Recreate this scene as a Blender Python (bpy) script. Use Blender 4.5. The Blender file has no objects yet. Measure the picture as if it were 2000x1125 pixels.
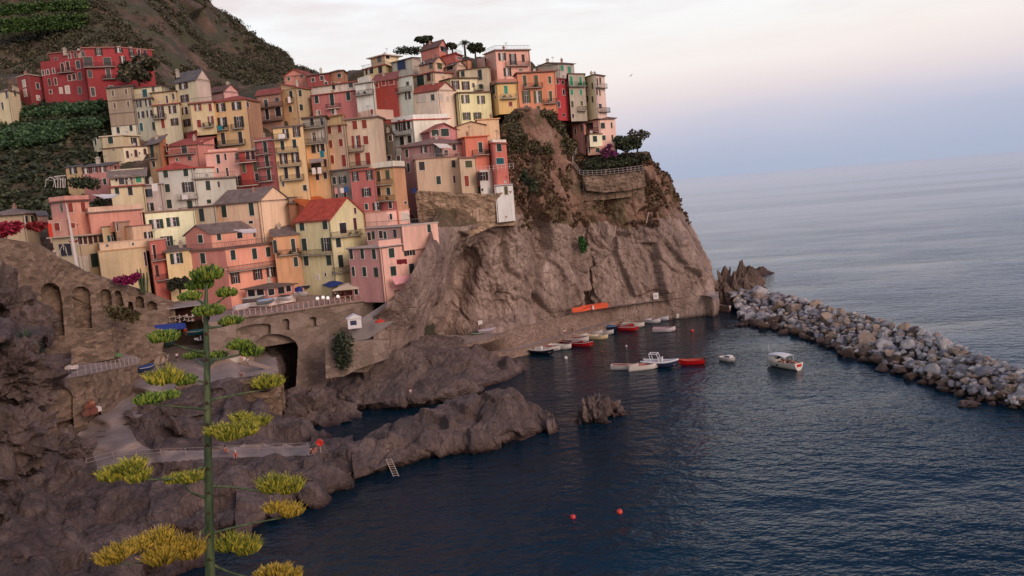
import bpy, bmesh, math, random, re
import numpy as np
from mathutils import Vector, Matrix
rnd = random.Random(7)
RD = math.radians
S = bpy.context.scene
COL = S.collection
# ------------------------------------------------------------------ camera
F = 1570.0; PITCH = RD(6.79); ROLL = RD(4.6); CAMZ = 36.0
CAM = Vector((0, 0, CAMZ))
_f = Vector((0, math.cos(PITCH), -math.sin(PITCH)))
_u0 = Vector((0, math.sin(PITCH), math.cos(PITCH))); _r0 = Vector((1, 0, 0))
CU = _u0*math.cos(ROLL) + _r0*math.sin(ROLL)
CR = _r0*math.cos(ROLL) - _u0*math.sin(ROLL)
cd = bpy.data.cameras.new("camera"); cam = bpy.data.objects.new("camera", cd); COL.objects.link(cam)
M = Matrix((CR, CU, -_f)).transposed().to_4x4(); M.translation = CAM
cam.matrix_world = M
cd.sensor_width = 36; cd.lens = F/2000*36; cd.clip_end = 80000; cd.clip_start = 0.1
S.camera = cam
# ------------------------------------------------------------------ world sky (dusk)
def lin(c):
    return tuple(((v/255)/12.92 if v/255 <= .04045 else ((v/255+.055)/1.055)**2.4) for v in c[:3])
W = bpy.data.worlds.new("World"); S.world = W; W.use_nodes = True
nt = W.node_tree; nt.nodes.clear(); N = nt.nodes.new; LK = nt.links.new
out = N('ShaderNodeOutputWorld'); bg = N('ShaderNodeBackground'); bg.inputs[1].default_value = 1.0
tc = N('ShaderNodeTexCoord'); sep = N('ShaderNodeSeparateXYZ'); LK(tc.outputs['Generated'], sep.inputs[0])
def wm(op, a, b=None, c=None, clamp=False):
    n = N('ShaderNodeMath'); n.operation = op; n.use_clamp = clamp
    for i, v in enumerate((a, b, c)):
        if v is None: continue
        if isinstance(v, (int, float)): n.inputs[i].default_value = v
        else: LK(v, n.inputs[i])
    return n.outputs[0]
# elevation with a slight tilt of the dusk bands towards +x
tilt = wm('MULTIPLY', sep.outputs[0], -0.045)
el = wm('ADD', sep.outputs[2], tilt)
mp = N('ShaderNodeMapping'); mp.inputs['Scale'].default_value = (2.0, 2.0, 11.0); LK(tc.outputs['Generated'], mp.inputs[0])
ns = N('ShaderNodeTexNoise'); ns.inputs['Scale'].default_value = 1.6; ns.inputs['Detail'].default_value = 6; LK(mp.outputs[0], ns.inputs[0])
el2 = wm('ADD', el, wm('MULTIPLY', wm('SUBTRACT', ns.outputs[0], .5), .035))
rp = N('ShaderNodeValToRGB'); LK(wm('MULTIPLY_ADD', el2, 1.0, .05), rp.inputs[0])
cr = rp.color_ramp
stops = [(0.0, (164,174,197)), (.05, (170,179,201)), (.08, (182,187,207)), (.107, (203,200,213)), (.138, (227,216,218)),
         (.17, (241,233,229)), (.22, (241,241,240)), (.30, (242,245,248)), (.42, (228,234,242)), (1.0, (214,224,238))]
while len(cr.elements) < len(stops): cr.elements.new(.5)
for e, (p, c) in zip(cr.elements, stops): e.position = p; e.color = lin(c)+(1,)
# thin pinkish clouds
mp2 = N('ShaderNodeMapping'); mp2.inputs['Scale'].default_value = (1.6, 1.6, 9.0); mp2.inputs['Rotation'].default_value = (0, RD(6), 0)
mp2.inputs['Location'].default_value = (.35, .1, .62)
LK(tc.outputs['Generated'], mp2.inputs[0])
n2 = N('ShaderNodeTexNoise'); n2.inputs['Scale'].default_value = 1.9; n2.inputs['Detail'].default_value = 9; n2.inputs['Roughness'].default_value = .58; LK(mp2.outputs[0], n2.inputs[0])
cr2 = N('ShaderNodeValToRGB'); cr2.color_ramp.elements[0].position = .47; cr2.color_ramp.elements[1].position = .66; LK(n2.outputs[0], cr2.inputs[0])
hi = wm('MULTIPLY', wm('SUBTRACT', sep.outputs[2], .13), 9.0, clamp=True)
mix = N('ShaderNodeMix'); mix.data_type = 'RGBA'; LK(wm('MULTIPLY', cr2.outputs[0], wm('MULTIPLY', hi, .85)), mix.inputs[0])
LK(rp.outputs[0], mix.inputs[6]); mix.inputs[7].default_value = lin((222,203,204))+(1,)
# deeper blue high up and away from the sunset
dk = N('ShaderNodeMapRange'); dk.interpolation_type = 'SMOOTHSTEP'; dk.inputs[1].default_value = .31; dk.inputs[2].default_value = .56
LK(wm('MULTIPLY_ADD', sep.outputs[0], .34, sep.outputs[2]), dk.inputs[0])
mixd = N('ShaderNodeMix'); mixd.data_type = 'RGBA'; LK(dk.outputs[0], mixd.inputs[0]); LK(mix.outputs[2], mixd.inputs[6]); mixd.inputs[7].default_value = lin((84,112,160))+(1,)
# western glow behind the viewer
gl = wm('MULTIPLY', wm('ADD', wm('MULTIPLY', sep.outputs[1], -.80), wm('MULTIPLY', sep.outputs[0], .60)), 1.0, clamp=True)
mix2 = N('ShaderNodeMix'); mix2.data_type = 'RGBA'; mix2.blend_type = 'ADD'; LK(wm('POWER', gl, 2.0), mix2.inputs[0])
LK(mixd.outputs[2], mix2.inputs[6]); mix2.inputs[7].default_value = (.95, .56, .40, 1)
# ground side of the sphere is dim
mix3 = N('ShaderNodeMix'); mix3.data_type = 'RGBA'; LK(wm('GREATER_THAN', sep.outputs[2], -.004), mix3.inputs[0])
mix3.inputs[6].default_value = (.05,.06,.08,1); LK(mix2.outputs[2], mix3.inputs[7])
LK(mix3.outputs[2], bg.inputs[0]); LK(bg.outputs[0], out.inputs[0])
# ------------------------------------------------------------------ sun (below-horizon glow, very soft)
sd = bpy.data.lights.new("sun", 'SUN'); sd.energy = 1.5; sd.angle = RD(32); sd.color = (1.0, .78, .66)
sun = bpy.data.objects.new("sun", sd); COL.objects.link(sun)
sun.rotation_euler = Vector((-.62, .66, -.42)).to_track_quat('-Z', 'Y').to_euler()
S.view_settings.view_transform = 'Standard'; S.view_settings.look = 'None'; S.view_settings.gamma = 1
S.view_settings.exposure = 0.1
# ------------------------------------------------------------------ pixel helpers
def ray(px, py): return _f + CR*((px-1000)/F) - CU*((py-562.5)/F)
def P(px, py, D): d = ray(px, py); return CAM + d*(D/d.y)
def Pz(px, py, z): d = ray(px, py); return CAM + d*((z-CAMZ)/d.z)
def pt(t): return Pz(t[0], t[1], t[3]) if t[2] is None else P(*t[:3])
def zp(x, y, z): return Pz(x, y, z)
def proj(p):
    d = Vector(p)-CAM; k = d.dot(_f); return 1000+F*d.dot(CR)/k, 562.5-F*d.dot(CU)/k
TX = [0, 200, 400, 600, 800, 1000, 1200]; TY = [100, 200, 300, 400, 500, 600]
TD = [[240,238,240,235,225,208,202],[215,212,208,208,203,200,198],[195,192,190,190,186,190,195],
      [172,168,172,170,172,184,192],[152,152,156,160,156,178,190],[142,145,150,152,150,175,188]]
def Dt(x, y):
    x = min(max(x, 0), 1199.9); y = min(max(y, 100), 599.9)
    i = int(x//200); j = int((y-100)//100); a = (x-TX[i])/200; b = (y-TY[j])/100
    return (TD[j][i]*(1-a)+TD[j][i+1]*a)*(1-b)+(TD[j+1][i]*(1-a)+TD[j+1][i+1]*a)*b
CROP = dict(A=(0,80,6.25), B=(180,130,8.333), C=(340,130,8.333), D=(180,240,8.333), E=(360,240,8.333), F=(80,300,8.333),
    G=(480,120,8.333), H=(680,90,8.333), I=(820,70,8.333), J=(980,110,8.333), K=(480,235,8.333), L=(620,200,8.333),
    M=(780,200,8.333), N=(620,310,8.333), O=(620,200,4.3275), P=(250,360,4.017), T=(80,410,8.333), U=(300,420,8.333),
    V=(500,380,8.333), W=(660,410,8.333), X=(1100,210,12.5), Y=(440,500,6.25), Z=(0,600,6.25), a=(0,160,11.25), b=(0,380,9.375), p=(0,0,1))
# ------------------------------------------------------------------ numpy noise
def _h(ix, iy, iz, s):
    n = (ix*73856093) ^ (iy*19349663) ^ (iz*83492791) ^ (s*2654435761)
    n = n & 0xffffffff; n = (n ^ (n >> 13)) * 1274126177 & 0xffffffff
    n = (n ^ (n >> 16)) * 2246822519 & 0xffffffff
    return ((n ^ (n >> 15)) & 0xffffff) / float(0xffffff)
def vnoise(p, s=0):
    i = np.floor(p).astype(np.int64); f = p-i; f = f*f*(3-2*f); r = 0
    for dx in (0, 1):
        for dy in (0, 1):
            for dz in (0, 1):
                w = (f[:,0] if dx else 1-f[:,0])*(f[:,1] if dy else 1-f[:,1])*(f[:,2] if dz else 1-f[:,2])
                r = r + w*_h(i[:,0]+dx, i[:,1]+dy, i[:,2]+dz, s)
    return r*2-1
def fbm(p, o=5, s=0, g=.5):
    r = 0; a = 1
    for k in range(o): r = r + a*vnoise(p*2**k, s+k); a *= g
    return r
def ridged(p, o=4, s=0):
    r = 0; a = 1
    for k in range(o): r = r + a*(1-np.abs(vnoise(p*2**k, s+k))*2); a *= .5
    return r
def facet(p, s=0):
    """per-cell random planes: angular broken-rock relief, roughly -0.5..0.5"""
    f1, f2, h, c = voro(p, s, True)
    i = np.floor(c*97).astype(np.int64)
    r = np.stack([_h(i[:,0], i[:,1], i[:,2], s+k) for k in (21, 22, 23)], 1)-.5
    return (h-.5)*.7+((p-c)*r).sum(1)*1.9, f1, f2
def voro(p, s=0, cen=False):
    i = np.floor(p).astype(np.int64); f1 = np.full(len(p), 9.); f2 = f1.copy(); rv = np.zeros(len(p)); cc = np.zeros(p.shape)
    for dx in (-1, 0, 1):
        for dy in (-1, 0, 1):
            for dz in (-1, 0, 1):
                c = i+np.array([dx, dy, dz])
                q = np.stack([_h(c[:,0], c[:,1], c[:,2], s+k) for k in (1, 2, 3)], 1)+c
                d = np.linalg.norm(q-p, axis=1); h = _h(c[:,0], c[:,1], c[:,2], s+9)
                m = d < f1; f2 = np.where(m, f1, np.minimum(f2, d)); rv = np.where(m, h, rv); f1 = np.where(m, d, f1)
                if cen: cc[m] = q[m]
    return (f1, f2, rv, cc) if cen else (f1, f2, rv)
# ------------------------------------------------------------------ object helpers
def tag(o, label=None, cat=None, group=None, kind=None):
    if label: o['label'] = label
    if cat: o['category'] = cat
    if group: o['group'] = group
    if kind: o['kind'] = kind
    return o
def mobj(name, verts, faces, mats, parent=None, smooth=False, mi=None, loc=None):
    me = bpy.data.meshes.new(name)
    v = np.asarray([tuple(q) for q in verts] if not isinstance(verts, np.ndarray) else verts, dtype=float)
    if loc is not None: v = v-np.array(loc)
    me.from_pydata(v.tolist(), [], faces if isinstance(faces, list) else faces.tolist())
    for m in (mats if isinstance(mats, (list, tuple)) else [mats]): me.materials.append(m)
    if mi is not None: me.polygons.foreach_set('material_index', mi)
    if smooth: me.polygons.foreach_set('use_smooth', [True]*len(me.polygons))
    me.update()
    o = bpy.data.objects.new(name, me); COL.objects.link(o)
    if parent is not None: o.parent = parent
    if loc is not None: o.location = loc
    return o
def empty(name, loc, label=None, cat=None, group=None):
    o = bpy.data.objects.new(name, None); o.location = loc; o.empty_display_size = .3; COL.objects.link(o)
    return tag(o, label, cat, group)
class MB:
    def __init__(s): s.v = []; s.f = []; s.m = []
    def add(s, v, f, m=0):
        b = len(s.v); s.v += [tuple(q) for q in v]; s.f += [tuple(i+b for i in q) for q in f]; s.m += [m]*len(f)
    def hexa(s, a, m=0):   # 8 pts: bottom 4, top 4
        s.add(a, [(3,2,1,0),(4,5,6,7),(0,1,5,4),(1,2,6,5),(2,3,7,6),(3,0,4,7)], m)
    def box(s, c, sx, sy, sz, rz=0, m=0, ax=None):
        c = Vector(c)
        if ax: X, Y, Z = ax
        else: X = Vector((math.cos(rz), math.sin(rz), 0)); Y = Vector((-math.sin(rz), math.cos(rz), 0)); Z = Vector((0,0,1))
        q = [c+X*(i*sx/2)+Y*(j*sy/2)+Z*(k*sz/2) for k in (-1,1) for i, j in ((-1,-1),(1,-1),(1,1),(-1,1))]
        s.hexa(q, m)
    def tube(s, pts, r, n=6, m=0, cap=True):
        pts = [Vector(p) for p in pts]; rr = r if isinstance(r, (list, tuple)) else [r]*len(pts); b = len(s.v)
        for i, p in enumerate(pts):
            d = (pts[min(i+1, len(pts)-1)]-pts[max(i-1, 0)]).normalized()
            a = d.orthogonal().normalized() if abs(d.z) > .9 else d.cross(Vector((0,0,1))).normalized()
            c = d.cross(a)
            for k in range(n): t = 2*math.pi*k/n; s.v.append(tuple(p+(a*math.cos(t)+c*math.sin(t))*rr[i]))
        for i in range(len(pts)-1):
            for k in range(n): s.f.append((b+i*n+k, b+i*n+(k+1)%n, b+(i+1)*n+(k+1)%n, b+(i+1)*n+k)); s.m.append(m)
        if cap:
            s.f.append(tuple(b+k for k in range(n))[::-1]); s.m.append(m)
            s.f.append(tuple(b+(len(pts)-1)*n+k for k in range(n))); s.m.append(m)
    def ell(s, c, rx, ry, rz, n=8, m=0, k=5):
        c = Vector(c); b = len(s.v)
        for j in range(k+1):
            t = math.pi*j/k
            for i in range(n):
                a = 2*math.pi*i/n; s.v.append((c.x+rx*math.sin(t)*math.cos(a), c.y+ry*math.sin(t)*math.sin(a), c.z-rz*math.cos(t)))
        for j in range(k):
            for i in range(n): s.f.append((b+j*n+i, b+j*n+(i+1)%n, b+(j+1)*n+(i+1)%n, b+(j+1)*n+i)); s.m.append(m)
    def obj(s, name, mats, parent=None, smooth=False, loc=None):
        pl = None
        if parent is not None: pl = parent_world(parent)
        l = pl if pl is not None else loc
        o = mobj(name, s.v, s.f, mats, parent, smooth, s.m, None)
        if l is not None:
            v = np.array([tuple(q.co) for q in o.data.vertices])-np.array(tuple(l)); o.data.vertices.foreach_set('co', v.ravel())
            if parent is None: o.location = l
        return o
def parent_world(o):
    p = Vector((0,0,0))
    while o is not None: p += o.location; o = o.parent
    return p
# ------------------------------------------------------------------ materials
MC = {}
def nmat(name):
    m = bpy.data.materials.new(name); m.use_nodes = True; t = m.node_tree; b = t.nodes['Principled BSDF']; return m, t, b
def noise(t, scale, detail=5, vec=None, rough=.55):
    n = t.nodes.new('ShaderNodeTexNoise'); n.inputs['Scale'].default_value = scale; n.inputs['Detail'].default_value = detail
    n.inputs['Roughness'].default_value = rough
    if vec is not None: t.links.new(vec, n.inputs['Vector'])
    return n.outputs[0]
def wpos(t, scale=(1,1,1), rot=(0,0,0)):
    g = t.nodes.new('ShaderNodeNewGeometry'); m = t.nodes.new('ShaderNodeMapping'); m.inputs['Scale'].default_value = scale
    m.inputs['Rotation'].default_value = rot
    t.links.new(g.outputs['Position'], m.inputs[0]); return m.outputs[0]
def ramp(t, fac, stops):
    r = t.nodes.new('ShaderNodeValToRGB'); t.links.new(fac, r.inputs[0]); e = r.color_ramp.elements
    while len(e) < len(stops): e.new(.5)
    for q, (p, c) in zip(e, stops): q.position = p; q.color = (tuple(c)+(1,))[:4]
    return r.outputs[0]
def mixc(t, fac, a, b, mode='MIX'):
    m = t.nodes.new('ShaderNodeMix'); m.data_type = 'RGBA'; m.blend_type = mode
    for s, v in ((0, fac), (6, a), (7, b)):
        if isinstance(v, (int, float)): m.inputs[s].default_value = v
        elif isinstance(v, tuple): m.inputs[s].default_value = (v+(1,))[:4]
        else: t.links.new(v, m.inputs[s])
    return m.outputs[2]
def bump(t, b, h, strength=.5, dist=.1, prev=None):
    n = t.nodes.new('ShaderNodeBump'); n.inputs['Strength'].default_value = strength; n.inputs['Distance'].default_value = dist
    t.links.new(h, n.inputs['Height'])
    if prev is not None: t.links.new(prev, n.inputs['Normal'])
    t.links.new(n.outputs[0], b.inputs['Normal']); return n.outputs[0]
def plain(c, rough=.6, metal=0, var=.12):
    k = ('pl', c, rough, metal)
    if k in MC: return MC[k]
    m, t, b = nmat('paint'); l = lin(c); b.inputs['Roughness'].default_value = rough; b.inputs['Metallic'].default_value = metal
    n = noise(t, 2.5, 4, wpos(t)); col = mixc(t, n, tuple(v*(1-var*1.6) for v in l), tuple(min(1, v*(1+var)) for v in l))
    t.links.new(col, b.inputs['Base Color']); MC[k] = m; return m
def plaster(c):
    k = ('ps', c)
    if k in MC: return MC[k]
    m, t, b = nmat('plaster'); l = lin(c); Y_ = l[0]*.3+l[1]*.6+l[2]*.1; k_ = .26 if l[1] > .08 else .07; l = (l[0]*.97, l[1]*1.07, l[2]); l = tuple(min(.9, (q*(1-k_)+Y_*k_)*(1.2 if k_ > .1 else 1.0)+.004) for q in l); b.inputs['Roughness'].default_value = .92
    n1 = noise(t, .16, 6, wpos(t, (1,1,.5)), .6)
    c1 = ramp(t, n1, [(.3, tuple(v*.74 for v in l)), (.5, l), (.72, tuple(min(1, v*1.13+.008) for v in l))])
    n2 = noise(t, 1.0, 5, wpos(t, (1.6,1.6,.16)), .65)   # run-down streaks
    c2 = mixc(t, ramp(t, n2, [(.46, (0,0,0)), (.72, (.5,.5,.5))]), c1, tuple(v*.55 for v in (l[0], l[1]*.96, l[2]*.92)))
    n3 = noise(t, .7, 7, wpos(t), .7)
    c3 = mixc(t, ramp(t, n3, [(.62, (0,0,0)), (.7, (.5,.5,.5))]), c2, tuple(min(1, v*.72+.09) for v in l))
    n6 = noise(t, 3.2, 6, wpos(t), .75); c3 = mixc(t, ramp(t, n6, [(.3, (.35,)*3), (.5, (0,)*3)]), c3, tuple(v*.7 for v in l))
    t.links.new(c3, b.inputs['Base Color']); bump(t, b, noise(t, 6, 5, wpos(t)), .3, .05); MC[k] = m; return m
def roofm(c):
    k = ('rf', c)
    if k in MC: return MC[k]
    m, t, b = nmat('roof_tile'); l = lin(c); b.inputs['Roughness'].default_value = .85
    n1 = noise(t, .9, 6, wpos(t), .7); v = t.nodes.new('ShaderNodeTexVoronoi'); v.inputs['Scale'].default_value = 2.6
    t.links.new(wpos(t, (1,1,1.7)), v.inputs['Vector'])
    c1 = ramp(t, n1, [(.3, tuple(x*.55 for x in l)), (.52, l), (.75, tuple(min(1, x*1.4+.02) for x in l))])
    hs = t.nodes.new('ShaderNodeSeparateColor'); t.links.new(v.outputs['Color'], hs.inputs[0])
    c2 = mixc(t, hs.outputs[0], c1, mixc(t, .5, c1, tuple(x*.6 for x in l)))
    t.links.new(c2, b.inputs['Base Color'])
    w = t.nodes.new('ShaderNodeTexWave'); w.inputs['Scale'].default_value = 1.3; w.inputs['Distortion'].default_value = 1; t.links.new(wpos(t), w.inputs['Vector'])
    bump(t, b, w.outputs[1], .5, .08); MC[k] = m; return m
def rockm(name, c0, c1, c2, sc=.25, wet=False, strata=(1,1,.35), rot=(0,.35,0), veg=None):
    m, t, b = nmat(name); b.inputs['Roughness'].default_value = .9
    n1 = noise(t, sc, 9, wpos(t, strata, rot), .68)
    col = ramp(t, n1, [(.25, lin(c0)), (.5, lin(c1)), (.74, lin(c2))])
    n2 = noise(t, sc*6, 8, wpos(t, strata, rot), .7)
    col = mixc(t, ramp(t, n2, [(.35, (.65,)*3), (.6, (0,0,0))]), col, mixc(t, 1.0, col, (.5,.47,.45), 'MULTIPLY'))
    n4 = noise(t, sc*3.1, 6, wpos(t, (1,1,1)), .75)
    col = mixc(t, ramp(t, n4, [(.6, (0,0,0)), (.72, (.55,)*3)]), col, lin(c2))
    if veg:
        n5 = noise(t, .11, 7, wpos(t), .65); col = mixc(t, ramp(t, n5, [(.46, (0,0,0)), (.56, (.85,)*3)]), col, lin(veg))
    if wet:
        g = t.nodes.new('ShaderNodeNewGeometry'); s = t.nodes.new('ShaderNodeSeparateXYZ'); t.links.new(g.outputs['Position'], s.inputs[0])
        w = ramp(t, s.outputs[2], [(0.0, (1,)*3), (.9, (0,0,0))])
        n6 = noise(t, .5, 4, wpos(t)); w = mixc(t, 1.0, w, ramp(t, n6, [(.2, (.3,)*3), (.5, (1,)*3)]), 'MULTIPLY')
        col = mixc(t, w, col, lin((58,34,30)))
        rr = t.nodes.new('ShaderNodeMapRange'); rr.inputs[1].default_value = 0; rr.inputs[2].default_value = .8; rr.inputs[3].default_value = .35; rr.inputs[4].default_value = .9
        t.links.new(s.outputs[2], rr.inputs[0]); t.links.new(rr.outputs[0], b.inputs['Roughness'])
    t.links.new(col, b.inputs['Base Color'])
    p = bump(t, b, noise(t, sc*5, 9, wpos(t, strata, rot), .72), .9, .7)
    v = t.nodes.new('ShaderNodeTexVoronoi'); v.feature = 'DISTANCE_TO_EDGE'; v.inputs['Scale'].default_value = sc*2.2
    mm = t.nodes.new('ShaderNodeMapping'); mm.inputs['Scale'].default_value = strata; mm.inputs['Rotation'].default_value = rot
    g = t.nodes.new('ShaderNodeNewGeometry'); ad = t.nodes.new('ShaderNodeVectorMath'); ad.operation = 'ADD'
    nn = t.nodes.new('ShaderNodeTexNoise'); nn.inputs['Scale'].default_value = .35; t.links.new(g.outputs['Position'], nn.inputs['Vector'])
    sv = t.nodes.new('ShaderNodeVectorMath'); sv.operation = 'SCALE'; sv.inputs[3].default_value = 5; t.links.new(nn.outputs['Color'], sv.inputs[0])
    t.links.new(g.outputs['Position'], ad.inputs[0]); t.links.new(sv.outputs[0], ad.inputs[1]); t.links.new(ad.outputs[0], mm.inputs[0]); t.links.new(mm.outputs[0], v.inputs['Vector'])
    bump(t, b, ramp(t, v.outputs[0], [(0, (0,0,0)), (.06, (1,1,1))]), .5, .5, p)
    return m
def stonem(name, c0, c1, sc=1.1):
    k = ('st', name)
    if k in MC: return MC[k]
    m, t, b = nmat(name); b.inputs['Roughness'].default_value = .95
    v = t.nodes.new('ShaderNodeTexVoronoi'); v.inputs['Scale'].default_value = sc; t.links.new(wpos(t, (1,1,1.8)), v.inputs['Vector'])
    hs = t.nodes.new('ShaderNodeSeparateColor'); t.links.new(v.outputs['Color'], hs.inputs[0])
    c = mixc(t, hs.outputs[0], lin(c0), lin(c1)); n = noise(t, .22, 7, wpos(t), .7)
    c = mixc(t, ramp(t, n, [(.3, (.7,)*3), (.6, (0,0,0))]), c, mixc(t, 1.0, c, (.5,.48,.42), 'MULTIPLY'))
    n3 = noise(t, 2.2, 5, wpos(t)); c = mixc(t, ramp(t, n3, [(.62, (0,)*3), (.7, (.5,)*3)]), c, lin(tuple(min(255, x+35) for x in c1)))
    t.links.new(c, b.inputs['Base Color']); bump(t, b, v.outputs[0], .7, .15); MC[k] = m; return m
def leafm(name, c0, c1, c2):
    k = ('lf', c0, c1, c2)
    if k in MC: return MC[k]
    m, t, b = nmat(name); b.inputs['Roughness'].default_value = .7
    g = t.nodes.new('ShaderNodeNewGeometry'); n = noise(t, .45, 3, wpos(t))
    a = t.nodes.new('ShaderNodeMath'); a.operation = 'MULTIPLY_ADD'; t.links.new(g.outputs['Random Per Island'], a.inputs[0]); a.inputs[1].default_value = .6
    s = t.nodes.new('ShaderNodeMath'); s.operation = 'MULTIPLY_ADD'; t.links.new(n, s.inputs[0]); s.inputs[1].default_value = .9; s.inputs[2].default_value = -.25
    t.links.new(s.outputs[0], a.inputs[2])
    t.links.new(ramp(t, a.outputs[0], [(.1, lin(c0)), (.5, lin(c1)), (.9, lin(c2))]), b.inputs['Base Color'])
    MC[k] = m; return m
def glassm():
    if 'gl' in MC: return MC['gl']
    m, t, b = nmat('window_glass'); b.inputs['Base Color'].default_value = (.022,.022,.026,1); b.inputs['Roughness'].default_value = .12
    MC['gl'] = m; return m
# ================================================================== SETTING
def cr_interp(A, t):   # A: (K,3) control, t array in 0..K-1
    K = len(A); i = np.clip(np.floor(t).astype(int), 0, K-2); f = (t-i)[:, None]
    p1 = A[i]; p2 = A[i+1]; p0 = A[np.maximum(i-1, 0)]; p3 = A[np.minimum(i+2, K-1)]
    return .5*((2*p1)+(-p0+p2)*f+(2*p0-5*p1+4*p2-p3)*f*f+(-p0+3*p1-3*p2+p3)*f**3)
def lingrid(A, t):
    K = len(A); i = np.clip(np.floor(t).astype(int), 0, K-2); f = (t-i)[:, None]; return A[i]*(1-f)+A[i+1]*f
def grid(rows, nu, nv, lin_v=False, lin_u=False, even=False):
    R = [np.array([tuple(pt(q) if not isinstance(q, Vector) else q) for q in r]) for r in rows]
    K = len(R[0]); u = np.linspace(0, K-1, nu)
    if even:
        m = np.mean([np.linalg.norm(np.diff(r, axis=0), axis=1) for r in R[2:-2]], axis=0); m = np.minimum(m, 30); cum = np.concatenate([[0], np.cumsum(m)]); u = np.interp(np.linspace(0, cum[-1], nu), cum, np.arange(K))
    fu = lingrid if lin_u else cr_interp
    R = np.stack([fu(r, u) for r in R])              # rows, nu, 3
    v = np.linspace(0, len(R)-1, nv); fv = lingrid if lin_v else cr_interp
    G = np.zeros((nv, nu, 3))
    for k in range(nu): G[:, k] = fv(R[:, k], v)
    return G
def gnormals(G):
    du = np.gradient(G, axis=1); dv = np.gradient(G, axis=0); n = np.cross(du, dv)
    return n/(np.linalg.norm(n, axis=2, keepdims=True)+1e-9)
def gmesh(name, G, mats, smooth=False, kind='structure', parent=None, mi=None):
    nv, nu = G.shape[:2]; a = np.arange(nv*nu).reshape(nv, nu)
    f = np.stack([a[:-1, :-1], a[:-1, 1:], a[1:, 1:], a[1:, :-1]], -1).reshape(-1, 4)
    o = mobj(name, G.reshape(-1, 3), f, mats, parent, smooth)
    if mi is not None: o.data.polygons.foreach_set('material_index', mi[:-1, :-1].ravel().astype(int))
    if kind: o['kind'] = kind
    return o
def blur2(d, n=2):
    for _ in range(n):
        e = np.pad(d, 1, mode='edge'); d = (e[:-2,1:-1]+e[2:,1:-1]+e[1:-1,:-2]+e[1:-1,2:]+e[:-2,:-2]*.7+e[2:,2:]*.7+e[:-2,2:]*.7+e[2:,:-2]*.7+d*1.5)/8.3
    return d
def rockdisp(G, amp=1., cell=(5, 5, 12), fs=.12, tilt=.35, seed=0, edge=None, micro=.35, fine=1.):
    n = gnormals(G); s = G.shape; p = G.reshape(-1, 3); nn = n.reshape(-1, 3)
    c, q = math.cos(tilt), math.sin(tilt)
    r = np.stack([p[:, 0]*c+p[:, 2]*q, p[:, 1], -p[:, 0]*q+p[:, 2]*c], 1)
    wv = np.stack([vnoise(p*.15, seed+31), vnoise(p*.15, seed+32), vnoise(p*.15, seed+33)], 1)*2.2
    rr = (r+wv*.5)/np.array(cell)
    A, f1, f2 = facet(rr, seed); B, g1, g2 = facet(rr*2.1+7, seed+5); C_, _, _ = facet(rr*4.7+3, seed+8)
    d = A*2.3+(B*1.25+C_*.5)*fine-.55*np.exp(-((f2-f1)/.05)**2)
    d = d+fbm(p*fs, 5, seed+3)*.6+(ridged(r*np.array([.35, .35, .1]), 4, seed+7)-.7)*micro*.5
    f_ = fbm(p*1.3, 3, seed+13)*.14-.28*fine*np.exp(-((g2-g1)/.07)**2)+(ridged(r*np.array([.9,.9,.28]), 3, seed+40)-.7)*.16*fine
    d = blur2(d.reshape(s[:2]), 2 if s[1] > 700 else 1).reshape(-1)+f_
    if edge is not None: d = d*edge.reshape(-1)
    return (p+nn*(d*amp)[:, None]).reshape(s), d.reshape(s[:2])
# ---- sea
def seam():
    m, t, b = nmat('sea_water'); b.inputs['Roughness'].default_value = .09; b.inputs['IOR'].default_value = 1.33; b.inputs['Specular IOR Level'].default_value = .36
    n0 = noise(t, .02, 4, wpos(t))
    nearc = ramp(t, n0, [(.3, (.002,.014,.024)), (.7, (.004,.026,.044))])
    w1 = noise(t, .40, 3, wpos(t, (1, 1.5, 1), (0, 0, .5)), .5); w2 = noise(t, 1.5, 3, wpos(t, (.8, 1.4, 1), (0, 0, -.35)), .5)
    w3 = noise(t, .07, 2, wpos(t, (.6, 1, 1), (0, 0, .2)))
    amp = ramp(t, noise(t, .016, 4, wpos(t, (1, 1.6, 1), (0,0,.5))), [(.32, (.22,)*3), (.62, (1,)*3)])
    def mul(a, c):
        q = t.nodes.new('ShaderNodeMath'); q.operation = 'MULTIPLY'; t.links.new(a, q.inputs[0])
        if isinstance(c, (int, float)): q.inputs[1].default_value = c
        else: t.links.new(c, q.inputs[1])
        return q.outputs[0]
    def add(a, c):
        q = t.nodes.new('ShaderNodeMath'); q.operation = 'ADD'; t.links.new(a, q.inputs[0]); t.links.new(c, q.inputs[1]); return q.outputs[0]
    h = add(mul(w1, 1.0), add(mul(w2, .30), mul(w3, 1.6)))
    # long calm slicks out at sea
    cal = ramp(t, noise(t, .0016, 4, wpos(t, (.22, 2.6, 1), (0,0,.12)), .6), [(.42, (.25,)*3), (.58, (1,)*3)])
    g = t.nodes.new('ShaderNodeNewGeometry'); s = t.nodes.new('ShaderNodeSeparateXYZ'); t.links.new(g.outputs['Position'], s.inputs[0])
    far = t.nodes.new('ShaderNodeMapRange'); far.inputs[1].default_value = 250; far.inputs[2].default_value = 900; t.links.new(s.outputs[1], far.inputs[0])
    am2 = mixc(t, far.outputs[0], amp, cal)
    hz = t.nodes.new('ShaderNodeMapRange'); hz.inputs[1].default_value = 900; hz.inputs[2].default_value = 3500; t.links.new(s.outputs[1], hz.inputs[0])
    t.links.new(mixc(t, hz.outputs[0], mixc(t, far.outputs[0], nearc, (.11,.105,.115)), (.34,.29,.29)), b.inputs['Base Color'])  # paler water far out: sky sheen towards the horizon painted into base colour
    bump(t, b, mul(h, am2), 1.0, .42); return m
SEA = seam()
o = mobj('sea', [(-30000,-500,0),(40000,-500,0),(40000,60000,0),(-30000,60000,0)], [(0,1,2,3)], SEA); tag(o, kind='structure')
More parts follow.
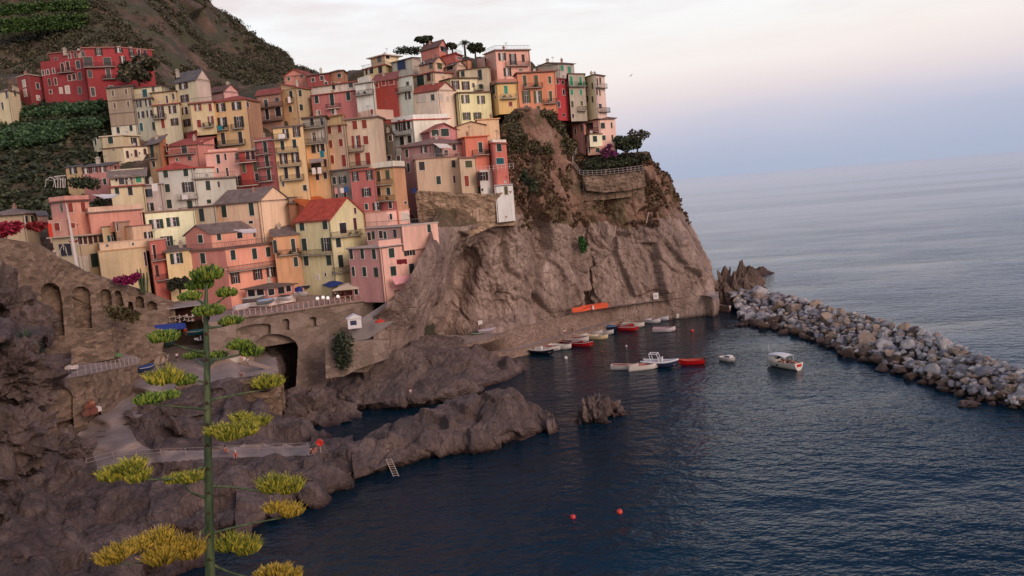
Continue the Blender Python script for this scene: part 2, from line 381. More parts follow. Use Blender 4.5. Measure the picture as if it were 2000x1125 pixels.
# ---- mountain behind the village
ROCK_HILL = rockm('hill_ground', (70,62,48), (96,80,64), (146,116,98), .05, strata=(1,1,.7), veg=(70,74,50))
hx = [-420, -200, 0, 115, 225, 320, 402, 472, 530, 590, 675]
rows = []
rows.append([(x, 330, 250) for x in hx])
rows.append([(x, y, D) for x, y, D in zip(hx, (170,180,190,195,200,210,215,215,215,215,230), (250,250,255,262,268,275,285,290,295,300,310))])
rows.append([(x, y, D) for x, y, D in zip(hx, (60,80,100,100,105,120,150,165,175,185,205), (285,285,290,292,295,305,320,330,335,340,350))])
rows.append([(x, y, D) for x, y, D in zip(hx, (-60,-40,0,0,-5,20,75,110,140,160,190), (330,330,335,340,335,350,370,385,390,395,400))])
rows.append([(x, y, D) for x, y, D in zip(hx, (-220,-200,-160,-150,-150,-70,22,62,112,143,180), (400,400,400,400,390,410,430,440,445,450,450))])
rows.append([(x, y, D) for x, y, D in zip(hx, (-320,-300,-260,-240,-220,-100,14,62,115,150,200), (480,480,480,480,470,470,470,480,480,480,480))])
rows.append([(x, y, D) for x, y, D in zip(hx, (-200,-200,-200,-180,-150,-20,90,130,170,200,240), (620,)*11)])
G = grid(rows, 330, 260)
gn = gnormals(G); p = G.reshape(-1, 3)
d = fbm(p*.016, 5, 3)*7+ridged(p*np.array([.03,.03,.03]), 5, 21)*2.4+fbm(p*.12, 3, 5)*1.1
HILL = G + (gn.reshape(-1,3)*d[:, None]*np.sign(-gn.reshape(-1,3)[:, 1:2])).reshape(G.shape)
gmesh('hill', HILL, ROCK_HILL)
# ---- slope the village stands on (with the vineyard terraces at its left)
SLOPE = rockm('slope_ground', (76,64,50), (112,92,74), (150,124,102), .16, strata=(.6,.6,2.2), rot=(0,0,0), veg=(58,62,40))
vx = [-300, -120, 0, 100, 200, 300, 400, 500, 600, 700, 800, 900, 1000, 1080, 1150]
def Dv(x, y): return Dt(x, y)+3+(16 if x >= 1000 else 0)+min(34, max(0, (x-770)*.22)*max(0, min(1, (y-225)/100)))+(12 if (470 < x < 720 and y > 450) else 0)
rows = [[(x, 760, Dv(x, 600)+1) for x in vx], [(x, 640, Dv(x, 600)+1) for x in vx]]
for y in (560, 500, 440, 400, 360, 320, 280, 240, 205):
    rows.append([(x, y if x < 950 else min(y, 470), Dv(x, y)) for x in vx])
topy = (150,160,150,150,150,175,190,170,165,140,125,118,118,150,215)
rows.append([(x, min(204, y), Dv(x, 150)+6) for x, y in zip(vx, (200,200,195,195,195,190,200,180,180,165,150,145,150,175,222))])
rows.append([(x, y, Dv(x, 100)+10) for x, y in zip(vx, topy)])
rows.append([(x, y+30, Dv(x, 100)+60) for x, y in zip(vx, topy)])
rows.append([(x, y+220, Dv(x, 100)+110) for x, y in zip(vx, topy)])
G = grid(rows, 420, 330)
G, _ = rockdisp(G, .6, (7,7,3), .1, 0, 4, micro=.4)
VS = G
gmesh('village_slope', G, SLOPE)
# ---- cliff headland
CLIFF = rockm('cliff_rock', (108,92,83), (158,137,124), (206,184,168), .17, wet=True, strata=(1,1,.42), rot=(0,.30,0))
CLIFFV = rockm('cliff_scrub', (112,84,70), (158,124,104), (190,160,138), .3, strata=(1,1,.8), veg=(98,88,62))
cols = [ # each column bottom -> top
 [(720,640,146),(728,628,146.5),(748,598,144.5),(777,570,145.5),(799,540,148),(818,500,152),(836,460,156),(846,434,162),(854,400,172),(862,340,181),(870,300,188),(880,260,196),(880,250,230)],
 [(785,670,152),(785,652,153.5),(800,610,152),(820,570,153),(838,528,155),(853,485,158),(866,450,164),(874,425,169),(878,385,175),(884,340,182),(890,300,189),(900,260,196),(900,250,232)],
 [(825,672,163),(825,656,164),(838,612,164),(856,565,165),(872,518,167),(888,478,168.5),(905,440,170),(903,418,172),(902,385,176),(905,340,182.5),(910,300,189),(918,262,195.5),(920,250,233)],
 [(860,685,None,2),(860,660,None,5),(872,610,176),(888,560,176),(905,510,175.5),(922,468,175),(940,432,175),(930,410,175.5),(925,380,177),(925,340,183),(930,300,189),(935,265,195),(940,250,233)],
 [(915,690,None,1),(915,660,None,5),(922,615,179),(935,560,179),(950,505,178.5),(965,465,178.5),(978,436,178.5),(985,400,179),(985,365,180),(985,330,182),(985,290,186),(985,250,189),(985,240,233)],
 [(985,690,None,1),(980,652,None,5),(985,612,183),(990,560,182),(1000,505,182),(1012,465,182),(1022,436,182),(1020,405,184),(1018,365,185),(1015,330,186),(1012,290,188),(1008,245,190),(1005,216,191)],
 [(1060,680,None,1),(1060,632,None,5),(1060,600,187),(1062,550,187),(1065,505,187),(1070,470,187),(1075,443,187.5),(1075,405,189),(1072,365,189.5),(1068,330,190),(1062,290,190),(1058,250,190.3),(1055,217,190.8)],
 [(1128,665,None,1),(1132,616,None,5),(1134,590,189),(1134,550,189),(1133,510,189.5),(1130,480,190),(1132,450,190),(1132,412,191),(1130,370,191.5),(1122,335,192),(1112,305,196),(1102,272,198),(1094,246,199)],
 [(1146,660,None,1),(1142,611,None,5),(1141,590,199),(1140,550,200),(1139,510,200),(1139,480,199),(1142,456,194),(1150,412,192),(1152,378,191.5),(1150,347,191.7),(1150,322,194),(1140,312,195.5),(1138,305,198)],
 [(1165,655,None,1),(1156,605,None,5),(1154,590,190),(1153,550,190),(1153,510,190.5),(1165,480,191),(1170,454,191.5),(1180,412,192.5),(1185,378,192),(1185,345,192.6),(1185,322,194.6),(1185,310,196.5),(1185,303,200)],
 [(1240,650,None,1),(1240,597,None,5),(1242,575,196),(1242,540,196),(1240,505,196),(1240,475,196),(1240,445,196.5),(1242,408,197),(1242,375,194.5),(1240,340,194.9),(1240,318,196.5),(1238,308,198),(1238,303,202)],
 [(1315,640,None,1),(1315,590,None,5),(1316,570,201),(1315,535,201),(1312,500,201),(1305,465,201),(1295,430,201),(1285,400,200),(1280,375,199),(1272,345,198),(1265,322,200),(1258,305,202),(1258,300,206)],
 [(1372,630,None,1),(1372,585,None,5),(1372,560,206),(1368,525,207),(1360,490,207),(1348,455,207),(1335,425,207),(1318,395,206),(1303,365,205),(1290,345,205),(1275,325,206),(1262,308,208),(1262,300,212)],
 [(1412,615,None,-1),(1402,590,None,3),(1390,560,216),(1380,525,218),(1366,490,219),(1350,460,220),(1332,428,221),(1312,393,222),(1294,360,222),(1283,345,222),(1270,328,223),(1264,308,226),(1262,300,230)],
 [(1400,600,None,-2),(1392,580,262),(1380,550,262),(1365,515,262),(1355,485,262),(1340,455,262),(1325,425,262),(1310,393,262),(1295,360,262),(1285,345,262),(1270,330,262),(1258,308,262),(1250,300,262)],
 [(1300,560,330),(1300,540,330),(1300,520,330),(1295,500,330),(1290,475,330),(1280,450,330),(1270,420,330),(1260,393,330),(1250,365,330),(1245,345,330),(1235,330,330),(1225,310,330),(1215,300,330)]]
NB = {3:(858,650),4:(915,649),5:(980,644),6:(1060,623),7:(1132,605),8:(1142,602),9:(1156,597),10:(1240,590),11:(1315,581),12:(1370,575)}
for i, (x, y) in NB.items():
    c = cols[i]; c[1] = (x, y, None, 5.8); D0 = pt(c[1]).y
    for j in range(2, 13 if i > 4 else 5):
        q = c[j]; dj = D0+.4*(j-1)+max(0, j-6)*.85; c[j] = (q[0]-(14 if i == 12 and 3 < j < 12 else 0), q[1], max(q[2] if i != 6 else 0, dj) if not (i == 8) else max(q[2], dj+(5 if j < 7 else 0)))
for c in cols:      # the foot goes straight down behind the path
    q = pt(c[1]); c[0] = Vector((q.x, q.y+.5, q.z-7))
    if len(c) and c[2][2] is None: pass
for c in cols:      # carry each column on over the top, back into the hill
    q = pt(c[-1]); c.append(Vector((q.x*1.0, q.y+5, q.z-.8))); c.append(Vector((q.x, q.y+40, q.z-4)))
rows = [[c[j] for c in cols] for j in range(15)]
G = grid(rows, 840, 470, even=True)
v = np.linspace(0, 14/12, 470)[:, None]*np.ones((1, 840))
edge = np.clip(v*8-.3, .1, 1)*np.clip(np.linspace(0, 1, 840)*5, .35, 1)[None]*np.clip((1.02-v)*3.2, .22, 1)
G2, dd = rockdisp(G, 1.15, (9, 9, 22), .07, .34, 19, edge=edge, micro=.22, fine=.75)
mi = (v*12 > 6.3+.5*vnoise(G.reshape(-1,3)*.13, 4).reshape(470, 840)).astype(int)
gmesh('cliff', G2, [CLIFF, CLIFFV], mi=mi)
CLG = G2
# ---- low rocks, shore, slipway ground: relief built from heights in metres
SHORE = rockm('shore_rock', (72,61,57), (110,94,87), (150,130,120), .22, wet=True, strata=(1,1,.5), rot=(0,.5,0))
PAVE = None
def pavem():
    m, t, b = nmat('worn_concrete'); b.inputs['Roughness'].default_value = .9
    n = noise(t, .25, 8, wpos(t), .65); t.links.new(ramp(t, n, [(.3, lin((128,112,102))), (.6, lin((156,140,130))), (.8, lin((190,174,162)))]), b.inputs['Base Color'])
    bump(t, b, noise(t, 2, 6, wpos(t)), .4, .08); return m
PAVE = pavem()
ctl = [(-260,430,30),(-100,470,29),(-260,600,29),(-100,620,27),(-260,800,25),(-120,800,21),(-260,1000,20),(-120,1000,14),(-260,1200,12),(-100,1200,9),
 (0,560,28),(0,640,24),(0,720,18),(0,800,14),(0,880,11.5),(0,960,9),(0,1050,7),(0,1125,6),(0,1250,3),
 (60,640,22),(65,720,16.8),(60,780,14.5),(60,840,11),(60,900,8.5),(60,1000,6.5),(60,1125,4.5),(60,1250,2),
 (120,722,13.8),(120,770,10),(120,820,8.4),(110,860,7.6),(140,880,5.6),(120,950,5),(130,1020,4),(130,1125,3),(130,1250,0),
 (200,705,12.8),(200,760,9.8),(200,800,8),(190,850,6.6),(190,905,5.4),(200,950,4.6),(200,1020,4),(210,1125,2),(210,1250,-2),
 (290,610,13),(350,610,13),(430,610,13),(280,650,12.8),(280,690,12.2),(280,740,10.4),(270,790,8.3),(250,850,6.6),(265,895,5.4),(290,930,4.2),(290,1000,4),(290,1060,3),(300,1125,1),(300,1250,-3),
 (350,660,12),(350,710,11),(345,750,9.8),(340,800,8.2),(330,870,6),(340,895,5.2),(350,930,3.8),(370,1000,3.2),(360,1070,1.5),(380,1125,-.3),(380,1250,-4),
 (430,650,12),(430,700,10.8),(425,740,9.8),(420,800,8.0),(420,860,6),(420,890,4.8),(430,950,3.6),(440,1000,2.2),(440,1060,.5),(450,1100,-1.2),(460,1250,-5),
 (520,650,12),(520,710,9.8),(520,738,9.6),(515,800,6),(510,850,5.2),(515,880,4.6),(520,930,3.6),(520,970,2.2),(510,1030,-.3),(520,1060,-1.6),(530,1250,-6),
 (600,650,12),(590,700,6),(560,775,-2.5),(600,745,-2),(600,800,-3),(540,790,-1),(595,852,3.4),(600,885,4.2),(600,930,3),(600,960,1.8),(590,990,-.2),(600,1020,-2),(620,1250,-6),
 (680,650,9),(680,700,4),(680,750,-3),(680,810,-3),(650,840,-1),(640,820,-3),(660,880,2.4),(670,900,2.5),(680,960,-.4),(700,1000,-3),(720,1250,-6)]
cx = np.array([c[0] for c in ctl], float); cy = np.array([c[1] for c in ctl], float); cz = np.array([c[2] for c in ctl], float)
nu, nv = 420, 380
ux = np.linspace(-250, 690, nu); vy = np.concatenate([np.linspace(600, 1130, 330), np.linspace(1135, 1260, 50)])
UX, VY = np.meshgrid(ux, vy)
num = np.zeros_like(UX); den = np.zeros_like(UX)
for a, b_, c in zip(cx, cy, cz):
    w = 1/(((UX-a)**2+(VY-b_)**2)+250)**2.2; num += w*c; den += w
ZZ = num/den
def sstep(x, a, b): t = np.clip((x-a)/(b-a), 0, 1); return t*t*(3-2*t)
def inpoly(X, Y, poly):
    r = np.zeros(X.shape, bool); n = len(poly)
    for i in range(n):
        x1, y1 = poly[i]; x2, y2 = poly[i-1]
        c = ((y1 > Y) != (y2 > Y)) & (X < (x2-x1)*(Y-y1)/(y2-y1+1e-9)+x1); r ^= c
    return r
slip = [(262,742),(228,768),(196,800),(160,832),(150,850),(175,880),(186,905),(190,925),(300,905),(420,893),(520,893),(606,888),(606,868),(520,872),(400,876),(305,884),(268,862),(252,835),(290,800),(335,778),(345,750),(400,752),(432,742),(545,730),(540,705),(460,640),(460,602),(262,602),(275,690)]
msk = inpoly(UX, VY, slip).astype(float)
for _ in range(3):
    msk[1:-1, 1:-1] = (msk[1:-1,1:-1]*2+msk[:-2,1:-1]+msk[2:,1:-1]+msk[1:-1,:-2]+msk[1:-1,2:])/6
G = np.zeros((nv, nu, 3))
dirs = np.array(_f)[None, None]+np.array(CR)[None, None]*((UX-1000)/F)[..., None]-np.array(CU)[None, None]*((VY-562.5)/F)[..., None]
G = np.array(CAM)[None, None]+dirs*((ZZ-CAMZ)/dirs[..., 2])[..., None]
p = G.reshape(-1, 3)
wp_ = p+np.stack([vnoise(p*.2, 1), vnoise(p*.2, 2), vnoise(p*.2, 3)], 1)*1.2
A, f1, f2 = facet(wp_/np.array([8, 8, 7.]), 3); B, g1, g2 = facet(wp_/np.array([2.6,2.6,2.2]), 8); C_, _, _ = facet(p/1.1, 9)
dz = A*3.0+B*.35+C_*.05-.6*np.exp(-((f2-f1)/.06)**2)+fbm(p*.12, 3, 6)*.9
dz = dz*np.where((UX.ravel() < 90) & (VY.ravel() < 720), .3, 1)
mdl = msk.copy()
for _ in range(7):
    e = np.pad(mdl, 1, mode='edge'); mdl = np.maximum(mdl, .94*np.maximum.reduce([e[:-2,1:-1], e[2:,1:-1], e[1:-1,:-2], e[1:-1,2:]]))
dz = blur2(dz.reshape(nv, nu), 1)*(1-mdl)
dz = np.where(ZZ < .5, dz*.5, dz)
G[..., 2] += dz*.72
G, _ = rockdisp(G, .34, (4,4,4), .3, .2, 71, edge=np.clip(1-msk*1.6, 0, 1), micro=.15, fine=.5)
gmesh('shore', G[::-1], [SHORE, PAVE], mi=(msk > .6)[::-1])
SHG = G
# ground under the viewpoint (below the frame), down to the shore
vg = grid([[Vector((x, y, z)) for x in (-90, -55, -30, -10, 10, 30, 50)] for y, z in ((-30, 34.4), (-4, 34.2), (2, 33.2), (9, 28.5), (20, 20), (36, 11), (52, 5), (66, -2))], 120, 120)
vg[..., 2] += (-np.clip(vg[..., 0]-18, 0, 40)*1.2)
G, _ = rockdisp(vg, .55, (4,4,4), .2, .2, 44); G[..., 2] = np.minimum(G[..., 2], 34.4)
gmesh('viewpoint_ground', G, SHORE)
# ---- rock masses with crests (rows bottom to crest, then over the back)
def rockmass(name, rows, back, nu, nv, amp, cell, seed, mat=SHORE, tilt=.5, kind='structure', label=None, cat=None, ends=True):
    R = [[pt(q) for q in r] for r in rows]; c = R[-1]
    R.append([q+Vector((0, back*.5, -abs(q.z+1)*.25)) for q in c]); R.append([Vector((q.x, q.y+back, -1.5)) for q in c])
    G = grid(R, nu, nv); G, _ = rockdisp(G, amp, cell, .16, tilt, seed, micro=.2, fine=.5)
    o = gmesh(name, G, mat, kind=kind); 
    if label: tag(o, label, cat)
    return o
rockmass('shore_ridge', [
 [(450,1090,None,-1.5),(520,1035,None,-1.5),(560,1008,None,-1.5),(640,985,None,-1.5),(700,960,None,-1.5),(760,936,None,-1.5),(830,910,None,-1.5),(880,898,None,-1.5),(950,890,None,-1.5),(1010,875,None,-1.5),(1045,862,None,-1.5),(1062,855,None,-1.5),(1092,850,None,-1.5)],
 [(455,1050,None,.8),(520,1000,None,1),(560,975,None,1.2),(640,955,None,1),(700,930,None,1.2),(760,910,None,1.2),(830,880,None,1.5),(880,868,None,1.6),(950,860,None,1.6),(1010,845,None,1.6),(1045,840,None,1),(1062,842,None,.2),(1090,836,None,.6)],
 [(460,985,None,2.8),(520,955,None,2.8),(560,940,None,2.8),(640,915,None,2.8),(700,890,None,2.8),(760,868,None,3.0),(830,840,None,3.6),(880,820,None,4),(950,808,None,4.2),(1010,800,None,4.2),(1040,815,None,2.6),(1060,832,None,.8),(1082,822,None,1.3)],
 [(465,930,None,3.8),(520,920,None,3.8),(560,910,None,3.5),(635,882,None,3.2),(695,866,None,3.0),(755,840,None,3.4),(825,812,None,4.6),(880,790,None,5.0),(945,768,None,6.4),(1005,757,None,6.8),(1032,785,None,4.2),(1058,815,None,1.4),(1072,812,None,1.6)]],
 9, 330, 150, .62, (5, 5, 9), 51)
rockmass('harbour_rocks', [
 [(535,800,None,-1.5),(590,812,None,-1.5),(640,806,None,-1.5),(700,816,None,-1.5),(760,815,None,-1.5),(830,806,None,-1.5),(900,793,None,-1.5),(955,768,None,-1.5),(1000,750,None,-1.5),(1012,735,None,-1.5)],
 [(530,770,None,.5),(590,775,None,.6),(645,780,None,1.4),(700,785,None,2),(760,778,None,2.2),(830,770,None,2.4),(900,760,None,2.2),(955,745,None,1.4),(992,730,None,.8),(1008,722,None,0)],
 [(540,725,None,3),(600,735,None,3.5),(655,740,None,4.2),(715,738,None,4.8),(770,725,None,5),(830,718,None,5.2),(895,712,None,5),(940,715,None,3.4),(975,716,None,2),(990,712,None,1)],
 [(560,690,None,5.8),(620,700,None,6.2),(670,698,None,7.2),(720,686,None,8.2),(770,678,None,8.6),(825,670,None,8.2),(880,676,None,7.2),(925,692,None,5.2),(955,698,None,2.6),(975,704,None,1.4)],
 [(570,668,None,7),(630,672,None,7.2),(690,676,None,7.4),(740,658,None,8.2),(790,650,None,7.8),(835,652,None,7.2),(880,660,None,6),(920,672,None,4.8),(945,690,None,3),(965,697,None,1.6)]],
 7, 300, 190, .8, (7, 7, 9), 61)
SEAROCK = SHORE
def blob(name, px, py, zc, rx, ry, rz, seed, label=None, cat='rock', mat=SHORE, rot=0, amp=.3, kind=None, sub=5, cell=1.6, taper=0):
    c = Pz(px, py, zc); bm = bmesh.new(); bmesh.ops.create_icosphere(bm, subdivisions=sub, radius=1)
    v = np.array([tuple(q.co) for q in bm.verts]); n = v.copy(); A, f1, f2 = facet(v*cell+seed*3.7, seed); B, _, _ = facet(v*cell*2.4+seed, seed+4)
    v = v*(1+A*amp*1.3+B*amp*.5-.1*amp*np.exp(-((f2-f1)/.06)**2)+fbm(v*1.6+seed, 4, seed)*amp*.4)[:, None]
    v[:, :2] *= np.clip(1-taper*np.clip(v[:, 2:3], -.2, 1), .12, 2)
    v = v*np.array([rx, ry, rz]); a = rot; v = np.stack([v[:,0]*math.cos(a)-v[:,1]*math.sin(a), v[:,0]*math.sin(a)+v[:,1]*math.cos(a), v[:,2]], 1)
    bm.faces.ensure_lookup_table(); fs = [[q.index for q in f.verts] for f in bm.faces]; bm.free()
    o = mobj(name, v, fs, mat); o.location = c
    if kind: o['kind'] = kind
    return tag(o, label, cat) if label else o
blob('boulder', 600, 818, .3, 7.0, 4.2, 4.4, 3, 'broad brown boulder in the dark inlet beside the swimming deck', amp=.35)
blob('boulder', 655, 800, -.5, 3, 2.5, 2.6, 13, 'small dark rock at the mouth of the inlet beside the broad brown boulder', amp=.4)
blob('boulder', 335, 822, 6.4, 6.6, 3.6, 3.0, 5, 'large dark rounded rock rising out of the concrete slipway', amp=.3)
blob('boulder', 1160, 822, 0, 2.3, 2.0, 3.6, 7, 'taller ochre sea rock standing alone off the rocky point', amp=.5)
blob('boulder', 1198, 812, -.3, 1.9, 1.5, 2.0, 8, 'low round sea rock touching the taller ochre one off the point', amp=.5)
blob('boulder', 1068, 832, 0, 1.6, 1.5, 1.7, 18, 'small squarish brown rock at the tip of the rocky point', amp=.4)
blob('boulder', 648, 690, 5, 4.5, 3.6, 3.2, 9, 'grey rock outcrop at the foot of the ivy covered wall', amp=.4)
CLIFFD = rockm('stack_rock', (70,58,52), (112,94,82), (150,130,114), .3, wet=True)
blob('sea_stack', 1452, 582, 0.5, 8.6, 6, 9.6, 11, 'pointed brown sea stack at the landward end of the breakwater', 'sea stack', CLIFFD, amp=.3, sub=6, taper=.72)
blob('sea_stack', 1412, 590, 1.0, 4.5, 4, 6.0, 12, 'dark cleft rock between the cliff foot and the pointed sea stack', 'sea stack', CLIFFD, amp=.5, sub=6, taper=.4)
blob('sea_stack', 1480, 541, -1, 6.0, 5, 3.6, 14, 'low dark rock out at sea just behind the pointed sea stack', 'sea stack', CLIFFD, amp=.3, sub=5, taper=.5)
blob('boulder', 20, 860, 12, 4.5, 3.5, 3.2, 20, 'bulging brown boulder at the left edge above the slipway', amp=.35)
blob('boulder', 118, 890, 6.2, 3.4, 2.4, 2.2, 21, 'rounded dark boulder at the left edge of the slipway foot', amp=.35)
blob('boulder', 30, 760, 16, 5.0, 3.5, 3.6, 22, 'pale blocky boulder beside the end of the railed terrace', amp=.4)
# ---- quay and cliff path
QW = stonem('quay_stone', (118,98,86), (152,130,114), 1.7)
qx_top = [(690,662),(760,662),(830,676),(900,680),(955,668),(985,651),(1090,633),(1150,619),(1200,608),(1300,593),(1372,584),(1405,592)]
def qrow(pts, z): return [(x, y, None, z) for x, y in pts]
back = [(700,640),(770,640),(830,650),(900,655),(955,648),(985,636),(1090,620),(1150,607),(1200,599),(1300,586),(1372,577),(1402,588)]
bot = [(690,690),(760,690),(830,700),(900,696),(960,686),(1012,677),(1104,651),(1156,636),(1202,622),(1304,599),(1378,590),(1408,594)]
edge_ = [(690,700),(760,700),(830,708),(900,703),(965,690),(1025,679),(1112,654),(1162,640),(1207,626),(1308,602),(1384,594),(1424,598)]
R = [[pt(q) for q in qrow(back, 5.6)]]
T0 = [pt(q) for q in qrow(qx_top, 5.0)]
B0 = [pt(q) for q in qrow(bot, 1.7)]
E0 = [pt(q) for q in qrow(edge_, 1.7)]
for i, q in enumerate(B0):            # keep the wall upright
    if i >= 5: T0[i] = Vector((q.x, q.y+.25, 5.0))
R.append([q+Vector((0, .8, 0)) for q in T0]); R.append([q+Vector((0, .8, .7)) for q in T0]); R.append([q+Vector((0, .3, .7)) for q in T0]); R.append([q+Vector((0,.2,0)) for q in T0])
R.append(B0); R.append(E0); R.append([Vector((q.x, q.y-.15, -1.5)) for q in E0])
G = grid(R, 260, 85, lin_v=True); p = G.reshape(-1, 3); p[:, 2] += fbm(p*.5, 3, 5)*.10; p[:, 1] += fbm(p*.6, 4, 7)*.16; G = p.reshape(G.shape)
mi = np.zeros(G.shape[:2]); mi[np.linspace(0, 7, 85) < 1.0] = 1; mi[(np.linspace(0, 7, 85) > 5.0) & (np.linspace(0, 7, 85) < 6.0)] = 1
gmesh('quay', G[::-1], [QW, PAVE], mi=mi[::-1])
# ---- piazza deck
R = [[(405,630,136),(455,622,139),(536,611.5,144),(616,600,149),(680,591,152),(728,585,154),(770,582,155)],
     [(410,620,145),(470,610,147),(540,600,150),(616,592,153),(672,585,155),(728,580,157),(775,578,158)],
     [(410,592,160),(480,585,160),(560,575,162),(620,561,166),(665,561,166),(725,568,162),(785,570,162)]]
R = [[pt(q) for q in r] for r in R]
R.append([q+Vector((0, 25, 2)) for q in R[-1]])
G = grid(R, 80, 50); gmesh('piazza', G, PAVE)
PZ_ = R
# small platform with the kiosk
G = grid([[(640,663,None,9.2),(700,664,None,9.2),(765,664,None,9.2),(800,664,None,8)],[(640,632,None,9.4),(700,634,None,9.4),(765,636,None,9.4),(800,640,None,9)],[(640,618,None,9.4),(700,618,None,9.5),(765,615,None,9.6),(800,615,None,9.4)]], 60, 40, lin_v=True)
gmesh('harbour_platform', G, PAVE)
# ================================================================== HOUSES
SH = dict(G=(38,58,50), R=(146,62,46), W=(205,195,180), N=(74,42,38), B=(52,150,112), g=(98,96,92), O=(84,88,54), T=(22,92,98), U=(40,60,100), K=(48,44,42))
TERRA = (160,78,62); TERRA2 = (180,74,56); SLATE = (128,112,104); BROWN = (116,84,72); GREYR = (104,98,96)
TRIM = (228,216,202)
def solve_h(C, d, px):       # t so that C+t*d projects to pixel column px
    k = (px-1000)/F; n = CR-_f*k; return -(C-CAM).dot(n)/d.dot(n)
def solve_v(C, py):
    k = -(py-562.5)/F; n = CU-_f*k; d = Vector((0,0,-1)); return -(C-CAM).dot(n)/d.dot(n)
def hit(C, nrm, px, py):
    d = ray(px, py); t = (C-CAM).dot(nrm)/d.dot(nrm); return CAM+d*t
HOUSES = []
class Vol: pass
def build_vol(root, v, first, idx):
    """v: dict crop,cx,ty,by,xl,xr,c + options"""
    x0, y0, s = CROP[v['k']]
    f = lambda x, y: (x0+x/s, y0+y/s)
    cx, ty = f(v['cx'], v['ty']); by = f(0, v['by'])[1]; xl = f(v['xl'], 0)[0]; xr = f(v['xr'], 0)[0]
    if 'D' in v: D = v['D']
    elif first is None: D = Dt(cx, by)
    else: D = first.D+v.get('dd', .8)
    o = Vol(); o.D = D; C = P(cx, ty, D); o.C = C
    az = math.atan2(C.x, C.y); rt = Vector((math.cos(az), -math.sin(az), 0)); fw = Vector((math.sin(az), math.cos(az), 0))
    def face(px, sgn, ang):
        if abs(px-cx) < 2.2:
            d = (fw+rt*sgn*.02).normalized(); return d, v.get('dep', 8.0)
        a = ang
        while True:
            d = rt*(sgn*math.cos(RD(a)))+fw*math.sin(RD(a)); t = solve_h(C, d, px)
            if 0 < t < 60 and (t >= 5.0 or a > 84): break
            if t <= 0 or t >= 60: a -= 3
            else: a += 2
            if a < 2: d = rt*sgn; t = solve_h(C, d, px); break
        return d, min(t, 60)
    o.dl, o.wl = face(xl, -1, v.get('al', 48)); o.dr, o.wr = face(xr, 1, v.get('ar', 40))
    zb = C.z-solve_v(C, by)
    zb -= v.get('ex', 6.0 if first is None else .5)
    o.zb = zb; o.zt = C.z
    c = Vector((C.x, C.y, 0)); R_ = o.dr*o.wr; L_ = o.dl*o.wl
    fp = [c, c+R_, c+R_+L_, c+L_]; o.fp = fp
    o.nr = Vector((o.dr.y, -o.dr.x, 0)); o.nl = Vector((-o.dl.y, o.dl.x, 0))
    mb = MB(); zt = o.zt
    low = v.get('low'); zs = [zb, zt]
    if low: zs = [zb, zt-solve_v(C, f(0, low[0])[1]), zt]
    for j in range(len(zs)-1):
        b = [Vector((q.x, q.y, zs[j])) for q in fp]; t = [Vector((q.x, q.y, zs[j+1])) for q in fp]
        m = 1 if (low and j == 0) else 0
        for i in range(4): mb.add([b[i], b[(i+1)%4], t[(i+1)%4], t[i]], [(0,1,2,3)], (2 if (i == 0 and v.get('cr')) else m))
    top = [Vector((q.x, q.y, zt)) for q in fp]; mb.add(top, [(0,1,2,3)], 0)
    rf = v.get('rf', 'f'); rh = v.get('rh', 2.0); ov = v.get('ov', .35); rc = v.get('rc', SLATE)
    mats = [plaster(v['c']), plaster(low[1] if low else v['c']), plaster(v.get('cr', v['c']))]
    rb = MB()
    e1 = o.dr; e2 = o.dl
    def off(q, a, b, z): return Vector((q.x, q.y, 0))+e1*a+e2*b+Vector((0,0,z))
    q0, q1, q2, q3 = fp
    wr, wl = o.wr, o.wl
    def slab(pts, th=.16):
        up = [q+Vector((0,0,th)) for q in pts]
        n = len(pts); rb.add(list(pts)+up, [tuple(range(n))[::-1], tuple(range(n, 2*n))]+[(i, (i+1)%n, n+(i+1)%n, n+i) for i in range(n)])
    if rf in ('gR', 'gL'):
        ea, eb, la, lb = (e1, e2, wr, wl) if rf == 'gR' else (e2, e1, wl, wr)
        O = Vector((q0.x, q0.y, zt)); A = O+ea*la/2+Vector((0,0,rh)); 
        # gable walls
        mt = 2 if (rf == 'gR' and v.get('cr')) else 0
        mb.add([O, O+ea*la, A], [(0,1,2)], mt); B = O+eb*lb; mb.add([B, B+ea*la, B+ea*la/2+Vector((0,0,rh))], [(2,1,0)], 0)
        sl = rh/(la/2); e = ov
        for sg in (0, 1):
            base = O if sg == 0 else O+ea*la; dd_ = ea if sg == 0 else -ea
            p0 = base-dd_*e-Vector((0,0,sl*e))-eb*e; p1 = A-eb*e; p2 = A+eb*(lb+e); p3 = base-dd_*e-Vector((0,0,sl*e))+eb*(lb+e)
            slab([p0, p1, p2, p3])
    elif rf == 'h':
        e = ov; c4 = [off(q0,-e,-e,zt), off(q1,e,-e,zt), off(q2,e,e,zt), off(q3,-e,e,zt)]
        if wr >= wl: k = wl/2; r1 = off(q0, k, wl/2, zt+rh); r2 = off(q1, -k, wl/2, zt+rh); F4 = [(0,1,5,4),(1,2,5),(2,3,4,5),(3,0,4)]
        else: k = wr/2; r1 = off(q0, wr/2, k, zt+rh); r2 = off(q3, wr/2, -k, zt+rh); F4 = [(0,1,4),(1,2,5,4),(2,3,5),(3,0,4,5)]
        b = [q+Vector((0,0,.0)) for q in c4]; t = [q+Vector((0,0,.18)) for q in c4]
        rb.add(b+t, [(0,1,5,4),(1,2,6,5),(2,3,7,6),(3,0,4,7),(3,2,1,0)]); rb.add(t+[r1, r2], F4)
    elif rf in ('sL', 'sR'):    # shed: low along that face, rising away from it
        e = ov; up = Vector((0,0,rh))
        if rf == 'sL': hi_ = (1, 2)
        else: hi_ = (2, 3)
        c4 = [off(q0,-e,-e,zt), off(q1,e,-e,zt), off(q2,e,e,zt), off(q3,-e,e,zt)]
        for i in hi_: c4[i] = c4[i]+up
        slab(c4)
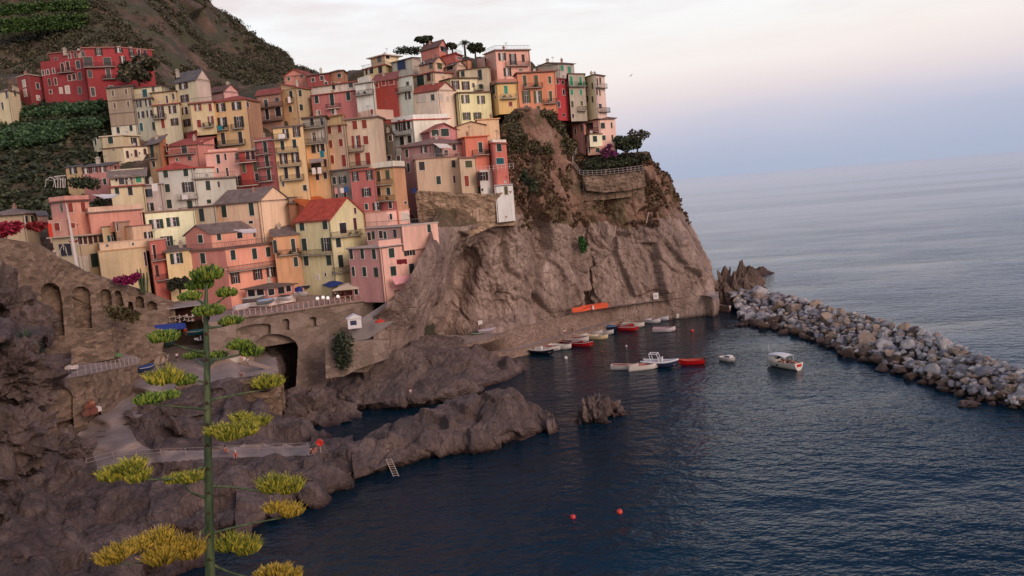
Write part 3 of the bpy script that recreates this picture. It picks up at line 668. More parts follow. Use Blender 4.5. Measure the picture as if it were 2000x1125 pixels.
        tt = [Vector((q.x, q.y, zt)) for q in fp]; hh = [q+(up if i in hi_ else Vector((0,0,0))) for i, q in enumerate(tt)]
        for i in range(4):
            j = (i+1)%4
            if i in hi_ or j in hi_: mb.add([tt[i], tt[j], hh[j], hh[i]], [(0,1,2,3)], 2 if (i == 0 and v.get('cr')) else 0)
    elif rf != 'n':
        e = ov; slab([off(q0,-e,-e,zt), off(q1,e,-e,zt), off(q2,e,e,zt), off(q3,-e,e,zt)], .22)
    wall = mb.obj('wall' if idx == 0 else 'wing', mats, root)
    if rb.v: rb.obj('roof', [roofm(rc) if rf != 'f' else plain(rc, .9)], wall)
    if rf == 'p':
        ph = v.get('ph', .9); pb = MB()
        for a, b in ((q0, q1), (q1, q2), (q2, q3), (q3, q0)):
            d = (b-a); L = d.length; d.normalize(); n = Vector((d.y, -d.x, 0)); m_ = (a+b)/2-n*.06
            pb.box((m_.x, m_.y, zt+.22+ph/2), L+.1, .18, ph, ax=(d, n, Vector((0,0,1))))
        pb.obj('parapet', [plaster(v.get('pc', v['c']))], wall)
    if v.get('rail'):
        pb = MB()
        for a, b in ((q0, q1), (q0, q3)):
            railing(pb, Vector((a.x, a.y, zt+.22)), Vector((b.x, b.y, zt+.22)), 1.0)
        pb.obj('roof_railing', [plain(v.get('railc', (120,110,100)), .5)], wall)
    if 'band' in v:
        bb = MB()
        for yb in v['band']:
            z = C.z-solve_v(C, f(0, yb)[1])
            for d, w, n in ((o.dr, wr, o.nr), (o.dl, wl, o.nl)):
                m_ = c+d*w/2+n*.03; bb.box((m_.x, m_.y, z), w, .10, .22, ax=(d, n, Vector((0,0,1))))
        bb.obj('string_course', [plaster(v.get('bandc', tuple(int(q*.78) for q in v['c'])))], wall)
    rr = random.Random(int(v['cx']*7+v['ty']*3+v['xl']))
    if zt-zb > 4 and rf != 'n':
        pb = MB()
        for d, w, n in ((o.dr, wr, o.nr), (o.dl, wl, o.nl)):
            if w < 3.5 or rr.random() < .35: continue
            q = c+d*(.25 if rr.random() < .5 else w-.25)+n*.09; pb.tube([Vector((q.x, q.y, zb)), Vector((q.x, q.y, zt-.15))], .055, 5)
            e0 = c+n*(ov+.02); pb.tube([Vector((e0.x, e0.y, zt-.06)), Vector((e0.x, e0.y, zt-.06))+d*w], .07, 5)
        if pb.v: pb.obj('drainpipe', [plain(rr.choice([(104,84,74),(86,76,70),(120,98,84)]), .6)], wall)
    hz = zt+(rh*.55 if rf in ('gR','gL','h','sL','sR') else .22)
    if rr.random() < .6 and not (wr < 2 or wl < 2):
        ab = MB(); q = c+o.dr*wr*rr.uniform(.2,.8)+o.dl*wl*rr.uniform(.15,.6); q = Vector((q.x, q.y, hz-.6)); H_a = rr.uniform(2.0, 3.4); ab.tube([q, q+Vector((0,0,H_a))], .035, 4)
        for k in range(4): ab.tube([q+Vector((-.45+.06*k, .1*k, H_a-.12*k)), q+Vector((.45-.06*k, -.1*k, H_a-.12*k))], .02, 3)
        ab.obj('aerial', [plain((74,70,70), .5)], wall)
    if rr.random() < .5 and wr > 3 and wl > 3 and idx == 0:
        cb = MB(); q = c+o.dr*wr*rr.uniform(.25,.75)+o.dl*wl*rr.uniform(.3,.7); q = Vector((q.x, q.y, hz)); cb.box(q+Vector((0,0,.2)), .55, .55, 1.5); cb.box(q+Vector((0,0,1.0)), .75, .75, .12); cb.box(q+Vector((0,0,1.25)), .3, .3, .4)
        cb.obj('chimney', [plaster(rr.choice([(176,150,130),(160,110,90),(190,176,160)]))], wall)
    if rr.random() < .4 and rf in ('f','p') and wr > 3:
        db = MB(); q = c+o.dr*wr*rr.uniform(.2,.7)+o.dl*1.2; q = Vector((q.x, q.y, zt+.75)); n_d = 10; rg = [q+Vector((.38*math.cos(2*math.pi*k/n_d), -.08, .38*math.sin(2*math.pi*k/n_d))) for k in range(n_d)]
        db.add(rg+[q+Vector((0,.1,0))], [(k, (k+1)%n_d, n_d) for k in range(n_d)]); db.tube([q, q-Vector((0,0,.7))], .04, 4); db.obj('satellite_dish', [plain((196,190,184), .5)], wall)
    # windows
    w_, h_ = 60, 100
    for m_ in re.finditer(r'([LR])([a-z])([A-Za-z]?)(-?[\d,-]+)', v.get('w', '')):
        fc, kd, cc, nums = m_.groups(); nums = [float(q) for q in nums.split(',')]
        nrm, d = (o.nl, o.dl) if fc == 'L' else (o.nr, o.dr)
        n_ = nrm if nrm.dot(CAM-C) > 0 else -nrm
        dd = d if d.dot(rt) > 0 else -d
        if kd == 'b':
            a = hit(C, n_, *f(nums[0], nums[2])); b = hit(C, n_, *f(nums[1], nums[2])); b.z = a.z = (a.z+b.z)/2
            balcony(root, a, b, n_, v.get('bc', (150,138,126)), cc); continue
        if len(nums) >= 4: w_, h_ = nums[2:4]
        x, y = nums[:2]; ctr = hit(C, n_, *f(x, y)); l = hit(C, n_, *f(x-w_/2, y)); r = hit(C, n_, *f(x+w_/2, y))
        k = (C-CAM).length/F; ww = max(.25, min((r-l).length, 4.5)); hh = h_/s*((ctr-CAM).length/F)
        window(root, ctr, dd, n_, ww, hh, kd, SH[cc] if cc else v.get('sc', SH['G']))
    return o
def railing(mb, a, b, h, step=.4, r=.025, m=0):
    L = (b-a).length
    if L < .3: return
    n = max(2, int(L/step)); mb.tube([a+Vector((0,0,h)), b+Vector((0,0,h))], .04, 4, m); mb.tube([a+Vector((0,0,.12)), b+Vector((0,0,.12))], .025, 4, m)
    for i in range(n+1): q = a.lerp(b, i/n); mb.tube([q, q+Vector((0,0,h))], r if i % 4 else .035, 3, m, False)
def balcony(root, a, b, n, c, cc=''):
    dep = .95; d = (b-a).normalized(); L = (b-a).length; m = (a+b)/2+n*dep/2; mb = MB(); Z = Vector((0,0,1))
    mb.box(m-Z*.08, L, dep, .16, ax=(d, n, Z)); o = mb.obj('balcony', [plaster(c)], root)
    rb = MB(); a2, b2 = a+n*(dep-.06), b+n*(dep-.06); railing(rb, a2, b2, 1.0, .22); railing(rb, a+n*.05, a2, 1.0, .22); railing(rb, b+n*.05, b2, 1.0, .22)
    rb.obj('railing', [plain(SH[cc] if cc else (70,60,56), .5)], o)
    if rnd.random() < .45:
        pm = MB(); 
        for k in range(rnd.randint(1, 3)):
            q = a.lerp(b, rnd.uniform(.1, .9))+n*(dep-.3)
            for _ in range(24):
                e = q+Vector((rnd.gauss(0,.16), rnd.gauss(0,.14), rnd.uniform(.15, .75))); u = Vector((rnd.gauss(0,1), rnd.gauss(0,1), rnd.gauss(0,1))).normalized()*.13; w = u.orthogonal().normalized()*.1
                pm.add([e-u, e+w, e+u, e-w], [(0,1,2,3)])
        pm.obj('potted_plant', [leafm('foliage', (28,40,22), (48,66,34), (96,70,60))], o)
def window(root, c, d, n, w, h, kd, sc):
    Z = Vector((0,0,1)); ax = (d, n, Z); fr = MB(); t = .09
    fcol = TRIM if rnd.random() < .8 else (176,160,146)
    gw = w if kd not in 'o' else w*.46
    if kd == 'o' and w < 1.0: gw = w*.55
    # surround
    for sx, sz, ox, oz in ((gw+2*t, t, 0, h/2+t/2), (gw+2*t+.1, t, 0, -h/2-t/2), (t, h, -gw/2-t/2, 0), (t, h, gw/2+t/2, 0)):
        fr.box(c+n*.03+d*ox+Z*oz, sx, .10 if oz >= 0 else .18, sz, ax=ax)
    # glass
    gl = MB(); gl.box(c-n*.01, gw, .04, h, ax=ax); g = gl.obj('window', [glassm()], root)
    fr.obj('frame', [plain(fcol, .8)], g)
    if kd in 'og' and gw > .35:
        mu = MB(); mu.box(c+n*.02, .07, .05, h, ax=ax)
        if h > 1.2: mu.box(c+n*.025+Z*h*.12, gw, .04, .05, ax=ax)
        cur = rnd.random()
        if cur < .6: mu.box(c+n*.012-d*gw*.22, gw*.36, .02, h*.94, ax=ax)
        mu.obj('sash', [plain((218,212,204), .6)], g)
    def shutter(cc, sw, tilt=0):
        sb = MB(); sb.box(cc, sw, .05, h+.04, ax=ax)
        k = max(3, int(h/.16))
        for i in range(k): sb.box(cc+n*.03+Z*(-h/2+(i+.5)*h/k), sw*.82, .02, .045, ax=ax)
        sb.obj('shutter', [plain(sc, .7)], g)
    if kd == 'o':
        sw = (w-gw)/2-.02
        for s_ in (-1, 1): shutter(c+d*s_*(gw/2+sw/2+.04)+n*.09, max(sw, .2))
    elif kd in 'ca':
        for s_ in (-1, 1): shutter(c+d*s_*w/4+n*.07, w/2-.03)
        if kd == 'a':
            ab = MB(); m = 8; pts = [c+Z*(h/2)+d*(w/2*math.cos(math.pi*i/m))+Z*(w/2*math.sin(math.pi*i/m))*.8 for i in range(m+1)]
            ab.add([q+n*.10 for q in pts], [tuple(range(m+1))]); ab.obj('shutter', [plain(sc, .7)], g)
    elif kd == 'p':  # propped-open lower half
        shutter(c+n*.07, w-.04)
def H(label, *vols, cat='house', name='house', chim=None):
    first = None; root = None
    for i, v in enumerate(vols):
        if root is None:
            x0, y0, s = CROP[v['k']]; cx = x0+v['cx']/s; by = y0+v['by']/s; D = v.get('D', Dt(cx, by))
            C = P(x0+v['cx']/s, y0+v['ty']/s, D); zb = C.z-solve_v(C, by)
            root = empty(name, (C.x, C.y, zb), label, cat)
        o = build_vol(root, v, first, i)
        if first is None: first = o
    for ch in (chim or []):   # (k,x,y) chimney foot pixel
        x0, y0, s = CROP[ch[0]]; q = P(x0+ch[1]/s, y0+ch[2]/s, first.D+3); mb = MB()
        mb.box(q+Vector((0,0,.2)), .7, .7, 1.6); mb.box(q+Vector((0,0,1.1)), .95, .95, .14); mb.box(q+Vector((0,0,1.3)), .5, .5, .25)
        mb.obj('chimney', [plaster((176,158,140))], root)
    HOUSES.append((label, root, first)); return root, first
def v(k, cx, ty, by, xl, xr, c, **o): o.update(k=k, cx=cx, ty=ty, by=by, xl=xl, xr=xr, c=c); return o
CREAM = (214,194,158); 
H('cream house at the far left edge with a white dome on its roof', v('a',190,190,600,-160,440,(214,186,138),rf='f',ov=.2,w='LdN145,270,50,150 RcO320,240,45,110 LdN60,530,50,130',D=206),
  v('a',270,70,200,250,415,(214,190,148),rf='n',D=208))
H('small red annex with pale roof parapet at the left end of the red hotel', v('A',335,410,715,205,520,(150,52,54),rf='f',ov=.15,rc=(190,170,150),w='LcW295,520,35,70 LcW310,635,35,75 RdN460,550,40,60 RcW465,695,40,50',D=214))
H('long dark red hotel of several wings on the green hillside', 
  v('A',1010,205,690,487,1440,(158,54,58),rf='n',ar=15,al=30,w='LdN530,390,28,50 LdN585,380 LdN655,365 LcN765,320,40,80 LcN830,305,40,90 LdN955,290,50,80 LcN605,505,30,70 LcN680,495 LcN850,450,40,60 LcN905,440 LdN975,430,40,80 LcW745,605,35,60 LcW825,595,50,80 LdN975,605,40,70 Lb720,915,385 LcN620,620,30,40',D=216),
  v('A',1440,80,690,1010,1850,(168,54,58),rf='f',rc=(170,120,110),al=6,ar=25,w='LoK1205,135,90,70 LdN1015,160,40,50 LdN1075,250,110,90 LdN1310,250,90,80 LdN1100,405,50,75 LdN1325,400,55,110 LdN1135,620,50,90 LdN1355,560,50,25 RoK1450,105,90,60 RoN1500,240,80,90 RdK1520,410,45,110 ROo RoK1600,130,60,90 RdN1695,140,35,60 RdN1770,160,40,80 Rb1580,1790,200 Lb1020,1410,320 Lb1260,1430,465 RdN1860,280,25,60',D=215,dd=0),
  v('A',1010,120,240,600,1030,(150,60,60),rf='f',rc=(150,110,100),al=30,D=219,w='LdN685,235,30,50 LdN850,180,30,50 LdN920,170 LdN1000,150'),
  cat='hotel', name='hotel', chim=[('A',795,150)])
H('weathered bare beige apartment house beside the hillside, whitewashed at its foot', v('B',650,312,1100,222,705,(160,132,106),rf='sL',rh=.7,rc=GREYR,al=28,low=(945,(206,192,166)),band=(525,735,940),w='Lc340,435,40,80 Lc555,410 Lc370,635 Lc590,610 LcG425,1035,50,85 LcG635,1000',sc=(120,100,80)))
H('grey green house with a cream attic storey and a teal shuttered terrace door', v('B',975,515,1130,680,992,(168,158,134),rf='f',rc=BROWN,rail=1,al=28,w='LoK765,610,75,95 LoK915,590,90,90 LoK800,785,95,95 LoK940,765 LcT805,985,50,115 LcG1005,970'),
  v('B',1125,315,560,655,1250,(206,190,150),rf='sL',rh=.6,rc=BROWN,al=28,dd=2.5,w='LcT860,435,75,110 LdN995,370,35,60'))
H('cream house with dark red shutters and a small pink balcony', v('B',1415,600,1130,975,1450,(210,188,148),rf='f',rc=TERRA,al=28,w='LoN1120,740,110,160 LoN1310,700,120,110 LcR1155,930,55,130 LoN1345,900,120,100 Lb1010,1215,845'),
  v('B',1360,400,605,955,1385,(200,172,122),rf='f',rc=BROWN,al=28,dd=2,w='Ld1220,535,35,110 LdN1325,490,35,80'))
H('tall cream tower house with grey gable roof and red shutters', v('B',1690,200,1110,1348,1920,(212,192,150),cr=(214,184,166),rf='gR',rh=2.5,al=45,ar=38,rc=GREYR,w='LoN1488,305,140,105 LoN1510,520,130,105 LoN1510,720,90,105 LoN1550,915,120,105'),chim=[('B',1395,140)])
H('pink roof pavilion with a long flat canopy above the orange block', v('C',805,400,600,380,1050,(204,140,128),cr=(222,152,142),rf='gR',rh=1.8,rc=BROWN,D=207,w='LdW475,490,60,110'), chim=[('C',885,340)])
H('golden orange apartment block with red hip roof and teal towel on a balcony', v('C',1165,538,1370,630,1395,(214,164,100),cr=(178,122,84),rf='h',rh=1.5,rc=TERRA,al=25,ar=60,w='LoK765,665,150,120 LoK1020,640,150,115 LoK790,910,150,150 LoK1060,900,150,160 Lb720,895,1030 Lb950,1140,1010 LcK802,1172,65,170 LcK1082,1152 Lb727,1172,1275 RdN1195,620,40,80'),
  v('C',640,575,1060,238,650,(214,182,124),rf='f',rc=TERRA,dd=-.6,al=25,rail=1,w='LoR390,665,110,95 LcR590,665,50,110 LcR410,930,65,110 LoR600,870,90,110 Lb490,650,985'))
H('shadowed brown house under a red roof with stacked timber balconies', v('G',560,520,1010,170,600,(172,118,92),rf='sL',rh=2.4,rc=TERRA,al=30,w='LdN330,680,60,110 LdN510,620,60,60 LdN350,860,60,160 LdN530,820,90,140 Lb190,600,740 Lb250,620,965',bc=(120,84,70)))
H('yellow ochre house with white framed windows below a red roof', v('G',825,430,960,580,1060,(206,160,98),cr=(180,150,104),rf='sR',rh=1.6,rc=TERRA,al=25,ar=12,w='LcG740,540,50,110 RcG880,520,50,100 LcG730,775,50,90 RcG900,750,55,95 LbN690,790,660'))
H('salmon gabled house at the top of the village against the dark hill', v('G',980,215,350,618,1160,(206,120,96),rf='gL',rh=1.6,rc=TERRA,al=15,D=224,w='LdN700,285,45,50 LdN910,240,45,45'))
H('dull red house with slate roof and two white framed windows', v('G',1350,190,370,980,1362,(166,76,74),rf='sL',rh=1.2,rc=SLATE,al=25,D=216,w='LdN1095,300,55,60 LdN1240,270,60,65'))
H('small ochre house with hip roof next to the dull red one', v('G',1590,150,330,1345,1650,(188,122,78),rf='h',rh=1.0,rc=BROWN,al=25,D=215,w='LcG1525,230,60,60'))
H('pale mansard storeyed terrace house between pink wall and ochre house', v('G',1800,330,500,1060,1835,(212,190,172),rf='f',rc=TERRA,al=25,D=207,w='LdN1310,370,50,70 LcK1430,400,50,110 LcW1520,400,40,110 LdN1710,380,70,80'))
H('rose pink house with three dark green shutters in a row', v('G',1790,478,905,1065,1835,(198,100,94),rf='f',rc=(150,70,62),al=25,w='LcG1155,615,62,125 LcG1405,620,65,190 LcG1670,565,65,125 LdK1185,835,60,60 LdK1425,810,60,80 LbN1330,1550,762',bc=(200,180,165)))
H('bright yellow roof storey with orange roof above the grey narrow house', v('G',1575,870,1060,1322,1600,(220,168,96),cr=(206,146,70),rf='sL',rh=.7,rc=(206,130,62),al=25,D=190))
H('topmost yellow villa with a white roofed loggia', v('H',600,310,520,255,720,(220,190,116),rf='f',rc=TERRA,rail=1,w='LoK345,400,120,100 LcK525,380,60,110'),
  v('H',590,150,315,365,820,(206,168,124),cr=(232,206,160),rf='f',ov=.9,rc=(214,204,190),dd=3,w='LdN510,210,60,90 RdN640,180,60,50'))
H('grey white house with dark canopy window below the top of the village', v('H',1035,190,430,700,1185,(186,172,152),rf='sL',rh=.6,rc=SLATE,D=210,w='LcU870,310,130,135 RcW1095,270,50,110'))
H('salmon box house crowning the village beside the pine', v('I',310,165,395,15,450,(214,112,90),cr=(222,120,96),rf='gR',rh=1.9,rc=BROWN,D=215,w='RdN380,215,90,80'))
H('red orange flat roofed house with roof terrace near the palm', v('I',570,290,400,350,692,(212,86,60),rf='f',rc=(170,70,55),rail=1,D=212,w='RdN635,365,60,40'))
H('orange house with brown roof below the palm', v('I',775,388,500,480,840,(220,136,80),rf='sL',rh=.6,rc=BROWN,D=208))
H('peach house with brown roof and small square windows under the salmon box', v('H',1390,262,415,1160,1575,(204,150,112),cr=(226,172,132),rf='gR',rh=1.5,rc=BROWN,D=203,w='LdN1345,310,45,105 RcO1485,325,75,95 LdN1215,290,40,60'),
  v('H',1385,425,700,1040,1820,(196,158,118),cr=(224,178,144),rf='f',rc=TERRA,D=200,w='LcG1180,560,115,175 LcN1315,505,60,115 RcW1530,450,40,60'))
H('low dusky peach cottage with veranda roof behind the beige green shuttered house', v('I',580,465,600,400,745,(184,132,112),cr=(212,170,140),rf='gR',rh=1.0,rc=BROWN,D=203,w='LdN490,520,110,75'))
H('plain brick red wall house with faint panels under a sloping brown roof', v('H',775,535,1070,405,832,(170,62,52),rf='sL',rh=2.6,rc=(150,86,72),al=30,w='LcR470,640,50,70 LcR580,605,60,70 LcR705,590,80,70',D=199))
H('pale green white house squeezed between brick red wall and peach gable', v('H',1030,480,1010,782,1055,(204,202,184),rf='sL',rh=.5,rc=TERRA,al=10,D=197,w='LoK975,810,85,105 LdT970,610,50,60 LbN810,1040,742'))
H('white stuccoed house with a loggia at the left of the brick red wall', v('H',410,580,1020,112,440,(216,208,198),rf='f',rc=(190,176,160),al=30,D=197,w='LcW335,660,75,100 LbN112,425,792'),
  v('H',330,470,590,150,400,(226,210,190),rf='n',al=20,dd=3))
H('peach white gabled house with rust red roof and pale shutters', v('H',1450,712,1320,1050,1720,(214,186,164),cr=(232,198,174),rf='gR',rh=1.8,rc=TERRA,al=30,ar=38,w='LcW1130,865,32,95 LcW1228,850,95,105 LdN1378,835,62,95 RcW1510,830,60,110 RcW1620,860,30,80'))
H('large pale yellow house with two rows of grey brown shutters', v('I',625,930,1420,535,1150,(206,186,128),cr=(238,214,150),rf='f',rc=BROWN,al=60,ar=20,w='RoO740,1030,130,125 RoO995,1040,125,125 RoO762,1308,125,115 RoO937,1308,125,115'),
  v('I',495,700,925,250,935,(206,184,134),cr=(236,214,160),rf='h',rh=.8,ov=.6,rc=BROWN,al=55,ar=20,dd=2,w='RoN580,800,125,135 RoN745,810,125,130 RdN870,800,40,60'))
H('cream house with dark green shutters and satellite dish under a slate roof', v('I',1110,510,930,640,1145,(210,182,142),rf='sL',rh=.8,rc=BROWN,al=14,D=200,w='LcG700,620,55,85 LcG980,635,60,155 LcG995,825,60,75 Lb900,1040,880'))
H('tall pink hotel block with roof pergola on the skyline', v('I',1230,240,740,1050,1785,(206,146,126),cr=(232,158,134),rf='f',rc=(150,110,100),al=60,ar=22,rail=1,D=206,w='RoK1340,340,120,115 RoK1515,380,110,165 RcN1680,365,50,115 RoK1425,590,120,125 RdN1640,555,65,30 RbN1395,1765,490 LdN1060,395,50,70'),
  v('I',1050,330,480,930,1060,(186,140,126),rf='n',al=30,dd=1))
H('ochre yellow house with a bright green shutter and white trimmed terrace', v('I',1255,775,1210,1140,1578,(204,150,64),cr=(220,168,72),rf='p',ph=.75,pc=(190,110,84),al=50,ar=14,D=197,ex=1,w='RcB1400,880,58,130 LcG1205,875,45,130 RcR1475,1110,60,70 RbW1310,1570,1020 LdN1225,1000,30,30'))
H('large orange house with olive green shutters on the cliff top', v('J',247,275,900,200,870,(224,124,72),rf='f',rc=(150,90,70),al=60,ar=12,D=199,ex=1,w='RcO375,400,58,170 RcO560,400,58,170 RcO780,385,48,110 RoO400,660,130,190 RoO590,660,130,190 RcO795,650,50,160 RcO405,840,55,80 RcO597,850,50,80 RbN350,660,512 RbN680,890,765'))
H('narrow crimson house with white framed windows', v('J',870,360,990,864,1066,(188,52,60),rf='f',rc=(150,60,60),ar=14,D=202,ex=.8,w='RdN990,425,38,55 RdG1005,585,34,90 RdG925,780,42,90 RcG905,410,38,70 RdK1005,955,34,40'))
H('grey green house with vivid green shutters on the cliff top', v('J',1080,290,1020,1066,1345,(176,156,134),rf='f',rc=BROWN,al=50,ar=14,D=204,ex=.6,w='RcB1130,400,50,145 RcB1280,405,42,140 RcB1138,585,45,85 RcB1287,585,42,85 RcO1147,780,42,100 RcO1300,765,40,70 RdK1160,970,35,65 RbB1075,1350,487 RbN1230,1360,888'))
H('grey attic house with green shutters on the skyline behind the orange one', v('J',915,120,330,590,1175,(166,152,136),cr=(186,168,158),rf='gL',rh=.6,rc=BROWN,al=20,ar=14,D=212,w='RcB980,190,45,80 RcB1100,230,48,120'), chim=[('J',748,125)])
H('cream end house with loggia and dark canopy at the seaward end', v('J',1510,300,970,1345,1672,(234,208,164),cr=(228,186,170),rf='f',rc=SLATE,al=30,ar=22,D=206,ex=.6,w='LcO1390,470,30,95 LcO1480,480,26,95 LcO1400,690,28,95 LcO1482,700,28,95 RcG1552,420,22,120 RdK1600,400,26,100 RcN1545,580,26,95 RcN1592,590,20,95 RbW1520,1672,512 RbN1570,1720,905 RdK1600,810,50,70'))
H('pink house with cream bay and grey shutters overlooking the sea', v('X',860,285,1120,500,1268,(232,164,148),cr=(240,178,160),rf='h',rh=1.0,rc=(140,108,96),al=12,ar=18,D=208,w='RcG965,445,100,135 RcG1180,435,38,130 RcG990,740,85,110 RcG1200,750,34,145 LdK660,450,150,145 LbN560,860,600'),
  v('X',500,380,1100,215,560,(226,142,124),rf='sR',rh=.4,rc=BROWN,al=35,ar=20,dd=-2,w='LdK305,585,38,135 LdK455,500,36,135'),
  v('X',640,655,950,510,945,(228,158,140),cr=(244,222,176),rf='f',rc=BROWN,al=35,ar=15,ex=.1,dd=-5,w='LcN570,765,32,135 RcG770,765,100,135'),
  v('X',600,960,1120,515,1260,(200,138,112),rf='n',al=35,ar=15,dd=-3,w='RcG640,1050,40,120 RcG840,1040,95,100'))
H('long cream house with dark green shutter and arched ground floor doors', v('D',495,205,420,150,765,(206,178,132),rf='f',rc=(224,204,176),al=25,ar=20,w='LcG300,275,82,112 RdN690,310,80,120 RcG640,290,30,90',D=190),
  v('D',500,400,620,165,900,(200,172,130),cr=(226,200,164),rf='f',rc=BROWN,al=25,ar=12,dd=-.5,w='LdN350,435,20,20 RaN575,520,46,90 RdN640,515,20,25 RaN712,500,42,90 RdN768,490,22,25 RaN860,470,42,70'),
  v('D',140,250,420,10,155,(204,180,140),rf='n',al=25,dd=1,w='LcG60,305,30,90'))
H('mustard yellow end house with black shutters above the white flowering terrace', v('F',665,205,620,400,674,(208,158,96),rf='sL',rh=.8,rc=GREYR,al=22,D=172,w='LoK530,275,115,90 LdN550,465,52,65'))
H('long rose pink house with four shuttered windows under slate', v('F',1105,190,620,668,1285,(190,112,106),cr=(206,122,112),rf='sL',rh=.9,rc=GREYR,al=22,D=172,w='LoN740,270,130,95 LoN870,258,110,90 LoN1010,248,110,90 LdN770,470,50,70 LcK905,465,52,90 LcG1040,455,52,90 RcN1205,245,34,85'), chim=[('F',935,160)])
H('cream house with a green parasol on its covered terrace', v('F',1680,512,960,1130,1700,(216,186,138),rf='f',rc=TERRA,al=14,D=163,w='LcG1240,610,68,100 LcK1455,610,75,120'),
  v('F',1670,372,512,1125,1690,(204,186,148),rf='sL',rh=1.9,ov=.7,rc=(140,122,108),al=14,D=165,w='LcK1225,410,36,80 LdO1310,435,90,120 LdK1430,425,110,120 LcB1590,420,90,90'))
H('narrow pinkish white house with white awning and dark shutters', v('F',1958,492,960,1675,1978,(222,184,166),rf='f',rc=(200,180,170),al=14,D=161,w='LdN1760,640,120,120 LoK1780,868,120,110'))
H('tall grey white house with bright red hip roof and dark green shutters', v('D',1640,735,1500,1070,1650,(186,178,168),rf='h',rh=1.6,rc=TERRA2,al=14,D=165,w='LcG1197,830,78,115 LcG1525,808,78,112 LcG1227,1062,80,120 LoK1560,1045,180,150 LcG1257,1321,82,130 LcG1594,1342,80,140 LbW1400,1735,1230 LbN1440,1650,1460'),
  v('D',1650,925,1500,1640,2330,(190,182,168),rf='f',rc=SLATE,ar=10,dd=.2,rail=1,w='RcG1885,1020,76,140 RdN2060,1000,40,90 RcG1900,1280,70,60'),
  v('D',1650,735,930,1640,1990,(200,192,180),rf='f',rc=TERRA,ar=10,dd=2.5))
H('salmon red house with long balcony under a reddish roof', v('D',1720,345,670,1215,1992,(208,116,102),cr=(216,122,104),rf='sL',rh=1.7,rc=(170,84,70),al=25,ar=30,D=179,w='LdW1500,430,90,110 LdN1225,400,30,110 LdN1385,600,35,50 LdN1585,572,58,65 RcR1790,330,34,55 LbN1210,1690,512'))
H('small bright red roof hut beside the orange house', v('D',1690,135,290,1530,1702,(168,46,48),rf='f',rc=(140,40,42),al=15,D=186))
H('orange house with tall dark green shutter under slate', v('D',1095,335,760,895,1210,(206,150,86),cr=(210,124,56),rf='sL',rh=2.3,ov=.8,rc=SLATE,al=25,ar=30,D=177,w='LcG980,465,55,180 LdK1005,665,52,90 LbN930,1070,578'))
H('light peach house with plain slits of windows between salmon and crimson houses', v('E',915,455,910,338,935,(228,156,138),rf='f',rc=(206,140,120),al=12,D=172,w='LcK555,590,58,140 LcN670,555,34,100 LdK860,545,52,90 LdN545,775,34,80 LcN700,800,36,130'),
  v('E',870,405,460,380,900,(226,160,140),rf='n',al=12,dd=1.5))
H('vermilion house with a white edged balcony slab', v('E',1225,440,1125,880,1240,(200,76,66),rf='f',rc=(140,120,100),al=14,D=170,w='LcN1035,520,60,150 LcN1120,515,60,150 LcO970,730,58,140 LcO1155,715,60,150 LcK1185,880,60,110 LoN870,940,130,150 LbN870,1205,637 LbN760,1240,1020',bc=(200,176,160)))
H('tall brick pink house with three iron balconies and a white edged roof terrace', v('E',1470,270,1130,1150,1490,(188,84,78),rf='p',rc=(214,190,176),ph=.5,pc=(170,90,88),al=14,D=168,w='LcG1320,395,60,165 LcG1350,625,60,160 LcG1380,845,60,170 Lb1210,1420,508 Lb1230,1450,722 Lb1250,1475,948 LdW1375,1095,90,40'))
H('tall golden yellow house with five floors of balconies', v('K',925,92,1250,440,970,(232,182,110),rf='sL',rh=.9,rc=SLATE,al=18,D=167,w='LoK655,220,90,150 LoN830,190,115,150 LcG600,410,60,135 LcG795,380,60,130 LoN620,630,120,150 LoN810,600,120,160 LcK660,860,60,170 LcK850,845,66,180 LdN610,1040,32,70 LcG965,1100,60,90 Lb450,712,305 Lb510,860,520 Lb540,910,742 Lb580,955,970'))
H('narrow house, grey above and yellow below, with a grey awning and drying sheets', v('K',1290,-68,1250,930,1335,(168,150,130),low=(385,(224,168,100)),rf='f',ov=.5,rc=BROWN,al=18,D=169,w='LcK1080,30,60,105 LdK1240,20,50,110 LoW1115,270,110,140 LoW1225,250,80,140 LcK1105,470,65,115 LdN1180,455,36,120 LcK1255,450,64,115 LdN1150,745,170,100 LcN1298,690,40,110 LcK1170,925,55,90 LcK1297,905,55,90 Lb960,1285,120 Lb970,1290,382 LbN1030,1335,845'))
H('narrow beige wing with two columns of red shutters', v('L',445,355,1090,122,455,(208,172,142),rf='f',rc=(200,160,120),al=20,D=171,sc=SH['R'],w='Lc195,450,64,118 Lc365,435,64,112 Lc215,680,60,118 Lc385,655,60,112 Lc240,930,64,128 Lc435,950,64,185'))
H('big beige house with red shutters and a central balcony', v('L',960,232,1090,437,1065,(212,178,146),cr=(208,170,140),rf='f',ov=.5,rc=(150,130,116),al=20,ar=20,D=172,sc=SH['R'],w='Lc610,370,76,130 Lc765,355,76,130 LoR635,640,135,190 Lc790,615,80,130 Lc660,925,80,190 Lc825,915,76,190 Lb490,770,790 Lb225,860,1062'),
  v('L',950,110,232,672,1230,(208,160,134),rf='n',al=20,ar=15,dd=4,w='LcR890,155,36,70'))
H('dark grey green gallery house in the gap behind the white balustrade house', v('L',1215,500,920,1005,1245,(118,112,100),rf='f',rc=(90,84,78),al=15,D=176,w='LcG1050,630,100,180 LdK1190,580,60,90 LdK1170,900,60,70 LdK1320,910,60,80'))
H('grey stone based house with laundry under its window', v('N',548,170,720,222,562,(146,130,114),rf='f',rc=(110,98,88),al=18,D=166,w='LcG275,355,60,110 LoG412,345,110,110 LcK320,615,38,100 LcK455,605,38,110'))
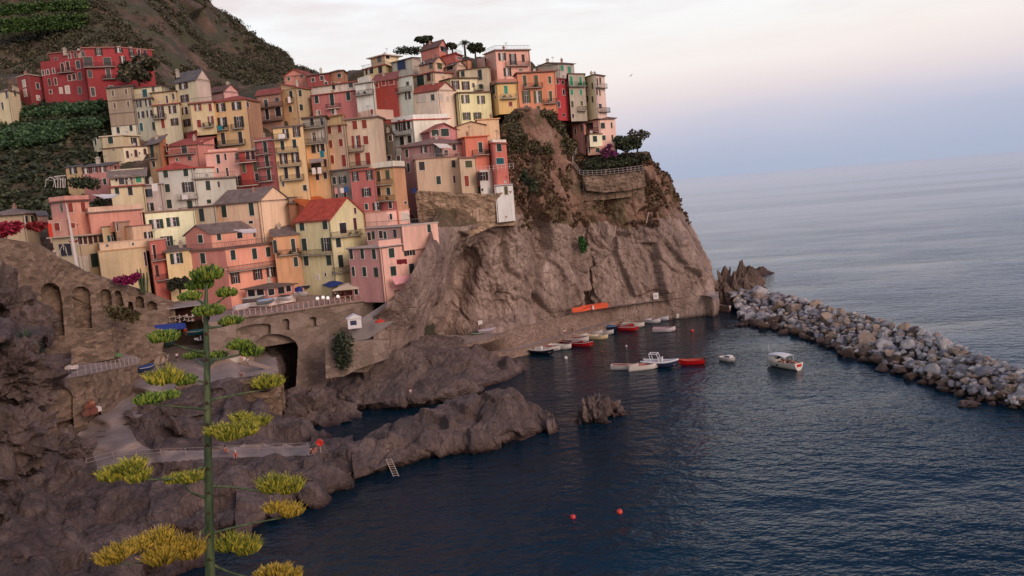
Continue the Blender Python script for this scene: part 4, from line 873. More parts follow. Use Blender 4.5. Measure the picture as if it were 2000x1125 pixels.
H('brick pink half of the double house with white framed windows', v('N',932,168,890,527,940,(198,92,84),rf='sL',rh=.5,rc=(190,96,76),al=20,D=163,w='LoK620,290,100,140 LoK850,272,95,140 LoK800,545,140,130 LcG800,780,50,95 LoK970,775,130,120'))
H('yellow orange half of the double house with a white roof parapet', v('N',1238,140,840,905,1420,(210,150,80),cr=(212,140,86),low=(690,(188,84,78)),rf='p',ph=1.1,pc=(224,206,180),rc=(110,96,90),al=20,ar=30,D=162,w='LcO1000,290,60,170 LcO1145,260,62,140 LcK1003,540,60,120 LcG1160,530,62,112 LbN900,1225,422 LbN700,1260,692 LcK1190,755,55,100 RdN1430,715,40,40'))
H('round fronted stone beige house built onto the cliff masonry', v('M',262,930,1440,238,975,(194,156,124),rf='f',ov=.25,rc=(150,110,100),ar=14,D=172,w='RcK365,1035,95,135 RcK880,1000,58,112 RcG637,1267,72,130 RcN893,1252,36,118'),
  v('M',975,905,1460,968,1242,(198,162,126),rf='f',ov=.25,rc=(150,110,100),ar=35,D=172,w='RcO1125,1005,112,110 RcR1092,1281,68,170'))
H('mauve pink house with a white awning over its big terrace', v('M',520,685,1430,30,1105,(170,112,112),cr=(204,128,120),rf='h',rh=1.6,ov=.7,rc=(142,112,104),al=30,ar=25,D=175,w='LcG125,830,44,125 LoK400,770,90,90 LcG150,1060,40,140 RdK630,790,130,190 RcK890,735,60,95 RdN760,820,60,90 RbW560,960,905 LbW260,560,915 LbN-20,130,1120'),
  v('M',490,470,660,300,945,(178,102,104),cr=(196,112,112),rf='gR',rh=1.6,ov=.5,rc=(160,96,86),al=45,ar=25,dd=4,w='RcG580,495,120,95 RcG740,490,130,120'))
H('white house with a red band and white balustraded roof terrace', v('L',1560,290,820,1210,2130,(214,206,194),cr=(240,220,198),rf='p',ph=1.0,pc=(232,222,208),rc=(190,70,56),al=40,ar=22,D=181,w='LoK1380,370,115,165 LcK1487,360,48,130 LcK1290,390,38,110 LcK1380,625,62,130 LcK1505,600,62,110 Lb1230,1540,528'))
H('pale peach flat block behind the mauve attic', v('M',1258,290,640,1240,1615,(236,182,130),rf='f',rc=(222,170,124),ar=12,D=184), v('M',930,395,600,850,1400,(210,166,122),rf='gR',rh=.9,rc=BROWN,al=40,ar=12,D=182))
H('orange red house with one tall green shutter over a vine terrace', v('M',1062,575,930,940,1435,(216,100,64),cr=(220,104,66),rf='f',rc=(214,100,64),al=40,ar=12,D=176,w='RcG1320,735,66,165 RbK1190,1460,850'))
H('small vermilion end house with green and teal shutters', v('M',1525,665,1020,1430,1738,(214,98,72),rf='p',ph=.6,pc=(226,204,184),rc=(190,90,70),al=40,ar=12,D=175,w='RcG1620,740,78,118 RcT1635,955,125,95'))
H('little white house clinging to the masonry with black shutters', v('O',1367,572,782,1360,1478,(210,200,196),rf='n',ar=10,D=173.5,ex=.3,w='RoK1397,625,85,70 RdK1392,738,18,20'))
H('tall blank white tower hung on the cliff with one small window', v('O',1497,706,1008,1490,1650,(208,198,194),rf='f',ov=.1,rc=(190,180,176),ar=8,D=174.5,ex=.2,dep=3,w='RcO1592,745,30,70 RdK1594,966,10,14'),name='tower_house')
H('cream yellow house with three pairs of open dark green shutters', v('P',130,225,500,100,520,(238,220,170),rf='f',ov=.15,rc=(150,120,100),ar=12,al=30,D=155,w='RoG222,312,108,66 RoG352,295,98,64 RoG305,450,95,78'),
  v('P',10,235,330,-180,130,(70,62,72),rf='n',al=8,ar=8,dd=1.5))
H('big salmon house with arched orange shutters beside the flagpole', v('F',395,775,1390,140,775,(206,130,116),cr=(232,148,118),rf='p',ph=.75,pc=(226,142,120),rc=(150,90,80),al=32,ar=14,D=148,w='RaR480,895,74,110 RaR685,885,74,110 LdR340,880,40,100 RcR515,1172,70,72 RcR810,1147,40,82'),
  v('F',780,975,1260,745,1640,(216,132,108),rf='p',ph=.9,pc=(222,170,140),ar=12,D=149,w=''),
  v('F',400,1060,1390,105,470,(226,150,124),rf='n',al=30,ar=14,dd=-1.5,w='LcR270,1192,80,110'))
H('yellow veranda building with a row of brown shutters behind the white flagpole', v('T',590,430,1040,180,935,(196,164,124),rf='f',ov=.6,rc=(190,170,150),al=28,ar=14,D=145,w='RcN630,490,70,125 RcN715,485,62,125 RcN800,480,62,125 RcN880,470,62,120 LdU400,650,200,170 RcG865,820,110,190 RcW705,880,150,230'),
  v('T',990,290,560,980,1165,(218,182,120),rf='f',ov=.1,ar=12,dd=2,w='RoT1145,465,130,95'))
H('tan setback house with flat roofs above the blank yellow wall', v('T',1205,205,520,1160,1480,(176,132,104),rf='f',rc=(180,150,136),al=40,ar=12,D=149,w='RcN1237,280,24,120'),
  v('T',1480,275,520,1330,1800,(222,172,132),rf='f',ov=.1,rc=(150,110,96),ar=12,al=20,D=149,w='RoK1745,408,140,95'))
H('large blank yellow building with a tiered roof parapet above the old wall', v('T',935,690,1190,925,1700,(200,166,116),rf='f',ov=.1,rc=(190,150,110),ar=14,D=143,w='RcN1698,800,34,210'),
  v('T',950,560,700,940,1745,(214,174,136),rf='f',ov=.05,rc=(204,174,146),ar=14,dd=1.0,w='RdN1075,580,30,25 RdO1495,555,30,40'))
H('slim red house with two small balconies in the angle of the yellow ones', v('P',168,445,890,158,292,(212,98,76),rf='f',rc=(214,190,160),ar=20,D=146,w='RcN205,530,22,100 RcN225,680,24,80 RbN180,290,592 RbN215,300,748'))
H('yellow house with slate lean-to roof and one pair of dark shutters', v('U',195,612,1180,185,600,(222,186,118),rf='sR',rh=.9,ov=.5,rc=(120,108,100),ar=12,D=149,w='RoG370,705,200,155'))
H('big salmon pink house with roof terrace and white awning on the square', v('U',1165,552,1400,575,1955,(198,112,98),cr=(236,142,108),rf='f',ov=.3,rc=(120,90,84),al=35,ar=32,D=151,ex=1.5,rail=1,band=(885,),bandc=(230,170,150),w='LcG805,705,78,160 RcG1290,650,78,150 RcG1640,630,76,165 RcG1862,600,70,150 RoN1325,1020,145,175 RoN1690,955,145,180 RoN1905,920,135,170 RbK1200,1975,872'),
  v('U',930,300,575,515,1715,(200,114,98),cr=(236,148,116),rf='gL',rh=1.7,rc=SLATE,al=35,ar=32,dd=2,w='LcG765,390,76,120 RcG1060,350,66,110 RdN1400,330,90,90 RcK1650,320,66,66'))
H('one storey veranda restaurant with brown hip roof on the square', v('Y',510,400,560,238,840,(196,108,90),rf='h',rh=.8,ov=.5,rc=(118,98,84),al=25,ar=30,D=149.5,ex=.8,low=(520,(226,196,182)),w='RdN560,440,75,75 RdN680,420,75,75 RdN770,400,60,70 LdK430,440,90,80 LdK320,450,90,80'),cat='restaurant',name='restaurant')
H('large peach gabled house with a blank right wall', v('P',1027,130,440,683,1255,(222,172,132),cr=(232,184,142),rf='gR',rh=2.6,rc=SLATE,al=35,ar=36,D=160,low=(268,(216,160,124)),w='LcG755,208,38,95 LcG970,195,38,95 LdN745,306,34,16 LdN855,300,34,16 LdN965,297,34,20'),
  v('P',685,168,310,517,700,(206,178,148),rf='f',rc=BROWN,al=25,dd=.5,w='LcG580,240,36,90 LdN650,318,36,14'))
H('orange house with slate roof next to the green yellow house', v('V',275,690,1310,260,690,(214,144,86),rf='sR',rh=2.2,rc=SLATE,ar=10,D=157,w='RcG310,850,55,200 RcG607,830,66,210 RcG647,1095,70,150 RbN340,690,975'))
H('yellow green gabled house with bright red roof on the square', v('V',1205,402,1485,640,1790,(202,182,126),cr=(208,190,134),rf='gR',rh=3.9,rc=TERRA2,al=35,ar=38,D=157,w='LcG750,515,78,140 LcG1125,490,78,145 LcG790,810,78,180 LoG1150,810,160,210 LcG820,1080,75,150 LcG1190,1070,75,150 LbN690,1245,975 RcN1610,265,36,95 RdK1415,545,110,165 RcN1610,480,50,190 RcG1338,780,80,150 RcG1376,1085,80,195 RbN1225,1700,672 RbN1240,1510,1255 LcK1136,1300,22,55 LcK1252,1280,22,55 LcW1002,1340,60,80'))
H('pink house leaning on the cliff with a shaded loggia and roof terrace', v('W',685,612,1420,160,1400,(204,128,122),cr=(238,166,144),rf='f',ov=.3,rc=(190,170,160),al=42,ar=34,D=150,ex=1.0,w='LpG220,720,55,160 LpG400,715,55,160 LpG590,720,62,160 LpG255,1000,45,150 LpG435,1005,60,150 LpG625,1015,64,150 RpG870,700,90,150 RoK1160,665,175,150 RpG900,995,90,150 RcG1200,955,85,160 LdN300,1320,60,130 RcR960,1360,90,110'),
  v('W',1040,272,625,455,1620,(184,128,120),cr=(240,170,146),rf='f',ov=.15,rc=(196,180,168),rail=1,al=42,ar=34,dd=3.2,w='LdK510,430,60,130 LcG580,410,46,120 LdK700,400,60,120 LcG772,410,46,120 LdK930,385,56,130 RcG1480,300,56,125'),
  v('W',655,505,625,645,1042,(236,168,146),rf='n',ar=34,dd=-.1,dep=1.0,ex=.1),
  v('W',790,30,250,440,1160,(238,168,148),rf='f',ov=.1,rc=(200,150,130),al=25,ar=20,dd=11,w='LdK865,110,40,90 RcW1090,110,110,120'))
H('low house with grey slate roof at the left edge above the red flowers', v('b',440,350,620,-160,665,(180,150,116),rf='h',rh=1.2,ov=.6,rc=SLATE,al=8,ar=12,D=152,w='RcG480,455,48,110 RcG585,455,50,115'),
  v('b',690,400,560,665,880,(200,150,128),rf='sR',rh=1.0,rc=(120,112,112),ar=12,dd=1))
H('timber brown lean-to terraces below the golden house', v('V',530,150,320,515,800,(160,98,56),rf='f',rc=(110,84,70),ar=8,D=163,rail=1), v('V',530,55,160,510,780,(172,150,130),rf='f',rc=(130,110,96),ar=8,dd=2))
H('low house with bright orange tiled roof behind the red roofed one', v('V',800,205,400,600,1250,(198,96,46),rf='sR',rh=1.9,rc=(206,104,44),al=20,ar=10,D=163))
# ================================================================== WALLS, BRIDGE, TERRACES
STW = stonem('rubble_masonry', (98,82,68), (146,124,104), 1.0)
STW2 = stonem('pale_masonry', (140,118,96), (186,160,134), .8)
STB = stonem('plastered_stone', (118,102,90), (150,132,118), .45)
def pxwall(name, label, cat, top, bot, nu, nv, mat, holes=(), th=1.2, push=1.6, rough=.12, group=None, kind=None, seed=0, dark=None):
    """masonry wall between two pixel polylines (x,y,D); holes = arch openings (cx, ytop, halfwidth, ybottom, lean) pushed back into real niches"""
    T = np.array(top, float); B = np.array(bot, float); K = len(T); u = np.linspace(0, K-1, nu)
    T = lingrid(T, u); B = lingrid(B, u); v = np.linspace(0, 1, nv)[:, None, None]
    Q = B[None]*(1-v)+T[None]*v; X, Y, D = Q[..., 0], Q[..., 1], Q[..., 2].copy()
    inn = np.zeros(X.shape, bool)
    for hq in holes:
        hx_, yt, hw, yb, ln = hq[:5]; k_ = hq[5] if len(hq) > 5 else .9; sl = hq[6] if len(hq) > 6 else 0
        Y_ = Y-sl*(X-hx_); xx = X-(hx_+ln*(Y_-yt)); r = hw
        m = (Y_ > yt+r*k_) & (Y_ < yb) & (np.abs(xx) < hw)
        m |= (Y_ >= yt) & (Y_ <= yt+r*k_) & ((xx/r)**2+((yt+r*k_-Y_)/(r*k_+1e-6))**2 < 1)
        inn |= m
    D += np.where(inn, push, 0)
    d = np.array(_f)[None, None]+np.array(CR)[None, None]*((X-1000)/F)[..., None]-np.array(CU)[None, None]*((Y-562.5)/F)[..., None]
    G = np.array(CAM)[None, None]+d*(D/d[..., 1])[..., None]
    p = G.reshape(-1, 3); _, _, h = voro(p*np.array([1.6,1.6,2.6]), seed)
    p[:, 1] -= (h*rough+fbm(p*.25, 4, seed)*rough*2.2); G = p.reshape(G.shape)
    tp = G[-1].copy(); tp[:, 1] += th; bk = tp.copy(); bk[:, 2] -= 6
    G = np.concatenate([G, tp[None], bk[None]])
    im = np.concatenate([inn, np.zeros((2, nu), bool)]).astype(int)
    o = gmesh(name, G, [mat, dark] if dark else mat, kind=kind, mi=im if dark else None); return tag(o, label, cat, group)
pxwall('old_wall', 'tall old stone wall with blind arches curving down below the yellow buildings', 'wall',
  [(-60,462,122),(0,466,124),(70,478,128),(110,503,131),(160,530,134),(240,556,138),(300,578,141),(335,590,143)],
  [(-60,730,113),(0,730,116),(70,730,121),(110,730,125),(160,728,128),(240,722,131),(285,712,133),(318,690,136)], 340, 230, STW,
  holes=[(98,553,18,655,.10),(157,560,17,640,.08),(205,565,9,602,.18),(229,568,6,598,.25),(255,589,5,608,.1),(272,579,8,601,.15),(298,588,9,606,.1)], push=2.4, rough=.2, seed=3)
pxwall('buttress_wall', 'projecting masonry patch at the foot of the old arched wall', 'wall', [(140,668,122),(180,655,124),(217,640,126),(222,640,128)], [(140,712,121),(180,708,123),(224,700,125),(232,698,127)], 80, 60, STW, rough=.25, seed=5)
pxwall('terrace_wall', 'rubble wall with two arched boat stores under the railed terrace', 'wall',
  [(66,752,107),(120,741,111),(170,732,115),(220,722,122),(270,712,130)], [(60,865,105),(120,858,109),(170,835,113),(220,800,120),(272,768,129)], 240, 140, STW,
  holes=[(121,758,16,870,.12),(177,745,14,870,.1)], push=2.6, rough=.22, seed=7)
gmesh('terrace', grid([[(62,752,107),(120,741,111),(170,732,115),(220,722,122),(272,712,130)],[(62,728,115),(120,718,119),(170,708,123),(220,699,128),(280,692,136)],[(62,700,123),(120,690,128),(170,685,132),(220,680,136),(295,672,142)]], 60, 20), PAVE)
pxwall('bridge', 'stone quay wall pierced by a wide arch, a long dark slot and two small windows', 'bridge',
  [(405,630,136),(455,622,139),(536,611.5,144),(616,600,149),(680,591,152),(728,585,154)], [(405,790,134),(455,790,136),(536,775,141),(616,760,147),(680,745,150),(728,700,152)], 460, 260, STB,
  holes=[(541,653,42,800,-.05,.6,.06),(557.6,623,6.5,644,.05,.7),(611,619,6,637,.05,.3),(495,634,33,656,0,.22,-.14)], push=9, rough=.10, seed=9, dark=stonem('shaded_stone', (44,34,32), (66,54,50)))  # darker stone inside the openings: their unlit shade painted in
# projecting string and pier of the bridge
mb = MB(); a = P(448,623,138.4); b = P(728,585.5,153.8)
mb.tube([a, P(536,612,143.6), P(616,600.5,148.6), P(680,591.5,151.7), b], .22, 6); mb.obj('bridge_cornice', [STB], None); tag(bpy.data.objects['bridge_cornice'], 'projecting stone cornice running along the top of the piazza wall', 'cornice')
pxwall('ivy_wall', 'buttressed stone wall hung with ivy below the white kiosk', 'wall', [(636,660,141),(672,664,141.5),(700,666,142.5),(760,664,146)], [(636,740,139),(672,735,140),(700,720,141),(760,700,144)], 140, 80, STB, rough=.15, seed=11)
pxwall('beach_wall', 'low stone wall retaining the boat landing', 'wall', [(345,752,124.5),(430,746,127.5),(480,741,129),(549,736,131)], [(345,840,123),(430,840,126),(480,840,128),(552,836,130)], 160, 90, STW, rough=.2, seed=13)
pxwall('masonry_base', 'pale rubble masonry base under the round fronted house', 'wall',
  [(811,372,171.4),(850,374,170.6),(905,377,171.6),(960,379,174),(1003,372,178)], [(822,470,172.4),(850,478,172),(905,468,173),(965,442,175.5),(1010,440,179)], 200, 110, STW2, rough=.3, seed=15)
pxwall('garden_wall', 'stone retaining wall under the railed cliff garden of the pink house', 'wall', [(1137,345,200.6),(1180,343,201.8),(1225,338,203.2),(1257,334,205)], [(1145,372,200),(1180,376,201.2),(1225,372,202.6),(1262,364,204.5)], 120, 40, STW, rough=.3, seed=17)
# railings and fences
def posts_rail(name, label, cat, pts, h, n, kind, col, group=None, r=.05, rails=(1.0,), xcol=None):
    p = [Vector(q) for q in pts]; seg = [(p[i+1]-p[i]).length for i in range(len(p)-1)]; L = sum(seg)
    def at(t):
        d = t*L
        for i, s in enumerate(seg):
            if d <= s+1e-6: return p[i].lerp(p[i+1], d/s)
            d -= s
        return p[-1].copy()
    base = p[0]; root = empty(name, base, label, cat, group); Z = Vector((0,0,1)); mb = MB()
    for i in range(n+1): q = at(i/n); mb.box(q+Z*h/2, .12 if kind != 'thin' else .08, .12 if kind != 'thin' else .08, h)
    mb.obj('posts', [plain(col, .7)], root)
    rb = MB()
    for rz in rails: rb.tube([at(i/n)+Z*h*rz for i in range(n+1)], r, 4)
    if kind == 'x':
        for i in range(n):
            a, b = at(i/n), at((i+1)/n)
            if i % 2 == 0 or i > n*.6: rb.tube([a+Z*.1, b+Z*h*.95], .035, 4); rb.tube([a+Z*h*.95, b+Z*.1], .035, 4)
    rb.obj('rails', [plain(xcol or col, .7)], root); return root
posts_rail('piazza_railing', 'pale concrete railing with crossed bars along the edge of the piazza', 'railing', [P(456,621,139.2), P(536,611,144.2), P(616,599.5,149.2), P(680,590.5,152.2), P(726,584.5,154.2)], 1.25, 26, 'x', (196,170,158), xcol=(176,128,116), rails=(1.0, .08))
posts_rail('terrace_railing', 'white post railing along the terrace above the boat stores', 'railing', [P(70,751,107.3), P(120,740,111.3), P(170,731,115.3), P(220,721,122.3), P(268,711,130.3)], 1.35, 17, 'thin', (186,170,158), rails=(1.0,.5), r=.025)
posts_rail('garden_railing', 'grey metal railing around the cliff garden and path', 'railing', [P(1127,298,205), P(1117,318,202), P(1134,343.5,200.4), P(1180,341.5,201.6), P(1225,336.5,203), P(1256,332.5,204.8)], 1.2, 22, 'thin', (168,160,152), rails=(1.0,.55,.1), r=.05)
posts_rail('rope_barrier', 'rope barrier on slim posts along the swimming platform', 'rope barrier', [Pz(170,912,5.3), Pz(228,896,5.4), Pz(290,893,5.4), Pz(400,889,5.0), Pz(500,884,4.9), Pz(602,880,4.6)], 1.05, 9, 'thin', (170,150,138), rails=(1.0,.5), r=.03)
mb = MB()
for (x0, y0, x1, y1, D) in ((1199,463,1203,440,200.5),(1262,436,1267,414,204)):
    mb = MB(); mb.tube([P(x0,y0,D), P(x1,y1,D)], .13, 6); tag(mb.obj('pole', [plain((186,166,146), .8)]), 'left leaning timber pole on the cliff slope' if x0 < 1210 else 'right leaning timber pole on the cliff slope', 'pole')
posts_rail('stair_railing', 'slim white hand rail rising on the old stone stairs beside the veranda building', 'railing', [P(113,512,131.5), P(127,484,134.5), P(134,512,134.5)], 1.0, 4, 'thin', (196,182,170), rails=(1.0,), r=.05)
posts_rail('roof_terrace_railing', 'thin white fence on the masonry roof terrace beside the small vermilion house', 'railing', [P(932,336,172.8), P(965,334,173.5), P(1003,329,175)], 1.1, 9, 'thin', (214,200,190), rails=(1.0,.5), r=.03)
posts_rail('quay_rail', 'thin rail along the cliff path behind the harbour rocks', 'railing', [Pz(770,657,5.1), Pz(840,668,5.1), Pz(900,672,5.1)], 1.0, 7, 'thin', (180,160,148), rails=(1.0,), r=.03)
# ================================================================== STREET THINGS
def lamp(px, py, D, h, label):
    q = P(px, py, D); root = empty('street_lamp', q, label, 'street lamp', 'globe lamps on the square'); mb = MB(); mb.tube([q, q+Vector((0,0,h))], [.06,.04], 6); mb.obj('post', [plain((60,56,54), .5)], root)
    g = MB(); g.ell(q+Vector((0,0,h+.25)), .34, .34, .34, 10, 0, 8)
    m, t, b = nmat('lamp_globe'); b.inputs['Base Color'].default_value = (.9,.88,.84,1); b.inputs['Emission Color'].default_value = (1,.92,.84,1); b.inputs['Emission Strength'].default_value = .35
    g.obj('globe', [m], root, True)
for i, (x, y, D, h) in enumerate([(622,602,149.4,1.6),(633,600,150,1.6),(642.5,602,150.2,1.7),(662,599,151.4,1.7)]):
    lamp(x, y, D, h, ['white globe lamp nearest the covered boats on the piazza rail', 'second white globe lamp along the piazza rail', 'taller white globe lamp in the middle of the piazza rail', 'white globe lamp on the piazza rail closest to the beige parasol'][i])
lamp(572, 577, 155, 1.6, 'lit globe lamp at the outer corner of the veranda restaurant')
# flagpole
q = P(152, 531, 135); top = P(129.5, 398, 135); root = empty('flagpole', q, 'tall white flagpole standing in front of the yellow veranda building', 'flagpole')
mb = MB(); mb.tube([q, q.lerp(top, .45), top], [.34, .26, .07], 8); mb.obj('pole', [plain((214,204,196), .5)], root)
mb = MB(); fq = q.lerp(top, .45); mb.add([fq, fq+Vector((.9,-.1,.25)), fq+Vector((.8,.1,-.15)), fq+Vector((.1,0,-.3))], [(0,1,2,3)]); mb.add([fq, fq+Vector((-.8,0,.2)), fq+Vector((-.5,0,-.2))], [(0,1,2)]); mb.obj('pennant', [plain((140,50,40), .8)], root)
# awnings / canopies
def cloth(name, label, cat, pts, col, th=.05, sag=.25, n=8, posts=None, rough=.85):
    a, b, c, d = [Vector(q) for q in pts]; vs = []; fs = []
    for j in range(n+1):
        for i in range(n+1):
            u, w = i/n, j/n; q = a.lerp(b, u).lerp(d.lerp(c, u), w); q.z -= sag*math.sin(math.pi*u)*math.sin(math.pi*w)-.05*math.sin(u*19+w*3); vs.append(q)
    m = len(vs); vs += [q+Vector((0,0,-th)) for q in vs]
    for j in range(n):
        for i in range(n):
            k = j*(n+1)+i; fs += [(k,k+1,k+n+2,k+n+1), (m+k+n+1,m+k+n+2,m+k+1,m+k)]
    mb = MB(); mb.add(vs, fs)
    root = empty(name, sum([a,b,c,d], Vector())/4, label, cat)
    mb.obj('cloth', [plain(col, rough)], root, True)
    if posts:
        pb = MB()
        for q in (a, b, c, d)[:posts]: pb.tube([q, q+Vector((0,0,-2.3))], .05, 5)
        pb.obj('posts', [plain((150,140,132), .6)], root)
    return root
def PD(x, y, D): return P(x, y, D)
cloth('awning', 'long white awning over the roof terrace of the salmon house by the flagpole', 'awning', [P(180,380,152),P(232,378.5,153),P(222,386,149),P(203,388,148.5)], (220,214,206), posts=0)
cloth('awning', 'white awning over the terrace of the mauve pink house', 'awning', [P(846,280,174.5),P(873,281,174),P(884,289,171.6),P(859,289,171.8)], (236,222,204), posts=0, sag=.1)
cloth('awning', 'white sheet awning over the roof terrace of the big salmon pink house', 'awning', [P(455,449,152),P(500,446,153.5),P(502,454,150.5),P(476,456,149)], (226,210,202), posts=0, sag=.2)
cloth('awning', 'grey awning over the balcony of the narrow grey and yellow house', 'awning', [P(603,311,168.8),P(631,308.5,169),P(632,315,167.4),P(605,318,167.2)], (158,146,140), sag=.02)
cloth('awning', 'pinkish white banner cloth hanging at the foot of the pink cliff house', 'awning', [P(764,541,149.4),P(806,537,151.6),P(804,549,151),P(772,556,149)], (226,160,160), sag=.1)
cloth('market_tent', 'blue tarpaulin tent over tables on the piazza', 'tent', [P(626,556,159),P(652,546,160),P(672,553,155),P(645,562,154)], (34,56,120), sag=-.5, posts=4)
cloth('tarpaulin', 'bright blue tarpaulin beside the veranda restaurant', 'tarpaulin', [P(575,563,156),P(590,559,156),P(592,570,154),P(577,572,153.5)], (30,48,116), sag=-.6)
def parasol(label, px, py, D, r, h, col, sq=False, drop=.75):
    q = P(px, py, D); root = empty('parasol', q, label, 'parasol'); mb = MB(); Z = Vector((0,0,1)); n = 4 if sq else 8
    apex = q+Z*(h+drop); ring = [q+Vector((r*math.cos(2*math.pi*(i+.5)/n), r*math.sin(2*math.pi*(i+.5)/n), h)) for i in range(n)]
    for i in range(n):
        a, b = ring[i], ring[(i+1)%n]; mb.add([a, b, apex], [(0,1,2)]); mb.add([a, b, b-Z*.22, a-Z*.22], [(0,1,2,3)])
    mb.obj('canopy', [plain(col, .9)], root); pb = MB(); pb.tube([q, apex], .04, 6)
    for a in ring: pb.tube([apex-Z*.3, a], .02, 3)
    pb.obj('pole', [plain((180,170,160), .6)], root)
parasol('large square beige parasol over the restaurant tables on the piazza', 682, 580, 156, 3.6, 1.9, (206,186,160), True, 1.0)
parasol('small round red parasol beside the white kiosk', 743, 641, 144, .9, 1.35, (206,66,48), False, .35)
parasol('orange umbrella laid open on the railed terrace', 118, 719, 115, .9, .7, (176,104,62), False, .3)
parasol('green and yellow striped parasol folded low on the railed terrace', 232, 704, 126, .7, .9, (96,130,80), False, .4)
# restaurant pavilion on the landing
q = [P(272,611,139),P(318,606,141),P(392,596,145),P(400,586,150),P(330,590,150),P(280,603,146)]
mb = MB(); up = [a+Vector((0,0,.18)) for a in q]; mb.add(q+up, [tuple(range(6))[::-1], tuple(range(6,12))]+[(i,(i+1)%6,6+(i+1)%6,6+i) for i in range(6)])
root = empty('canopy', q[2]-Vector((0,0,3)), 'grey flat canopy over the busy terrace restaurant at the landing', 'canopy'); mb.obj('roof', [plain((150,142,138), .8)], root)
pb = MB()
for a in q[:3]+[q[3]]: pb.tube([a, a-Vector((0,0,3.2))], .07, 6)
pb.obj('posts', [plain((150,130,120), .6)], root)
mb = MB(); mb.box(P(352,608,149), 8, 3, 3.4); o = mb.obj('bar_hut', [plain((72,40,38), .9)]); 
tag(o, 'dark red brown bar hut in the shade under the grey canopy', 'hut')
mb = MB(); a, b = P(300,640,138.2), P(361,636,141.5)
d = (b-a).normalized(); n = Vector((d.y,-d.x,0)); c = (a+b)/2; mb.box(c, (b-a).length, .9, 1.0, ax=(d, n, Vector((0,0,1))))
for i in range(7): mb.box(a.lerp(b, (i+.5)/7)+n*.5, .05, .05, 1.04, ax=(d,n,Vector((0,0,1))))
o = mb.obj('counter', [plain((28,56,140), .7)]); tag(o, 'bright blue panelled barrier in front of the terrace restaurant', 'barrier')
for i in range(9):
    p_ = P(304+i*9+rnd.uniform(-2,2), 622+rnd.uniform(-3,2)-i*.6, 142+i*.3)
    mb = MB(); mb.box(p_, .8, .8, .06); mb.box(p_-Vector((0,0,.4)), .08, .08, .8); mb.box(p_-Vector((0,0,.75)), .5, .5, .05)
    o = mb.obj('cafe_table', [plain((206,196,186), .7)]); tag(o, 'small pale cafe table under the grey canopy', 'table', 'tables under the grey canopy')
for i in range(12):
    x = 652+i*5.6; p_ = P(x, 583-i*.5+rnd.uniform(-3,3), 156+rnd.uniform(-1.5,1.5)); mb = MB(); c = (112,40,38) if i % 3 else (150,60,50)
    mb.box(p_+Vector((0,0,.45)), .5, .5, .06); mb.box(p_+Vector((0,.24,.75)), .5, .06, .6)
    for sx in (-.2,.2):
        for sy in (-.2,.2): mb.box(p_+Vector((sx,sy,.2)), .05, .05, .45)
    o = mb.obj('chair', [plain(c, .8)]); tag(o, 'dark red chair among the tables by the beige parasol', 'chair', 'chairs by the beige parasol')
# kiosk
q = P(693, 640, 143); root = empty('kiosk', q, 'small white ticket kiosk with a pitched roof beside the slipway', 'kiosk'); mb = MB(); Z = Vector((0,0,1))
mb.box(q+Z*.9, 2.4, 2.0, 1.8, rz=.25); mb.obj('wall', [plain((226,220,216), .7)], root)
rb = MB(); X = Vector((math.cos(.25), math.sin(.25), 0)); Yv = Vector((-X.y, X.x, 0)); e = [q+Z*1.8+X*sx*1.4+Yv*sy*1.2 for sx, sy in ((-1,-1),(1,-1),(1,1),(-1,1))]; r1 = q+Z*2.5-Yv*1.2; r2 = q+Z*2.5+Yv*1.2
rb.add(e+[r1, r2], [(0,4,5,3),(1,2,5,4),(0,1,4),(2,3,5)]); rb.obj('roof', [plain((232,228,224), .6)], root)
wb = MB(); wb.box(q+Z*1.05-Yv*1.02-X*.2, 1.1, .06, .8, ax=(X, Yv, Z)); wb.obj('window', [plain((58,62,88), .3)], root)
# concrete ramp between piazza and platform
mb = MB(); a = P(772,588,150); b = P(705,632,145)
for s_ in range(14):
    t0, t1 = s_/14, (s_+1)/14; p0, p1 = a.lerp(b, t0), a.lerp(b, t1); w = Vector((2.0, 1.2, 0)); h0 = Vector((0,0,p0.z)); 
    mb.hexa([p0-w*.8-Vector((0,0,3)), p0+w*.5-Vector((0,0,3)), p1+w*.5-Vector((0,0,3)), p1-w*.8-Vector((0,0,3)), p0-w*.8, p0+w*.5, p1+w*.5, p1-w*.8])
tag(mb.obj('ramp', [plain((134,126,122), .9)]), 'grey concrete ramp running down from the piazza behind the kiosk', 'ramp')
# sign boards on the cliff path, doors, nets
def board(name, label, cat, px, py, D, w, h, col, post=0, lean=0):
    q = P(px, py, D); root = empty(name, q-Vector((0,0,h/2+post)), label, cat); mb = MB(); mb.box(q, w, .08, h); mb.obj('panel', [plain(col, .6)], root)
    mb = MB(); 
    for sx in (-w/2, w/2): mb.box(q+Vector((sx,0,0)), .06, .12, h+.06)
    for sz in (-h/2, h/2): mb.box(q+Vector((0,-.0,sz)), w, .12, .06)
    mb.obj('frame', [plain((190,180,172), .6)], root)
    if post:
        pb = MB(); 
        for sx in (-w*.4, w*.4): pb.tube([q+Vector((sx,0,-h/2)), q+Vector((sx,0,-h/2-post))], .04, 5)
        pb.obj('posts', [plain((120,110,104), .6)], root)
board('notice_board', 'tall white notice board against the cliff foot beside the covered boats', 'sign', 938.5, 634, 177, 1.0, 1.9, (232,226,220), .8)
board('notice_board', 'square white notice board with a faint grey panel low on the cliff path', 'sign', 1281, 578, 203, 1.3, 1.6, (230,226,222), .7)
mb = MB(); q = P(1281, 578, 202.9); mb.box(q, .75, .02, .9); mb.obj('poster', [plain((196,192,190), .7)], [o for o in bpy.data.objects if o.name.startswith('notice_board')][-1])
board('small_sign', 'pair of small white signs on a post at the foot of the slipway', 'sign', 226, 886, 106.5, .95, .5, (216,206,200), 1.2)
